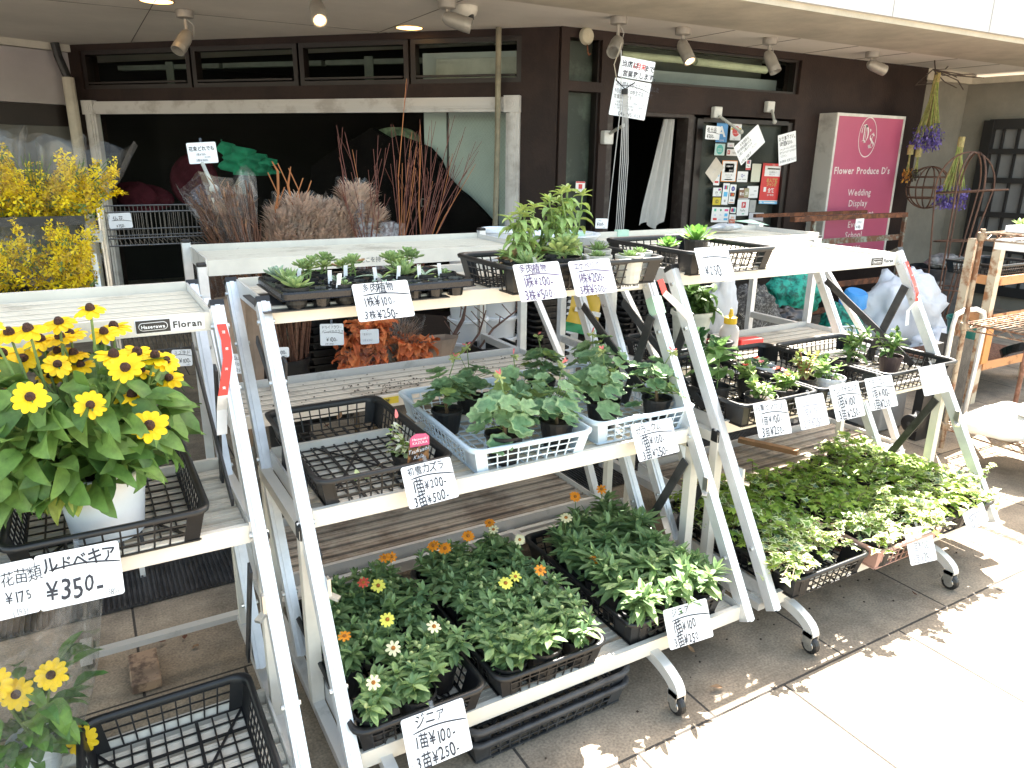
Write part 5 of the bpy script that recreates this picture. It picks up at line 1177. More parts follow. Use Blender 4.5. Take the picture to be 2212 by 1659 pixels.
Wt, Bl, Rd, Or, Yl, Gn, Bk, Nv, Pk, Gy, Gd = pr('white',(.8,.8,.8)), pr('blue',(.08,.3,.62)), pr('red',(.62,.04,.04)), pr('orange',(.75,.25,.03)), pr('yellow',(.62,.48,.03)), pr('green',(.10,.50,.35)), pr('black',(.03,.03,.03)), pr('navy',(.06,.06,.35)), pr('pink',(.7,.08,.25)), pr('grey',(.35,.35,.35)), pr('gold',(.50,.33,.10))
sticker('light blue sticker with a white letter A shape at the top of the glass door', (465,262),(585,268),(570,475),(450,470), Bl, [('t','A',.5,.30,.75,.03,1.2,Wt),('t','大田市場',.5,.05,.11,.0,.8,Wt)])
sticker('white sticker with a round red balloon marked 1位', (618,272),(728,278),(722,455),(602,450), Wt, [('o',.5,.55,.32,Rd),('r',.05,.62,.95,.76,Yl),('t','1位',.72,.42,.22,.02,.8,Wt),('t','ランキング',.4,.38,.10,.0,.7,Wt),('t','このお店',.35,.04,.09,.0,.8,Bk)])
sticker('pale turquoise scalloped sticker', (445,485),(552,490),(545,615),(437,612), pr('mint',(.55,.75,.72)), [('o',.5,.5,.42,pr('teal',(.10,.52,.46))),('t','感染防止',.5,.48,.17,.0,.8,Wt),('t','徹底宣言',.5,.30,.15,.0,.8,Wt),('r',.3,.66,.7,.78,Wt)])
sticker('small white sticker with pale red print', (578,478),(650,480),(648,528),(576,525), Wt, [('t','PayPay',.5,.3,.4,0,.8,Pk)])
sticker('white sticker reading PayPay partly hidden by the tilted note', (572,545),(700,550),(695,622),(568,615), Wt, [('r',.06,.2,.26,.8,Rd),('t','P',.16,.3,.5,.03,1,Wt),('t','PayPay',.65,.32,.40,.0,.7,Bk)])
sticker('orange edged sticker reading amazon pay', (518,668),(685,670),(667,900),(508,893), Or, [('r',.04,.03,.96,.97,Wt),('r',.20,.44,.80,.86,Bk),('t','amazon',.5,.70,.14,.02,.9,Wt),('t','pay',.62,.50,.16,.0,1,Wt),('t','Amazon Pay ご利用',.5,.30,.07,.0,.75,Bk),('t','いただけます',.5,.19,.07,.0,.8,Bk),('r',.25,.08,.75,.13,Gy)])
sticker('narrow white sticker with a blue and a red mark', (438,770),(498,772),(492,937),(425,932), Wt, [('r',.15,.58,.85,.85,pr('sky',(.1,.45,.75))),('r',.2,.15,.85,.28,Rd)])
sticker('small sticker reading Pay with a red and blue top', (783,665),(825,662),(830,772),(770,770), Wt, [('r',.2,.62,.8,.95,Rd),('o',.62,.78,.10,Bl),('t','Pay',.5,.32,.24,.0,.9,Bk),('r',.0,.02,1,.2,Rd)])
sticker('white sticker with a Q+ mark', (688,785),(797,788),(790,902),(678,898), Wt, [('t','Q+',.52,.48,.40,.01,.9,Nv),('r',.12,.22,.4,.28,Gy),('r',.5,.22,.88,.28,Gy)])
sticker('pale yellow blank sheet between the Q+ mark and the red poster', (845,703),(938,705),(925,900),(828,897), pr('palecream',(.62,.62,.5)), [('t','Pay',.5,.06,.08,.0,1,Gn)])
sticker('red poster reading 本人確認ジャンボ 全額 on the glass door', (958,698),(1167,702),(1125,1110),(918,1100), Rd, [('r',.12,.66,.92,.93,Wt),('r',.25,.84,.88,.875,Yl),('t','本人確認をして',.56,.75,.055,.0,.8,Bk),('t','参加しよう!',.5,.69,.055,.0,.8,Bk),('t','本人確認',.55,.51,.12,.03,.85,Gd),('t','ジャンボ',.55,.40,.12,.03,.8,Gd),('t','全額',.55,.24,.13,.02,.9,Wt),('r',.17,.25,.30,.37,Wt),('t','6/1→8/20',.55,.14,.075,.01,.8,Wt),('t','PayPay',.55,.945,.045,.0,.8,Wt),('r',.0,.0,1.0,.02,Wt)])
sticker('light blue strip under the red poster', (918,1102),(1125,1112),(1120,1137),(911,1134), pr('paleblue',(.25,.55,.8)), [('r',.25,.3,.8,.7,Wt),('o',.1,.5,.35,Wt)])
sticker('white sticker reading JCB PREMO', (425,962),(515,960),(510,1055),(420,1052), Wt, [('t','JCB',.42,.35,.30,.01,.8,Bk),('r',.60,.66,.74,.9,Nv),('r',.74,.66,.9,.9,Rd),('r',.8,.35,.92,.62,Gn),('t','PREMO',.5,.1,.15,.0,1,Bk)])
sticker('mustard sticker reading iD', (422,1067),(510,1066),(503,1148),(414,1145), Yl, [('t','iD',.5,.24,.70,.01,.9,Bk)])
sticker('tall narrow white sticker with four card marks', (532,912),(600,915),(580,1145),(513,1142), Wt, [('r',.2,.72,.4,.9,Nv),('r',.4,.72,.6,.9,Rd),('r',.6,.72,.8,.9,Gn),('r',.2,.38,.8,.6,pr('sky',(.1,.45,.75))),('o',.5,.18,.06,Gy)])
sticker('narrow white sticker with UC, red orange circles and VISA', (607,925),(672,928),(655,1135),(588,1132), Wt, [('o',.5,.78,.13,Nv),('t','UC',.5,.73,.13,.0,.8,Wt),('r',.12,.38,.88,.58,Bk),('o',.40,.48,.07,Rd),('o',.6,.48,.07,Or),('t','VISA',.5,.14,.13,.01,.75,Nv),('r',.1,.05,.9,.08,Or)])
sticker('wide white sticker with nine small payment marks', (412,1170),(600,1172),(583,1335),(400,1330), Wt, [('r',.12,.72,.24,.9,Gn),('o',.5,.81,.08,pr('dgreen',(.03,.25,.1))),('r',.72,.74,.94,.88,Pk),('t','edy',.2,.44,.15,.0,.8,Bl),('t','nanaco',.5,.46,.10,.0,.7,Nv),('r',.74,.40,.92,.6,pr('sky',(.1,.45,.75))),('r',.1,.14,.32,.28,Rd),('t','SUGOCA',.5,.15,.10,.0,.7,pr('sky',(.1,.45,.75))),('r',.72,.14,.95,.28,pr('sky',(.1,.45,.75)))])
sticker('small sticker with a red, blue and green card mark', (615,1170),(672,1172),(665,1235),(607,1232), Wt, [('r',.12,.2,.4,.82,Rd),('r',.4,.2,.65,.82,Nv),('r',.65,.2,.9,.82,Gn)])
sticker('sticker reading au PAY with a brick red half', (598,1246),(668,1248),(658,1350),(588,1345), Wt, [('t','au',.5,.58,.36,.02,1.1,Or),('r',.04,.04,.96,.48,pr('brick',(.5,.09,.03))),('t','PAY',.5,.12,.32,.01,.9,Wt)])
sticker('white sticker with a red P mark and the word PayPay', (687,1090),(812,1085),(800,1260),(675,1262), Wt, [('r',.36,.48,.72,.84,Rd),('t','P',.54,.54,.30,.04,1,Wt),('t','PayPay',.5,.27,.17,.0,.85,Bk),('r',.45,.08,.65,.14,Gn)])
sticker('brown red layered leaflet above the red P mark sticker', (705,968),(808,965),(802,1085),(695,1085), pr('cocoa',(.24,.12,.07)), [('r',.04,.86,.45,1,Wt),('t','最大',.3,.35,.35,.02,.8,Wt),('r',.55,.2,1.0,.98,pr('olive',(.35,.33,.2))),('t','20',.78,.4,.4,.03,.7,Wt),('r',.0,.0,1,.12,Gy)], off=.006)
sticker('white card with a small grey sketch right of the leaflet', (790,945),(910,942),(900,1072),(785,1070), Wt, [('r',.6,.55,.85,.62,Gy),('t','QUICPay',.5,.22,.18,.0,.7,Gy)])
sticker('white paper sheet at the foot of the glass door', (808,1228),(965,1232),(952,1378),(800,1378), pr('paper',(.55,.55,.57)), [])
sticker('pale translucent strip above the paper sheet', (820,1093),(888,1095),(870,1225),(808,1225), pr('strip',(.4,.4,.38)), [('r',.35,.35,.75,.6,Gy)])
c, u, v, w, h = quadfit([(1244,392),(1264,392),(1263,417),(1243,416)], Vector((0, WY+.045, 0)), Vector((0,-1,0)))
t = thing('door_sticker', 'small PayPay sticker with a red top edge on the narrow side window', 'sticker', c, 0, 'stickers on the glass door'); b_, n = plate('sheet', c, u, v, w, h, Wt, t, .0006, .004)
m = MB(); text(m, 'PayPay', v*(-.2*h), u, v, n*.0014, .14*h, 0, .0, 0, 'c', .8); m.build('print', Bk, b_)
m = MB(); s_ = .12*h; m.add([u*a*w*.2+v*b*h*.2+v*h*.06+n*.0007 for a, b in ((-1,-1),(1,-1),(1,1),(-1,1))]+[u*a*w*.48+v*(h*(.47+.06*b))+n*.0007-v*h*.04 for a, b in ((-1,-1),(1,-1),(1,1),(-1,1))], [(0,1,2,3),(4,5,6,7)]); m.build('print', Rd, b_)
# ================================================================== lamps, sign box, hanging things on the shop front
lampm = mat('lamp_grey', (.34,.32,.29), .45, .3, .1, 10)
glow = emis('lamp_glow', (1.0,.66,.36), 5); glow2 = emis('downlight_glow', (1.0,.56,.18), .9)
def spot(label, bx, by, ex, ey, lit=False, r=.045, L=.15, stem=.10, lower=None):
    B = onZ(bx, by, CZ-.002); t = thing('spotlight', label, 'spotlight', B, 0, 'ceiling spotlights')
    m = MB(); m.lathe([(.001,0),(.055,0),(.057,-.01),(.055,-.045),(.03,-.052),(.001,-.052)], n=20); m.build('ceiling_cup', lampm, t, auto=True)
    J = Vector((0,0,-.05-stem)); m = MB(); m.tube([(0,0,-.05), J], .011, 8); m.ball(J, .024, 10, 6); m.build('stem', lampm, t)
    E_ = onP(ex, ey, B+Vector((0,-.0,0)), Vector((.0,-1,0))) - B
    d = (E_-J); d.y -= .07; d = d.normalized(); 
    M = d.to_track_quat('Z','Y').to_matrix().to_4x4(); M.translation = J+d*.0
    m = MB(); m.M = M; m.lathe([(.001,-.03),(.022,-.028),(r*.85,-.005),(r,.03),(r,L-.045),(r*1.03,L-.04),(r*1.03,L-.035),(r,L-.03),(r,L),(r*.84,L),(r*.78,L-.03),(r*.5,L-.06),(.001,L-.065)], n=22)
    h = m.build('lamp_head', lampm, t, auto=True)
    if lit:
        m = MB(); m.M = M; m.lathe([(.001,L-.004),(r*.62,L-.004)], n=18); m.build('bulb', glow, h)
    m = MB(); m.tube([(.01,0,-.05), (.05,.0,-.09), (.045,.02,-.06-stem), J+Vector((.02,0,-.02))], .003, 5); m.build('cord', mat('cord_grey', (.42,.41,.39)), t)
    return t
spot('unlit pale spotlight hanging at the left over the display window', 398, 22, 379, 116)
spot('glowing warm spotlight at the top edge above the display window', 682, -22, 681, 36, True, stem=.03)
spot('unlit grey spotlight aimed right beside the ceiling camera', 966, 0, 1006, 60, stem=.05)
spot('unlit grey spotlight above the hanging notice, aimed down left', 1337, 36, 1312, 112)
spot('glowing warm spotlight above the transom window', 1476, 60, 1473, 128, True, stem=.06)
spot('unlit spotlight with a looping cord, aimed straight down', 1664, 82, 1660, 156, stem=.07)
spot('unlit spotlight at the far right, aimed right over the brown wall', 1885, 112, 1912, 162, stem=.05)
for x, y, lb in ((338,2,'glowing recessed downlight at the top left of the ceiling'),(884,60,'glowing recessed downlight above the right transom pane')):
    B = onZ(x, y, CZ-.001); t = thing('downlight', lb, 'ceiling light', B, 0, 'recessed downlights')
    m = MB(); m.lathe([(.095,-.0005),(.102,-.004),(.108,-.001)], n=28); m.build('ring', lampm, t); m = MB(); m.lathe([(.001,-.0012),(.095,-.0022)], n=28); m.build('lamp', glow2, t)
B = onZ(1003, 14, CZ-.001); t = thing('dome_camera', 'white dome security camera on the ceiling by a grey spotlight', 'camera', B); m = MB(); m.lathe([(.001,0),(.085,0),(.088,-.02),(.075,-.05),(.04,-.075),(.001,-.082)], n=22); m.build('housing', mat('dome_white', (.6,.58,.52), .4), t, auto=True); m = MB(); m.lathe([(.001,-.0),(.02,0),(.02,-.03),(.001,-.032)], (.02,-.05,-.05), 12); m.build('lens', blackp, t)
# round smoke detector like disc with hook
B = onY(1266, 78, WY-.02); t = thing('round_bell', 'small cream round bell with a hook beneath on the brown header', 'bell', B); m = MB(); m.lathe([(.001,-.03),(.05,-.028),(.062,-.01),(.062,.0)], n=20, axis='y'); m.build('dome', mat('bell_cream', (.45,.42,.32), .5), t, auto=True); m = MB(); m.tube([(0,-.02,-.06),(0,-.03,-.11),(.01,-.03,-.13),(.025,-.03,-.12)], .006, 6); m.build('hook', rust, t)
# drain pipe by display window, left conduit
m = MB(); m.tube([LW(.435,2.405,.08), LW(.44,1.6,.08), LW(.45,.9,.10), LW(.455,.0,.10)], .021, 10); tag(m.build('drain_pipe', mat('pipe_olive', (.22,.20,.14), .6, 0, .3, 6)), 'thin olive brown pipe running down in front of the display window', 'pipe')
A_ = onZ(104, 150, 2.2); Bp = onP(148, 320, Vector((A_.x, A_.y, 0)), Vector((0,-1,0))); A_ = Lp+ld*.10+NB*.13; m = MB(); m.tube([(A_.x,A_.y,2.13),(A_.x,A_.y,1.5),(A_.x+.0,A_.y,0)], .05, 12)
cp = thing('wall_conduit', 'cream conduit pipe with a black cable on top beside the left pier', 'pipe', (0,0,0)); m.build('pipe', mat('pipe_cream', (.50,.46,.38), .6, 0, .1, 6), cp)
m = MB(); m.tube([Vector((A_.x-.06,A_.y,2.405)), Vector((A_.x-.05,A_.y,2.3)), (A_.x,A_.y,2.12)], .034, 8); m.build('cable', blackp, cp)
# pink sign box
sy = WY-.19; TL = onY(1809,243,sy); TR = onY(1956,253,sy); t = thing('sign_box', 'pink lightbox sign reading Flower Produce D s on the brown wall', 'sign', (TL.x, sy, .55)); w = TR.x-TL.x; H = TL.z-.55
m = MB(); fw_ = .026; m.box((0,.004,0),(w,.188,H)); m.build('case', mat('case_cream', (.50,.47,.43), .5, 0, .1, 4, col2=(.34,.31,.28), vs2=.34), t)
m = MB()
for a, b in (((0,0),(fw_,H)),((w-fw_,0),(w,H)),((fw_,H-fw_),(w-fw_,H)),((fw_,0),(w-fw_,fw_))): m.box((a[0],-.006,a[1]),(b[0],.004,b[1]))
m.build('frame', mat('frame_cream', (.62,.59,.54), .5), t)
m = MB(); m.quad((fw_,-.001,fw_),(w-fw_,-.001,fw_),(w-fw_,-.001,H-fw_),(fw_,-.001,H-fw_)); m.build('panel', mat('sign_pink', (.44,.09,.16), .35, 0, .05, 1.5), t)
m = MB(); u, v, n = Vector((1,0,0)), Vector((0,0,1)), Vector((0,-.003,0)); cx = w*.47
for s_, yy, hh, wt in (('Flower Produce D\'s', 1.39-.55, .088, .02), ('Wedding', 1.19-.55, .085, .01), ('Display', 1.09-.55, .085, .01), ('Arrangement', .99-.55, .085, .01), ('Event', .89-.55, .085, .01), ('School', .79-.55, .085, .01), ('......etc', .67-.55, .085, .01)):
    text(m, s_, (cx, 0, yy-.55+.0+.55), u, v, n, hh, 0, wt, 0, 'c', 1.02)
wm_ = mat('sign_lettering', (.72,.62,.60), .5); m.build('lettering', wm_, t)
m = MB(); K = 44; ez = H*.0+1.72-.55
m.add([(cx+rr_*.13*math.cos(2*math.pi*k/K), -.003, ez+rr_*.18*math.sin(2*math.pi*k/K)) for rr_ in (1,.95) for k in range(K)], [(k, (k+1)%K, K+(k+1)%K, K+k) for k in range(K)])
m.build('emblem_ring', wm_, t)
# blackletter style monogram drawn with broad strokes
m = MB()
def cal(pts, w0=.016):
    P = [Vector((cx+a*.13, -.0035, ez+b*.18)) for a, b in pts]; vs = []
    for p in P: vs += [p+Vector((-w0*.5,0,-w0*.35)), p+Vector((w0*.5,0,w0*.35))]
    m.add(vs, [(2*i,2*i+2,2*i+3,2*i+1) for i in range(len(P)-1)])
def arc_(x, y, rx, ry, a0, a1, k=12): return [(x+rx*math.cos(R(a0+(a1-a0)*i/k)), y+ry*math.sin(R(a0+(a1-a0)*i/k))) for i in range(k+1)]
cal([(-.62,.58),(-.35,.62),(-.18,.50)]); cal([(-.45,.60),(-.45,-.18)], .014); cal(arc_(-.42,.16,.42,.42,80,-85), .018); cal([(-.70,-.22),(-.45,-.12),(-.2,-.26)], .013); cal([(-.28,.5),(-.28,-.1)], .006); cal(arc_(-.5,.3,.22,.28,110,200,6), .010)
cal([(.20,.42),(.26,.30)], .012)
cal(arc_(.50,.02,.22,.16,20,190), .014); cal([(.30,-.02),(.66,-.28)], .018); cal(arc_(.50,-.34,.24,.16,30,-170), .014); cal([(.62,.26),(.40,-.52)], .006); cal([(.18,-.40),(.30,-.52),(.46,-.50)], .010)
m.build('monogram', wm_, t)
# white cloth curtain in the doorway
C0 = onY(1468, 255, WY+.05); m = MB(); rr = random.Random(2); cols = 16; rows = 12; V = []
for j in range(rows+1):
    tz = j/rows; z = 1.82-.86*tz; w_ = .10+.20*tz if tz < .85 else .27; xo = 4.38-.02-.10*tz
    for i in range(cols+1):
        q = i/cols; V.append((xo-w_/2+w_*q, WY+.10+.022*math.sin(q*19+tz*1.2)+.01*math.sin(q*7), z+(.03*math.sin(q*9) if j == rows else 0)))
m.add(V, [(j*(cols+1)+i, j*(cols+1)+i+1, (j+1)*(cols+1)+i+1, (j+1)*(cols+1)+i) for j in range(rows) for i in range(cols)])
tag(m.build('door_curtain', mat('curtain_white', (.55,.54,.52), .8, 0, .06, 6, trans=.2), smooth=True), 'thin white cloth hanging in the dark doorway', 'curtain')
# swing arm block beside the notice
B = onY(1311, 297, WY-.02); t = thing('clip_arm', 'white clip arm on the door frame reaching up to the hanging notice', 'clip arm', (0,0,0), 0, 'white clip arms'); m = MB(); m.cbox((B.x-.045,WY-.05,B.z-.05),(B.x+.045,WY+.018,B.z+.05),.006); m.build('wall_block', mat('arm_white', (.6,.6,.57)), t); m = MB(); m.tube([B+Vector((0,-.04,.03)), onY(1348,270,WY-.3)], .012, 8); m.build('arm', mat('arm_grey', (.45,.45,.41)), t)
# lattice on the right side wall
t = thing('window_lattice', 'black wooden lattice over the window on the right side wall', 'lattice', (0,0,0)); m = MB(); pm = MB()
def SWp(s, z, o=.0): p = A2+d2*s; return Vector((p.x, p.y, z))+Vector((-1,-.1,0)).normalized()*o
s0, s1, z0, z1 = .35, 2.2, .15, 1.93
for a in (s0, s1): m.bar(SWp(a, z0, .05), SWp(a, z1, .05), .10, .07, (-1,0,0))
for z in (z0+.04, .62, .98, 1.33, 1.62, z1-.04): m.bar(SWp(s0, z, .055), SWp(s1, z, .055), .035, .055 if z not in (z0+.04,z1-.04) else .1)
m.build('rail', mat('lattice_black', (.015,.014,.014), .5), t); m = MB()
for k in range(1, 13): s_ = s0+(s1-s0)*k/13; m.bar(SWp(s_, z0, .045), SWp(s_, z1, .045), .02, .03, (-1,0,0))
m.build('bar', MATS['lattice_black'], t)
pm.add([SWp(s0,z0,.012),SWp(s1,z0,.012),SWp(s1,z1,.012),SWp(s0,z1,.012)], [(0,1,2,3)]); pm.build('pane', mat('lattice_pane', (.19,.19,.19), .35, 0, .1, 3), t)
# ---- dried flower bunches
def bunch(label, top, bot, wpx, Y, cols, n=70, seed=1, headcol=None):
    T = onY(*top, Y); Bm = onY(*bot, Y); rr = random.Random(seed); t = thing('dried_flower_bunch', label, 'dried flowers', T, 0, 'dried bunches hanging upside down'); H = T.z-Bm.z; wd = wpx/F_PX*7
    m = MB(); hd = MB()
    for k in range(n):
        az = rr.uniform(0,6.28); r = wd*math.sqrt(rr.random())*.5; e = Vector((r*math.cos(az), r*math.sin(az)*.6, -H*rr.uniform(.72,1.0))); n0 = Vector((rr.uniform(-.02,.02), rr.uniform(-.02,.02), .0)); mid = Vector((e.x*.35, e.y*.35, e.z*.42)); m.tube([n0, mid, e], [.004,.0028,.002], 4, rr.choice([0,0,1]))
        for q in range(5): p = mid.lerp(e, rr.random()); leaf(m, p, (rr.uniform(-.5,.5), rr.uniform(-.3,.3), -1), .06, .007, 'needle', .3, .1, mi=rr.choice([0,1]), rnd=rr)
        for q in range(7): 
            p = e+Vector((rr.uniform(-.035,.035), rr.uniform(-.03,.03), rr.uniform(-.05,.03))); 
            for z_ in range(2): leaf(hd, p, rdir(rr,-80,30), .026, .014, 'petal', .4, .2, mi=rr.choice([0,0,1]), rnd=rr)
    m.tube([(0,0,.03),(0,0,-.06)], .028, 8, 1)
    m.build('stems', [mat('dry_green', (.26,.30,.08), .8, 0, .3, 30), mat('dry_tan', (.34,.27,.11), .8, 0, .3, 30)], t); hd.build('flower_heads', cols, t); return T
pu = [mat('dry_purple', (.12,.08,.32), .8, 0, .3, 40), mat('dry_violet', (.22,.17,.42), .8, 0, .3, 40)]
T1 = bunch('large dried bunch with violet flower heads hanging upside down from the canopy', (2025,163), (1990,315), 78, 4.55, pu, 85, 1)
T2 = bunch('dried bunch with violet heads hanging lower, in front of the lattice', (2077,303), (2085,440), 72, 4.1, pu, 75, 2)
bunch('small dried bunch with orange heads below the large violet bunch', (1968,320), (1960,382), 14, 4.6, [mat('dry_orange', (.5,.2,.03), .8), mat('dry_orange2', (.55,.3,.05), .8)], 8, 3)
bunch('small dried bunch with dark withered heads below the large violet bunch', (1985,325), (1988,385), 14, 4.55, [mat('dry_dark', (.06,.04,.03), .8), mat('dry_dark2', (.1,.08,.05), .8)], 8, 4)
m = MB(); Hk = onZ(2019,130,CZ); m.tube([T1+Vector((0,0,.02)), Hk+Vector((.05,0,-.12)), Hk], .006, 5)
for k in range(9): a = Vector((Hk.x+rr.uniform(-.1,.5), Hk.y+rr.uniform(-.2,.2), CZ-rr.uniform(.02,.25))); m.tube([Hk+Vector((0,0,-.08)), a, a+Vector((rr.uniform(0,.5), 0, rr.uniform(-.08,.05)))], .005, 4)
tag(m.build('wire_tangle', mat('wire_brown', (.07,.05,.04), .7)), 'tangle of dark wire hooked to the ceiling above the dried bunches', 'wire')
# ---- rusty wire spheres
def ring3(m, c, r, ax, rad=.007, n=28, a0=0, a1=360, sc=1):
    a = Vector(ax).normalized(); p = a.orthogonal().normalized(); q = a.cross(p); m.tube([c+(p*math.cos(R(a0+(a1-a0)*k/n))+q*math.sin(R(a0+(a1-a0)*k/n))*sc)*r for k in range(n+1)], rad, 5, cap=False)
wirem = mat('wire_rust', (.11,.055,.035), .8, 0, .3, 20)
c1 = onY(2005, 405, 4.55); m = MB()
for k in range(4): ring3(m, c1, .20, (math.cos(k*math.pi/4), math.sin(k*math.pi/4), 0))
for z, rr_ in ((0,.20),(.10,.173),(-.10,.173)): ring3(m, c1+Vector((0,0,z)), rr_, (0,0,1))
tag(m.build('wire_sphere', wirem), 'small rusty wire sphere hanging near the pink sign', 'wire frame', 'rusty wire frames')
m = MB(); c2 = onY(2100, 400, 3.6)
for k in range(3): 
    c_ = c2+Vector((.05*k-.1,0,-.02)); 
    a = R(k*40-30); 
    P = []
    for j in range(15):
        th = math.pi*j/14; P.append(c_+Vector((math.cos(a)*.24*math.cos(th), math.sin(a)*.24*math.cos(th), .28*math.sin(th))))
    Lf, Rt = P[-1], P[0]; bt = c_+Vector((-.12,0,-1.45)); P = [bt+(Rt-c_)*.12]+P+[bt+(Lf-c_)*.12]
    m.tube(P, .007, 5)
ring3(m, c2+Vector((0,0,-.05)), .26, (0,.1,1)); ring3(m, c2+Vector((-.03,0,-.45)), .19, (0,.1,1)); ring3(m, c2+Vector((-.06,0,-.85)), .14, (0,0,1)); ring3(m, c2+Vector((-.08,0,-1.1)), .10, (0,0,1))
tag(m.build('wire_trellis', wirem), 'tall rusty wire trellis with a domed top in front of the lattice', 'wire frame', 'rusty wire frames')
# ---- rusty rail rack before the sign
t = thing('rusty_shelf_rack', 'peeling green and rusty angle iron rack in front of the pink sign', 'rack', (0,0,0))
Yr = 4.2; zt_ = onY(1850, 468, Yr).z; xl, xr = onY(1712,470,Yr).x, onY(1955,470,Yr).x
m = MB(); m.bar((xl,Yr,zt_),(xr,Yr,zt_), .05, .04); m.bar((xl,Yr+.4,zt_),(xr,Yr+.4,zt_), .03, .03); m.build('top_rail', rust, t)
for k, z in enumerate((zt_-.20, zt_-.38, zt_-.58, zt_-.80)):
    m = MB(); m.bar((xl+.1,Yr+.01,z),(xr,Yr+.01,z), .012, .05); m.build('shelf_rail', green_rust if k < 2 else rust, t)
for x in (xl+.25, xr-.02):
    m = MB(); m.bar((x,Yr-.012,0),(x,Yr-.012,zt_-.02), .028, .03, (0,1,0)); m.build('post', green_rust, t)
from mathutils import noise
# ================================================================== things between the racks and the shop
rb = random.Random(77)
# ribbed mat
t = thing('ribbed_mat', 'black ribbed rubber mat lying on the paving along the shop', 'mat', (1.6, 2.9, .002)); m = MB(); m.box((-2.9,-.34,.001),(2.6,.36,.006)); m.build('mat_base', blackp2, t)
m = MB()
for k in range(330): x = -2.88+k*.0165; m.box((x,-.34,.006),(x+.007,.36,.014))
m.build('ribs', blackp2, t)
# ---- yellow flowers in sleeves on a black stand
yl = [gm('petal_bright', (.88,.68,.006), .3, .6, .12), gm('petal_deep', (.55,.36,.006), .25, .6, .15), gm('yellow_stem', (.10,.17,.03), .1)]
st = thing('flower_stand', 'black two step stand carrying the yellow flowers at the left edge', 'stand', (0,0,0)); 
m = MB()
for z, y0 in ((1.262,2.98),(1.02,2.80)):
    m.box((-.60,y0,z),(.02,y0+.02,z+.03)); m.box((-.60,y0+.28,z),(.02,y0+.30,z+.03)); m.box((-.60,y0+.02,z),(.02,y0+.28,z+.006)); m.box((-.0,y0+.02,z+.0065),(.02,y0+.28,z+.03))
m.build('shelf_tray', blackp, st)
for x in (-.58, .0):
    m = MB(); m.bar((x,3.26,0),(x,3.26,1.29), .022, .022, (0,1,0)); m.build('post', blackp, st)
    m = MB(); m.bar((x+.03,2.76,0),(x+.03,2.99,1.16), .018, .03, (0,1,0)); m.build('slanted_leg', alu_leg, st)
def yellow(label, x, y, z, h, r, seed, lean=(0,0), n=420, film_=True):
    rr = random.Random(seed); t = thing('yellow_flower_bouquet', label, 'cut flowers', (x,y,z), 0, 'yellow flower bouquets in clear sleeves'); m = MB()
    for k in range(26):
        az = rr.uniform(0,6.28); e = Vector((r*math.cos(az)*rr.random()+lean[0], r*.8*math.sin(az)*rr.random()+lean[1], h*rr.uniform(.6,1))); m.tube([(0,0,0),e*.5+Vector((0,0,.02)),e], .0015, 3, 2, cap=False)
    SP = []
    for k in range(24):
        az = rr.uniform(0,6.28); q = r*math.sqrt(rr.random()); SP.append((Vector((q*.5*math.cos(az), q*.4*math.sin(az), 0)), Vector((q*1.25*math.cos(az)+lean[0], q*math.sin(az)+lean[1], h*rr.uniform(.55,1.12)))))
    for k in range(n):
        a0, b0 = rr.choice(SP); u = rr.random(); p = a0.lerp(b0, u**.8); jit_ = .026*(1.15-u); p = p+Vector((rr.gauss(0,jit_), rr.gauss(0,jit_), rr.gauss(0,.012)))
        nrm = rdir(rr, -20, 80); s_ = rr.uniform(.009,.017)*(1.1-.3*u); mi = 0 if rr.random() < .62 else (1 if rr.random() < .7 else 2); a = nrm.orthogonal().normalized(); b = nrm.cross(a)
        for d in (a, b, -a, -b): m.add([p, p+d*s_+b*s_*.45+nrm*s_*.2, p+d*s_*1.35, p+d*s_-(b if abs(d.dot(a)) > .5 else a)*s_*.45+nrm*s_*.2], [(0,1,2,3)], mi)
    m.build('blossoms', yl, t)
    if film_:
        m = MB(); loops = []
        for zz, rr2 in ((-.02,.4),(.3,.9),(.7,1.15),(1.0,1.25),(1.22,1.35)): loops.append([(rr2*r*1.15*math.cos(2*math.pi*k/20)+lean[0]*zz, rr2*r*math.sin(2*math.pi*k/20), h*zz+(.02*math.sin(k*2.1) if zz > 1 else 0)) for k in range(20)])
        ringskin(m, loops); m.build('plastic_sleeve', film_t, t, smooth=True)
    return t
yellow('yellow flower bouquet on the upper step, cut by the left edge of the photo', -.30, 3.12, 1.272, .245, .125, 1, n=1000)
yellow('yellow flower bouquet on the upper step above the lower right bouquet', -.12, 3.10, 1.272, .225, .12, 2, n=950)
yellow('yellow flower bouquet on the upper step with a spray reaching far right', -.02, 3.08, 1.28, .20, .10, 3, (.07,0), n=800)
yellow('square packed yellow bouquet at the right end of the lower step', -.075, 2.94, 1.03, .215, .11, 4, n=1000)
yellow('yellow bouquet on the lower step cut by the left edge of the photo', -.29, 2.94, 1.03, .18, .105, 5, n=850)
m = MB(); rr = random.Random(9)
for k in range(60):
    u = k/60; p = Vector((.03+.13*u, 3.05, 1.375+.008*math.sin(u*9)-.02*u)); nrm = rdir(rr,-20,80)
    for q in range(2): leaf(m, p+Vector((0,rr.uniform(-.012,.012),rr.uniform(-.014,.014)*(1.3-u))), rdir(rr,-40,60), .013, .010, 'petal', .3, .2, mi=rr.choice([0,0,1]), rnd=rr)
tag(m.build('yellow_flower_spray', yl), 'thin yellow flower spray pointing right in front of the white window frame', 'cut flowers')
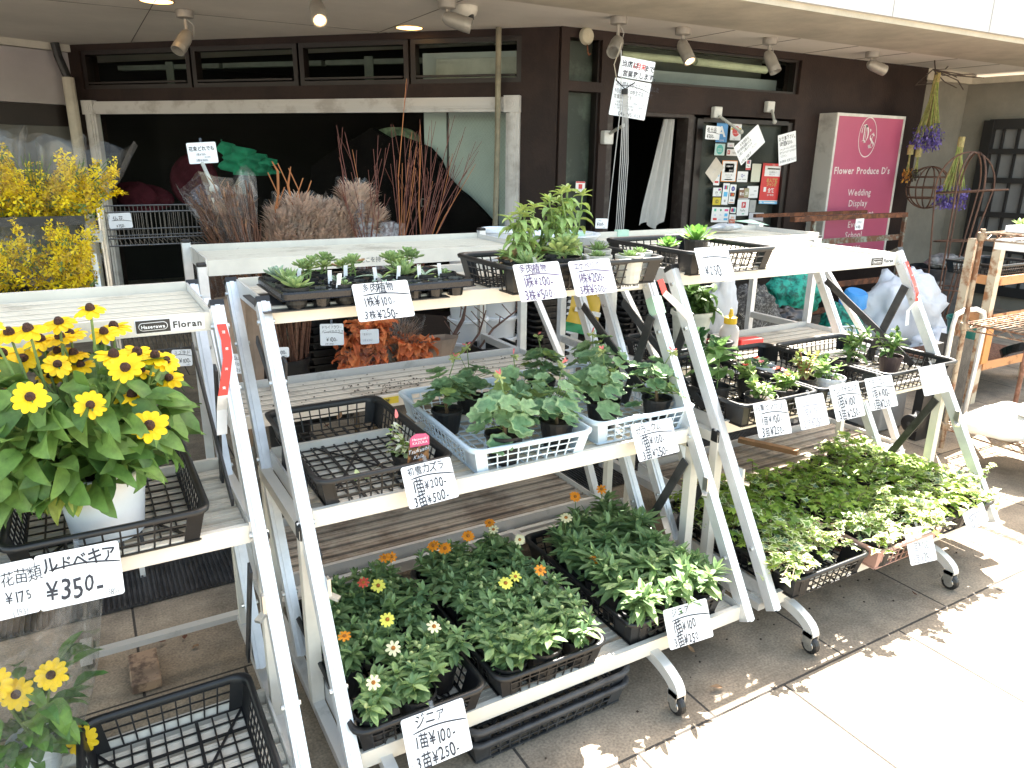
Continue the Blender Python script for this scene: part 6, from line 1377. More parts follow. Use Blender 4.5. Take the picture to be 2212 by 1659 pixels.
# ---- chrome wire shelf
t = thing('wire_shelf', 'dark chrome wire shelf with basket sides beside the yellow flowers', 'shelf', (0,0,0)); wx0, wx1, wy0, wy1 = .09, .60, 3.60, 4.05
darkw = mat('dark_wire', (.13,.12,.11), .4, .7, .2, 30)
for zb in (1.12, .62):
    m = MB()
    for (a, b) in (((wx0,wy0),(wx1,wy0)),((wx0,wy1),(wx1,wy1)),((wx0,wy0),(wx0,wy1)),((wx1,wy0),(wx1,wy1))):
        for z in (zb, zb+.03, zb+.14): m.tube([(*a,z),(*b,z)], .0035, 5)
        n = int(max(abs(b[0]-a[0]), abs(b[1]-a[1]))/.018)
        for k in range(n+1): p = Vector((*a,0)).lerp(Vector((*b,0)), k/n); m.bar(p+Vector((0,0,zb)), p+Vector((0,0,zb+.14)), .0025, .0025)
    for k in range(26): x = wx0+(wx1-wx0)*k/25; m.bar((x,wy0,zb),(x,wy1,zb), .003, .003)
    m.build('basket_tier', darkw, t)
for x, y in ((wx0,wy0),(wx1,wy0),(wx0,wy1),(wx1,wy1)): m = MB(); m.tube([(x,y,0),(x,y,1.29)], .011, 8); m.build('post', steel, t)
# ---- bundles standing behind the racks
cell = film
def cone_wrap(name, label, foot, top, r0, r1, mt, filler=None, cat='wrapped dried flowers', grp='wrapped dried bundles', seed=1, film_=True, nf=160, fcol=None, fl=(.05,.004)):
    rr = random.Random(seed); F = Vector(foot); T = Vector(top); t = thing(name, label, cat, F, 0, grp); ax = T-F; H = ax.length
    M = ax.to_track_quat('Z','Y').to_matrix().to_4x4(); m = MB(); m.M = M
    if filler == 'twig':
        for k in range(nf):
            az = rr.uniform(0,6.28); q = math.sqrt(rr.random()); a = Vector((r0*q*math.cos(az), r0*q*math.sin(az), 0)); b = Vector((r1*q*math.cos(az), r1*q*math.sin(az), H*rr.uniform(.6,1))); m.tube([a, a.lerp(b,.5)+Vector((rr.uniform(-.01,.01),rr.uniform(-.01,.01),0)), b], fl[1], 3, 0, cap=False)
            for w_ in range(2): p = a.lerp(b, rr.uniform(.5,1)); leaf(m, p, rdir(rr,20,80), fl[0], fl[1]*2.2, 'needle', .3, .2, mi=1, rnd=rr)
        m.build('stems', fcol, t)
    elif filler == 'plume':
        for k in range(nf):
            az = rr.uniform(0,6.28); q = math.sqrt(rr.random()); u = rr.random(); rad = r0+(r1-r0)*u
            p = Vector((rad*q*math.cos(az), rad*q*math.sin(az), H*(.05+.95*u)*(1-.12*q*q))); leaf(m, p, rdir(rr,30,85,az), fl[0]*rr.uniform(.6,1.2), fl[1], 'needle', .5, .1, mi=rr.choice([0,1]), rnd=rr)
        m.build('plumes', fcol, t)
    if film_:
        m = MB(); m.M = M; ringskin(m, [[(rad*math.cos(2*math.pi*k/18)*(1+.07*math.sin(k*2.7)), rad*math.sin(2*math.pi*k/18)*(1+.07*math.cos(k*1.9)), z+(.03*math.sin(k*1.7) if z > H*.9 else 0)) for k in range(18)] for rad, z in ((r0*1.1,0),((r0+r1)*.55,H*.5),(r1*1.12,H*.85),(r1*1.25,H*1.04))]); m.build('wrap', mt, t)
    return t
brn = [mat('dry_brown', (.13,.055,.03), .8, 0, .3, 30), mat('dry_brown2', (.24,.12,.06), .8, 0, .3, 30), mat('dry_ochre',(.5,.25,.06),.8)]
pamp = [mat('pampas_beige', (.78,.60,.47), .9, 0, .2, 30, trans=.45), mat('pampas_pink', (.70,.53,.42), .9, 0, .2, 30, trans=.45)]
P_ = lambda x, y, Y: onY(x, y, Y)
a = P_(550,640,3.35); b = P_(470,400,3.45); cone_wrap('wrapped_bundle', 'brown dried bundle in shiny clear wrap leaning left with a sign clipped on it', a, b, .035, .13, film, 'twig', nf=170, fcol=brn, seed=1)
a = P_(520,700,3.4); cone_wrap('wrapped_bundle', 'dark wrapped bundle under the rear rack top next to its left posts', (a.x,a.y,.35), (a.x-.03,a.y,1.08), .04, .11, film, 'twig', nf=120, fcol=brn, seed=2)
a = P_(470,640,3.6); cone_wrap('wrapped_bundle', 'slim clear wrapped bundle with ochre tips by the wire shelf', (a.x,a.y,.5), (a.x,a.y,1.08), .03, .05, film, 'twig', nf=40, fcol=brn, seed=3)
m = MB(); a = P_(437,352,3.6); b = P_(462,408,3.5); m.tube([a,b], .008, 6); m.ball(b, .02, 6, 5); tag(m.build('sign_clip_arm', mat('arm_grey',(.45,.45,.41))), 'thin white clip arm holding the small framed price sign', 'clip arm')
PX = [(600,520,620,455,.06),(650,520,648,428,.07),(690,520,692,435,.07),(728,520,725,440,.065),(765,520,770,400,.055),(795,520,800,450,.05)]
for i, (x0, y0, x1, y1, r) in enumerate(PX):
    a = P_(x0,y0+40,3.75); b = P_(x1,y1,3.75); cone_wrap('pampas_bundle', ('leftmost pampas grass bundle','second pampas grass bundle from the left','third pampas grass bundle from the left','fourth pampas grass bundle from the left','tallest pampas grass bundle','rightmost pampas grass bundle beside the white wrapped rolls')[i]+' behind the rear rack', a, b, r*.95, r*1.5, film, 'plume', nf=1700, fcol=pamp, seed=20+i, fl=(.06,.014), grp='pampas grass bundles', cat='dried grass')
for i, (x, y0, y1, r) in enumerate(((782,520,432,.032),(803,520,470,.03),(838,520,478,.042),(862,520,482,.036),(822,525,503,.035))):
    a = P_(x,y0+60,3.7); b = P_(x+2,y1,3.7); m = MB(); H = b.z-a.z
    ringskin(m, [[(r*(1+.1*math.sin(k*3))*math.cos(2*math.pi*k/16), r*math.sin(2*math.pi*k/16), z) for k in range(16)] for z in (0,H*.5,H)]); tag(m.build('wrapped_roll', mat('wrap_pale', (.42,.41,.42), .3, 0, .3, 30, col2=(.17,.13,.13), vs2=.45), None, loc=a), ('tallest white wrapped roll among the red twigs','second white wrapped roll from the left','wide white wrapped roll in the middle','white wrapped roll at the right end','shortest white wrapped roll at the front')[i], 'wrapped roll', 'white wrapped rolls')
# red twigs: three bunches
for g_, (bx, n, sp, lb) in enumerate(((800,15,(-80,60),'left bunch of thin red brown twigs fanning upward'),(860,13,(-40,90),'middle bunch of thin red brown twigs with one very long twig'),(905,20,(-20,130),'right bunch of thin red brown twigs leaning right'))):
    m = MB(); rr = random.Random(g_+5)
    for k in range(n):
        a = P_(bx+rr.uniform(-12,12), 580, 3.65+rr.uniform(-.04,.04)); tx = bx+rr.uniform(*sp); ty = rr.uniform(235,430) if not (g_ == 1 and k == 0) else 170
        if g_ == 1 and k == 0: tx = 878
        b = P_(tx, ty, 3.65+rr.uniform(-.15,.15)); mid = a.lerp(b,.5)+Vector((rr.uniform(-.03,.03),0,0)); m.tube([a,mid,b], [.0034,.0024,.0013], 4, rr.choice([0,0,0,1]))
        for q in range(2): p = mid.lerp(b, rr.random()*.7); m.tube([p, p+(b-a)*.16+Vector((rr.uniform(-.04,.04),0,0))], .0016, 3, 0)
    tag(m.build('twig_bunch', [mat('twig_red', (.13,.04,.025), .7), mat('twig_orange', (.36,.13,.04), .7)]), lb, 'dried twigs', 'thin red twigs behind the rear rack')
for i, (x0, pts) in enumerate(((600,[(604,520),(592,470),(601,420),(600,370),(587,348)]),(625,[(640,520),(632,450),(622,400),(628,360)]),(650,[(662,500),(650,455),(645,410)]))):
    m = MB(); P = [P_(x,y,3.7) for x, y in pts]; m.tube(P, [.006]*(len(P)-1)+[.002], 5); m.tube([P[1], P[1]+Vector((.06,0,.14))], .003, 4); m.tube([P[2], P[2]+Vector((-.04,0,.10))], .003, 4)
    tag(m.build('curly_twig', mat('twig_orange', (.36,.13,.04))), ('curly orange twig at the left of the pampas grass','forked orange twig above the pampas grass','short orange twig between the pampas bundles')[i], 'dried twig', 'curly orange twigs')
# black bucket with thick twigs
def bucket(name, label, c, r, h, mt, tp=.8, grp=None, cat='bucket', rim=.008, n=28, z=0.004):
    m = MB(); m.lathe([(.001,0),(r*tp,0),(r*(tp+1)/2,h*.5),(r,h-.02),(r+rim,h-.018),(r+rim,h),(r-.004,h),(r*.97,h-.03),(r*tp*.95,.01),(.001,.012)], n=n); o = m.build(name, mt, None, auto=True, loc=(c[0],c[1],z)); tag(o, label, cat, grp); return o
a = P_(620,850,3.18); bucket('black_bucket', 'black bucket full of thick brown twigs with a ¥100 card', (a.x,3.18), .105, .66, blackp, .72)
m = MB(); rr = random.Random(3)
for k in range(60):
    b0 = Vector((a.x+rr.uniform(-.07,.07), 3.18+rr.uniform(-.06,.06), .45)); sgn = -1 if k % 2 else 1; b1 = b0+Vector((sgn*rr.uniform(.01,.10), rr.uniform(-.03,.05), rr.uniform(.42,.62))); m.tube([b0,b1], .0042, 5, k % 3 == 0)
tag(m.build('twig_bundle', [mat('stick_brown', (.17,.075,.045), .8, 0, .3, 60), mat('stick_brown2', (.24,.12,.075), .8, 0, .3, 60)]), 'thick brown twigs standing in the black bucket', 'dried twigs')
for i, (x, Y, w) in enumerate(((508,3.0,.05),(536,3.1,.06))):
    a = P_(x,760,Y); m = MB(); ringskin(m, [[(w*q*math.cos(2*math.pi*k/10)*(1+.1*math.sin(k*5)), w*.5*q*math.sin(2*math.pi*k/10), z) for k in range(10)] for z, q in ((0,.7),(.35,1),(.62,1.15))]); tag(m.build('paper_roll', mat('kraft_paper', (.36,.26,.19), .85, 0, .15, 8, .4, 30), None, loc=(a.x,Y,.35)), ('kraft paper roll at the left of the twig bucket','kraft paper roll just beside the twig bucket')[i], 'paper roll', 'kraft paper rolls')
# dried orange leaves
orl = [mat('dry_orange_leaf', (.78,.24,.08), .85, 0, .25, 25), mat('dry_orange_leaf2', (.62,.15,.05), .85, 0, .3, 25), mat('dry_stem', (.15,.1,.06), .8)]
def obq(label, x, yb, yt, Y, r, seed, n=90):
    B = P_(x,yb,Y); T = P_(x,yt,Y); rr = random.Random(seed); t = thing('dried_leaf_bouquet', label, 'dried leaves', B, 0, 'dried orange leaf bouquets'); H = T.z-B.z; m = MB()
    for k in range(n):
        u = rr.random(); az = rr.uniform(0,6.28); q = r*(.4+.6*u)*math.sqrt(rr.random()); p = Vector((q*math.cos(az), q*.7*math.sin(az), H*u)); leaf(m, p, rdir(rr,-20,80,az), rr.uniform(.045,.075), rr.uniform(.035,.055), 'ovate', rr.uniform(.5,2.2), rr.uniform(.2,.8), mi=rr.choice([0,0,1]), wave=.25, rnd=rr)
    m.tube([(0,0,-.3),(0,0,H*.4)], .012, 6, 2); m.build('leaves', orl, t)
    m = MB(); ringskin(m, [[(rad*math.cos(2*math.pi*k/14)*(1+.1*math.sin(k*2.7)), rad*.8*math.sin(2*math.pi*k/14), z) for k in range(14)] for rad, z in ((.03,-.25),(r*.9,.0),(r*1.15,H*.6))]); m.build('plastic_sleeve', film, t); return t
obq('dried orange leaf bouquet at the left, lower than its neighbour', 765, 800, 715, 3.12, .07, 1)
obq('tall dried orange leaf bouquet left of the beige grass plume', 805, 795, 700, 3.12, .075, 2, 130)
obq('small dried orange leaf bouquet right of the beige grass plume', 898, 780, 735, 3.10, .085, 3, 110)
a = P_(868,800,3.15); b = P_(868,692,3.15); cone_wrap('grass_plume', 'fluffy beige grass plume between the orange leaf bouquets', a, b, .03, .085, film, 'plume', nf=700, fcol=[mat('plume_tan', (.36,.25,.18), .9), mat('plume_tan2', (.26,.17,.12), .9)], seed=50, fl=(.05,.004), cat='dried grass')
m = MB(); a = P_(945,765,3.12); 
ringskin(m, [[(q*.11*math.cos(2*math.pi*k/12)*(1+.2*math.sin(k*4)), q*.06*math.sin(2*math.pi*k/12), z) for k in range(12)] for z, q in ((-.15,.3),(.0,.7),(.08,1.0))]); tag(m.build('paper_wrap', mat('kraft_paper', (.36,.26,.19)), None, loc=a), 'open kraft paper wrap right of the orange leaves', 'paper wrap')
m = MB(); a = P_(843,806,3.08); m.ball((0,0,0), .05, 9, 6, sc=(1.2,.8,.6), wob=.25, rnd=random.Random(2)); tag(m.build('dried_root', mat('root_grey', (.35,.33,.28), .9, 0, .3, 40), None, loc=a), 'pale knotted dried root in front of the beige plume', 'dried root')
for g_, (pts, lb) in enumerate((([(955,790),(972,740),(1000,690),(1008,650)],'thick bare branch rising behind the orange leaves'),([(1000,770),(1035,720),(1050,670)],'dark red bare branch crossing the white bucket stack'),([(1020,775),(1065,710),(1130,660)],'thin bare branch reaching right behind the black crate'))):
    m = MB(); P = [P_(x,y,3.2) for x, y in pts]; m.tube(P, [.010 if g_ == 0 else .006]*(len(P)-1)+[.003], 6)
    for k in range(5): p = P[1].lerp(P[-1], k/5); m.tube([p, p+Vector((rb.uniform(-.09,.09),0,rb.uniform(.03,.08)))], .003, 4)
    tag(m.build('bare_branch', mat('branch_brown', (.12,.065,.05), .8, 0, .3, 40)), lb, 'branch', 'bare branches')
whiteb = mat('bucket_white', (.88,.90,.93), .35, 0, .03, 8)
# white bucket stacks
def bstack(cx, cy, r, ztop, n, gl, where):
    for k in range(n):
        m = MB(); z = ztop-.12*k-.20
        m.lathe([(r*.84,0),(r*.97,.175),(r*1.0,.18),(r*1.09,.183),(r*1.09,.196),(r*.99,.20),(r*.95,.19),(r*.82,.01),(.001,.006)], n=28)
        tag(m.build('white_bucket', whiteb, None, auto=True, loc=(cx,cy,z)), 'white bucket in the %s stack, number %s from the top' % (where, ('one','two','three','four','five','six','seven','eight','nine')[k]) if False else 'white bucket, %s of the %s stack' % (('topmost','second from the top','third from the top','fourth from the top','fifth from the top','sixth from the top','seventh from the top','eighth from the top')[k], where), 'bucket', gl)
a = P_(1011,700,3.42); bstack(a.x, 3.42, .10, 1.06, 7, 'stacked white buckets', 'left white bucket')
a = P_(1076,700,3.62); bstack(a.x, 3.62, .105, 1.13, 8, 'stacked white buckets', 'taller right white bucket')
a = P_(1218,700,3.9); bstack(a.x, 3.9, .10, 1.05, 7, 'stacked white buckets', 'rearmost white bucket')
m = MB(); text(m, '3', (0,0,0), (1,0,0), (0,0,1), (0,0,0), .04, 0, .01, 0, 'c'); a = P_(1084,661,3.60); tag(m.build('number_mark', ink, None, loc=a), 'small black numeral 3 printed on the taller bucket stack', 'marking')
# black crate and tray stacks
a = P_(1062,790,3.2); t = thing('black_crate', 'black angular crate with cut out sides behind the rear rack deck', 'crate', (a.x, 3.2, .30)); m = MB()
for (x0,y0,z0,x1,y1,z1) in ((-.13,-.10,0,.13,-.09,.14),(-.13,.09,0,.13,.10,.14),(-.13,-.09,0,-.12,.09,.14),(.12,-.09,0,.13,.09,.14),(-.09,-.085,.14,-.05,-.075,.24),(.06,-.085,.14,.10,-.075,.24),(-.10,-.09,.24,.12,-.075,.30),(-.10,.075,.24,.12,.09,.30),(-.10,-.075,.24,-.09,.075,.30),(.11,-.075,.24,.12,.075,.30)): m.box((x0,y0,z0),(x1,y1,z1))
m.build('crate_body', blackp, t); m = MB(); m.box((-.14,-.11,-.30),(.14,.11,-.002)); m.build('lower_crate', blackp, t)
def traystack(x, Y, n, z0, w, d, lab, dz=.036, zt=None):
    a = P_(x, 700, Y); me = None
    for k in range(n):
        if me is None:
            m = MB(); ringskin(m, [rrect(w-.05,d-.05,.02,0), rrect(w-.03,d-.03,.02,dz*.7), rrect(w,d,.03,dz*.72), rrect(w,d,.03,dz*.98), rrect(w-.02,d-.02,.03,dz*.98), rrect(w-.06,d-.06,.03,.004)])
            m.box((-w/2+.04,-d/2+.03,.001),(w/2-.04,d/2-.03,.004)); 
            for q in range(7): m.box((-w/2+.06+q*(w-.12)/7, -d/2+.004, .004), (-w/2+.085+q*(w-.12)/7, -d/2+.012, dz*.7))
            me = m.mesh('stacked_tray', blackp)
        o = link('stacked_tray', me, None, (a.x+rb.uniform(-.004,.004), Y+rb.uniform(-.004,.004), z0+dz*k)); tag(o, 'black plastic tray in the %s, %s from the top' % (lab, NUM[n-1-k]), 'tray', 'stacked black trays')
NUM = ['first','second','third','fourth','fifth','sixth','seventh','eighth','ninth','tenth','eleventh','twelfth','thirteenth','fourteenth','fifteenth','sixteenth','seventeenth','eighteenth','nineteenth','twentieth']
traystack(1165, 3.6, 20, .20, .26, .30, 'tall left tray stack')
traystack(1375, 3.75, 18, .15, .46, .30, 'wide tray stack behind the leaning legs')
traystack(690, 3.45, 14, .28, .26, .28, 'tray stack behind the pampas card')
traystack(1300, 4.05, 16, .30, .30, .30, 'tray stack behind the yellow bag')
# yellow and green bag
t = thing('printed_bag', 'yellow and green plastic bag with a white arrow leaning behind the rack legs', 'bag', (0,0,0)); pl = (Vector((2.2,3.15,.8)), Vector((-.2,-1,.1)).normalized()); c, u, v, w, h = quadfit([(1228,605),(1292,612),(1304,712),(1238,690)], *pl); n_ = u.cross(v); t.location = c
m = MB(); V = []; 
for j in range(7):
    for i in range(7): V.append(u*((i/6-.5)*w)+v*((j/6-.5)*h)+n_*(.012*math.sin(i*1.3+j*.9)))
m.add(V, [(j*7+i, j*7+i+1, (j+1)*7+i+1, (j+1)*7+i) for j in range(6) for i in range(6)]); m.build('yellow_panel', mat('bag_yellow', (.62,.42,.04), .35, 0, .08, 8), t, smooth=True)
m = MB(); V = []
for j in range(4):
    for i in range(7): V.append(u*((i/6-.5)*w*1.05)+v*((-.5-j*.07)*h)+n_*(.014*math.sin(i*1.9+j*1.9)))
m.add(V, [(j*7+i, (j+1)*7+i, (j+1)*7+i+1, j*7+i+1) for j in range(3) for i in range(6)]); m.build('green_panel', mat('bag_green', (.03,.28,.12), .35, 0, .1, 8), t, smooth=True)
m = MB(); text(m, 'お並び下さい', v*(.22*h)-u*.42*w, u, v, n_*.018, .17*h, .1, .01, 0, 'l', .7)
m.add([v*(-.20*h)+u*a_*w+v*b_*h+n_*.018 for a_, b_ in ((-.35,-.03),(-.1,-.03),(-.1,-.12),(.08,.02),(-.1,.16),(-.1,.07),(-.35,.07))], [tuple(range(7))]); m.add([v*(-.20*h)+u*a_*w+v*b_*h+n_*.018 for a_, b_ in ((.2,-.05),(.5,-.05),(.5,.06),(.2,.06))], [(0,1,2,3)]); m.build('lettering', Wt, t)
# white oval basin and tape bits on the rear rack top
m = MB(); m.lathe([(.001,.0),(.14,0),(.17,.03),(.18,.045),(.186,.045),(.186,.05),(.165,.05),(.13,.01),(.001,.008)], n=32); a = onZ(1246,503,1.16); tag(m.build('white_basin', whitep, None, auto=True, loc=(a.x,a.y+.12,1.098)), 'shallow white basin on the rear rack top near the door', 'basin')
for i, (x, y, w) in enumerate(((1262,503,.09),(1365,499,.07),)):
    a = onZ(x,y,1.155); m = MB(); m.box((-w/2,-.012,-.03),(w/2,.02,.004)); 
    tag(m.build('green_tape', mat('tape_green', (.45,.66,.52), .6), None, loc=(a.x, 3.052 if i else 3.055, 1.150)), ('pale green tape on the rear rack rail beside the white basin','pale green tape on the rear rack rail near the door frame')[i], 'tape', 'pale green tape strips')
m = MB(); X = 1.657-.0165; Yf = lambda z: 1.37+SL*(z-.15)
m.box((-.020,-.006,-.03),(.020,.03,.03)); o = m.build('green_tape', mat('tape_green', (.45,.66,.52)), None, loc=(X, Yf(1.035)-.018, 1.035)); o.rotation_euler = (-math.atan(SL),0,0); tag(o, 'pale green tape wrapped round the right leg of the middle rack', 'tape', 'pale green tape strips')
t = thing('leg_tag', 'red topped white tag ribbon running from the middle rack leg to the right rack leg', 'tag', (0,0,0)); m = MB(); a = onX(1409,600,X)+Vector((0,-.04,0)); b = onX(1420,632,X)+Vector((0,-.04,0)); c_ = onX(1450,655,1.70)+Vector((.0,-.03,0)); d = onX(1478,690,1.755)+Vector((0,-.04,0))
w_ = Vector((.012,0,.002)); m.add([a-w_,a+w_,b+w_,b-w_], [(0,3,2,1)], 0); w2 = Vector((.002,0,.014)); m.add([b-w_,b+w2,c_+w2,c_-w2,d+w2,d-w2], [(0,3,2,1),(3,5,4,2)], 1); m.build('ribbon', [MATS['tag_red'], mat('tag_pale', (.72,.62,.58), .5)], t)
a = onZ(1600,492,1.16); m = MB(); rr = random.Random(4); m.ball((0,0,0), .07, 12, 6, sc=(1.7,.8,.28), wob=.18, rnd=rr); tag(m.build('crumpled_plastic', mat('plastic_grey', (.5,.53,.56), .3, 0, .3, 12), None, loc=(a.x,2.95,1.155), auto=True), 'crumpled grey and green plastic on the right end of the rear rack top', 'plastic wrap')
m = MB(); m.add([(-.06,-.03,.03),(.05,-.05,.035),(.10,-.13,.01),(.0,-.10,.02)], [(0,1,2,3)]); m.add([(-.06,-.03,.029),(.05,-.05,.034),(.10,-.13,.009),(.0,-.10,.019)], [(3,2,1,0)]); tag(m.build('green_film', mat('tape_green', (.45,.66,.52)), None, loc=(a.x+.08,2.95,1.16)), 'pale green film hanging over the rear rack rail', 'plastic wrap')
# ---- things on the right rear rack deck
a = P_(1487,766,2.47); bucket('cream_pot', 'tall cream pot with dark green leaves on the rear rack deck', (a.x,2.47), .088, .20, mat('pot_cream', (.62,.62,.54), .45), .78, z=.645)
m = MB(); rr = random.Random(6); C_ = Vector((a.x+.02,2.47,.85))
for k in range(120): d = rdir(rr,-30,80); leaf(m, C_+Vector((rr.uniform(-.06,.06),rr.uniform(-.05,.05),rr.uniform(-.02,.09))), d, rr.uniform(.06,.10), rr.uniform(.03,.045), 'ovate', rr.uniform(.4,1.4), .3, mi=rr.choice([0,1]), rnd=rr)
tag(m.build('pot_foliage', [gm('leaf_dark_a', (.06,.12,.03)), gm('leaf_dark_b', (.09,.17,.04))]), 'dense dark green broad leaves filling the cream pot', 'plant')
a = P_(1572,752,2.40); t = thing('squeeze_bottle', 'frosted plastic bottle with a yellow nozzle cap', 'bottle', (a.x,2.40,.645)); m = MB(); m.lathe([(.001,0),(.040,0),(.044,.006),(.044,.10),(.04,.118),(.028,.132),(.026,.138)], n=22); m.build('bottle_body', mat('frosted', (.62,.60,.60), .35, 0, .05, 10, trans=.3), t, auto=True); m = MB(); m.lathe([(.029,.136),(.030,.14),(.029,.165),(.012,.17),(.009,.185),(.005,.205),(.001,.206)], n=18); m.build('cap', mat('cap_yellow', (.75,.48,.02), .4), t, auto=True)
for i, (x, y, Y, w, rz) in enumerate(((1534,745,2.48,.07,.1),(1615,752,2.42,.13,-.15))):
    a = P_(x,y,Y); m = MB(); m.cbox((-w/2,-.03,0),(w/2,.03,.045),.003); o = m.build('red_box', mat('box_red', (.55,.03,.03), .4), None, loc=(a.x,Y,.645)); o.rotation_euler = (0,0,rz); tag(o, ('small red carton left of the squeeze bottle','flatter red carton right of the squeeze bottle')[i], 'box', 'red cartons')
    m = MB(); text(m, 'SAWSET', (-w*.35,-.031,.014), (1,0,0), (0,0,1), (0,0,0), .016, 0, .01, 0, 'l', .8 if i else .5); m.build('lettering', Wt, o)
m = MB(); a = onZ(1595,962,.17); b = onZ(1722,990,.17); m.bar(a+Vector((0,0,.03)), b+Vector((0,0,.03)), .035, .022); tag(m.build('wood_batten', mat('wood_batten', (.30,.17,.08), .8, 0, .2, 10, .4, 40)), 'brown wooden batten lying across the lowest rear deck', 'batten')
a = onZ(316,1470,0); m = MB(); m.cbox((-.04,-.10,0),(.04,.06,.035),.004); tag(m.build('wood_block', mat('wood_block', (.36,.25,.17), .85, 0, .3, 20, .5, 50, col2=(.12,.08,.06), vs2=.4), None, loc=(a.x,a.y+.04,.004)), 'stained wooden block on the paving behind the left rack tray', 'wood block')
# ---- heap of bags against the shop on the right
def lump(name, label, cat, px, Y, sx, sy_, sz, mt, seed, zc=None, wob=.12, nu=22, nv=14, grp=None, fold=.0, cr=.26):
    nu = max(nu, 44); nv = max(nv, 26); a = P_(*px, Y); rr = random.Random(seed); m = MB(); vs = []; fs = []; ph1, ph2 = rr.uniform(0,6), rr.uniform(0,6)
    for i in range(nv+1):
        th = math.pi*i/nv
        for k in range(nu):
            p = 2*math.pi*k/nu; w = 1+wob*math.sin(3*p+ph1+th*2)+wob*.7*math.sin(7*p+ph2-th*3)+rr.uniform(-.4,.4)*wob+fold*math.sin(11*p+3*math.sin(th*2+ph1))
            q_ = Vector((math.sin(th)*math.cos(p), math.sin(th)*math.sin(p), math.cos(th))); w = 1+cr*(abs(noise.noise(q_*1.7+Vector((seed*3.1,0,0))))*1.6-.35)+cr*.55*(abs(noise.noise(q_*4.2+Vector((0,seed,0))))*1.6-.3)+cr*.25*noise.noise(q_*9)
            vs.append((sx*w*q_.x, sy_*w*q_.y, sz*w*q_.z))
    for i in range(nv):
        for k in range(nu): j = (k+1) % nu; fs.append((i*nu+k, (i+1)*nu+k, (i+1)*nu+j, i*nu+j))
    m.add(vs, fs); o = m.build(name, mt, None, smooth=True, loc=(a.x, Y, a.z if zc is None else zc)); return tag(o, label, cat, grp)
bagw = mat('bag_white', (.80,.82,.86), .35, 0, .05, 7, .8, 14, trans=.15); mesh_g = mat('mesh_green', (.02,.36,.26), .6, 0, .4, 26, .9, 60, col2=(.01,.12,.09), vs2=.42)
lump('white_bag', 'tall white plastic sheet hanging beside the grey net', 'plastic bag', (1558,665), 3.25, .11, .06, .24, bagw, 1, fold=.08)
lump('net_heap', 'heap of grey netting behind the bottle', 'net', (1615,690), 3.35, .20, .16, .22, mat('net_grey', (.20,.19,.175), .95, 0, .5, 60, 1.0, 70, col2=(.06,.055,.05), vs2=.48), 2, nu=30, nv=18)
m = MB(); rr = random.Random(8); c = P_(1615,690,3.35)
for k in range(90):
    az = rr.uniform(3.3,6.1); th = rr.uniform(.4,2.6); P = []
    for q in range(5): th += rr.uniform(-.12,.16); az += rr.uniform(-.2,.2); P.append(c+Vector((.205*math.sin(th)*math.cos(az), .165*math.sin(th)*math.sin(az), .225*math.cos(th))))
    m.tube(P, .0018, 3, cap=False)
tag(m.build('net_strands', mat('net_strand', (.34,.32,.28), .9)), 'loose strands of grey netting over the net heap', 'net', kind='stuff')
lump('green_mesh_bag', 'dark green mesh bag at the top of the heap', 'mesh bag', (1715,630), 3.5, .24, .15, .17, mesh_g, 3)
lump('green_mesh_bag', 'green mesh bag at the bottom near the black bag', 'mesh bag', (1700,745), 3.15, .12, .1, .09, mesh_g, 4)
lump('green_mesh_bag', 'green mesh bag behind the white colander', 'mesh bag', (1815,700), 3.4, .17, .12, .15, mesh_g, 5)
lump('black_bag', 'black plastic bag between the green mesh bags', 'plastic bag', (1690,705), 3.25, .17, .12, .13, mat('bag_black', (.012,.012,.013), .3, 0, .2, 8, .6, 14), 6)
lump('white_bag', 'big pale white plastic bag with deep folds behind the right rack leg', 'plastic bag', (1945,680), 3.40, .40, .22, .31, bagw, 7, fold=.06, nu=40, nv=22)
lump('white_bag', 'low white plastic sheet lying in front of the black bin', 'plastic bag', (2030,745), 3.15, .34, .18, .12, bagw, 8, fold=.05, nu=36, nv=16)
lump('white_bag', 'small white scrunched bag beside the lower green mesh bag', 'plastic bag', (1742,752), 3.1, .05, .04, .04, bagw, 9)
a = P_(1842,655,3.2); t = thing('blue_dipper', 'bright blue plastic dipper lying upside down on the bags', 'dipper', a, .4); m = MB(); m.lathe([(.001,.09),(.065,.09),(.075,.08),(.088,0),(.092,0),(.092,-.006),(.085,-.006)], n=24); m.build('cup', mat('dipper_blue', (.05,.30,.70), .35), t, auto=True); m = MB(); m.bar((.08,0,.02),(.24,.02,-.01), .03, .012); m.build('handle', MATS['dipper_blue'], t); t.rotation_euler = (.25,-.15,.3)
a = P_(1812,735,3.1); t = thing('white_colander', 'white slotted plastic colander tray leaning in the heap', 'colander', a, .1); t.rotation_euler = (.9,.0,-.2); m = MB()
for k in range(12): m.box((-.13+k*.022,-.08,0),(-.119+k*.022,.08,.004))
m.box((-.14,-.09,0),(.14,-.08,.03)); m.box((-.14,.08,0),(.14,.09,.03)); m.box((-.14,-.08,0),(-.13,.08,.03)); m.box((.133,-.08,0),(.14,.08,.03)); m.build('colander_body', whitep, t)
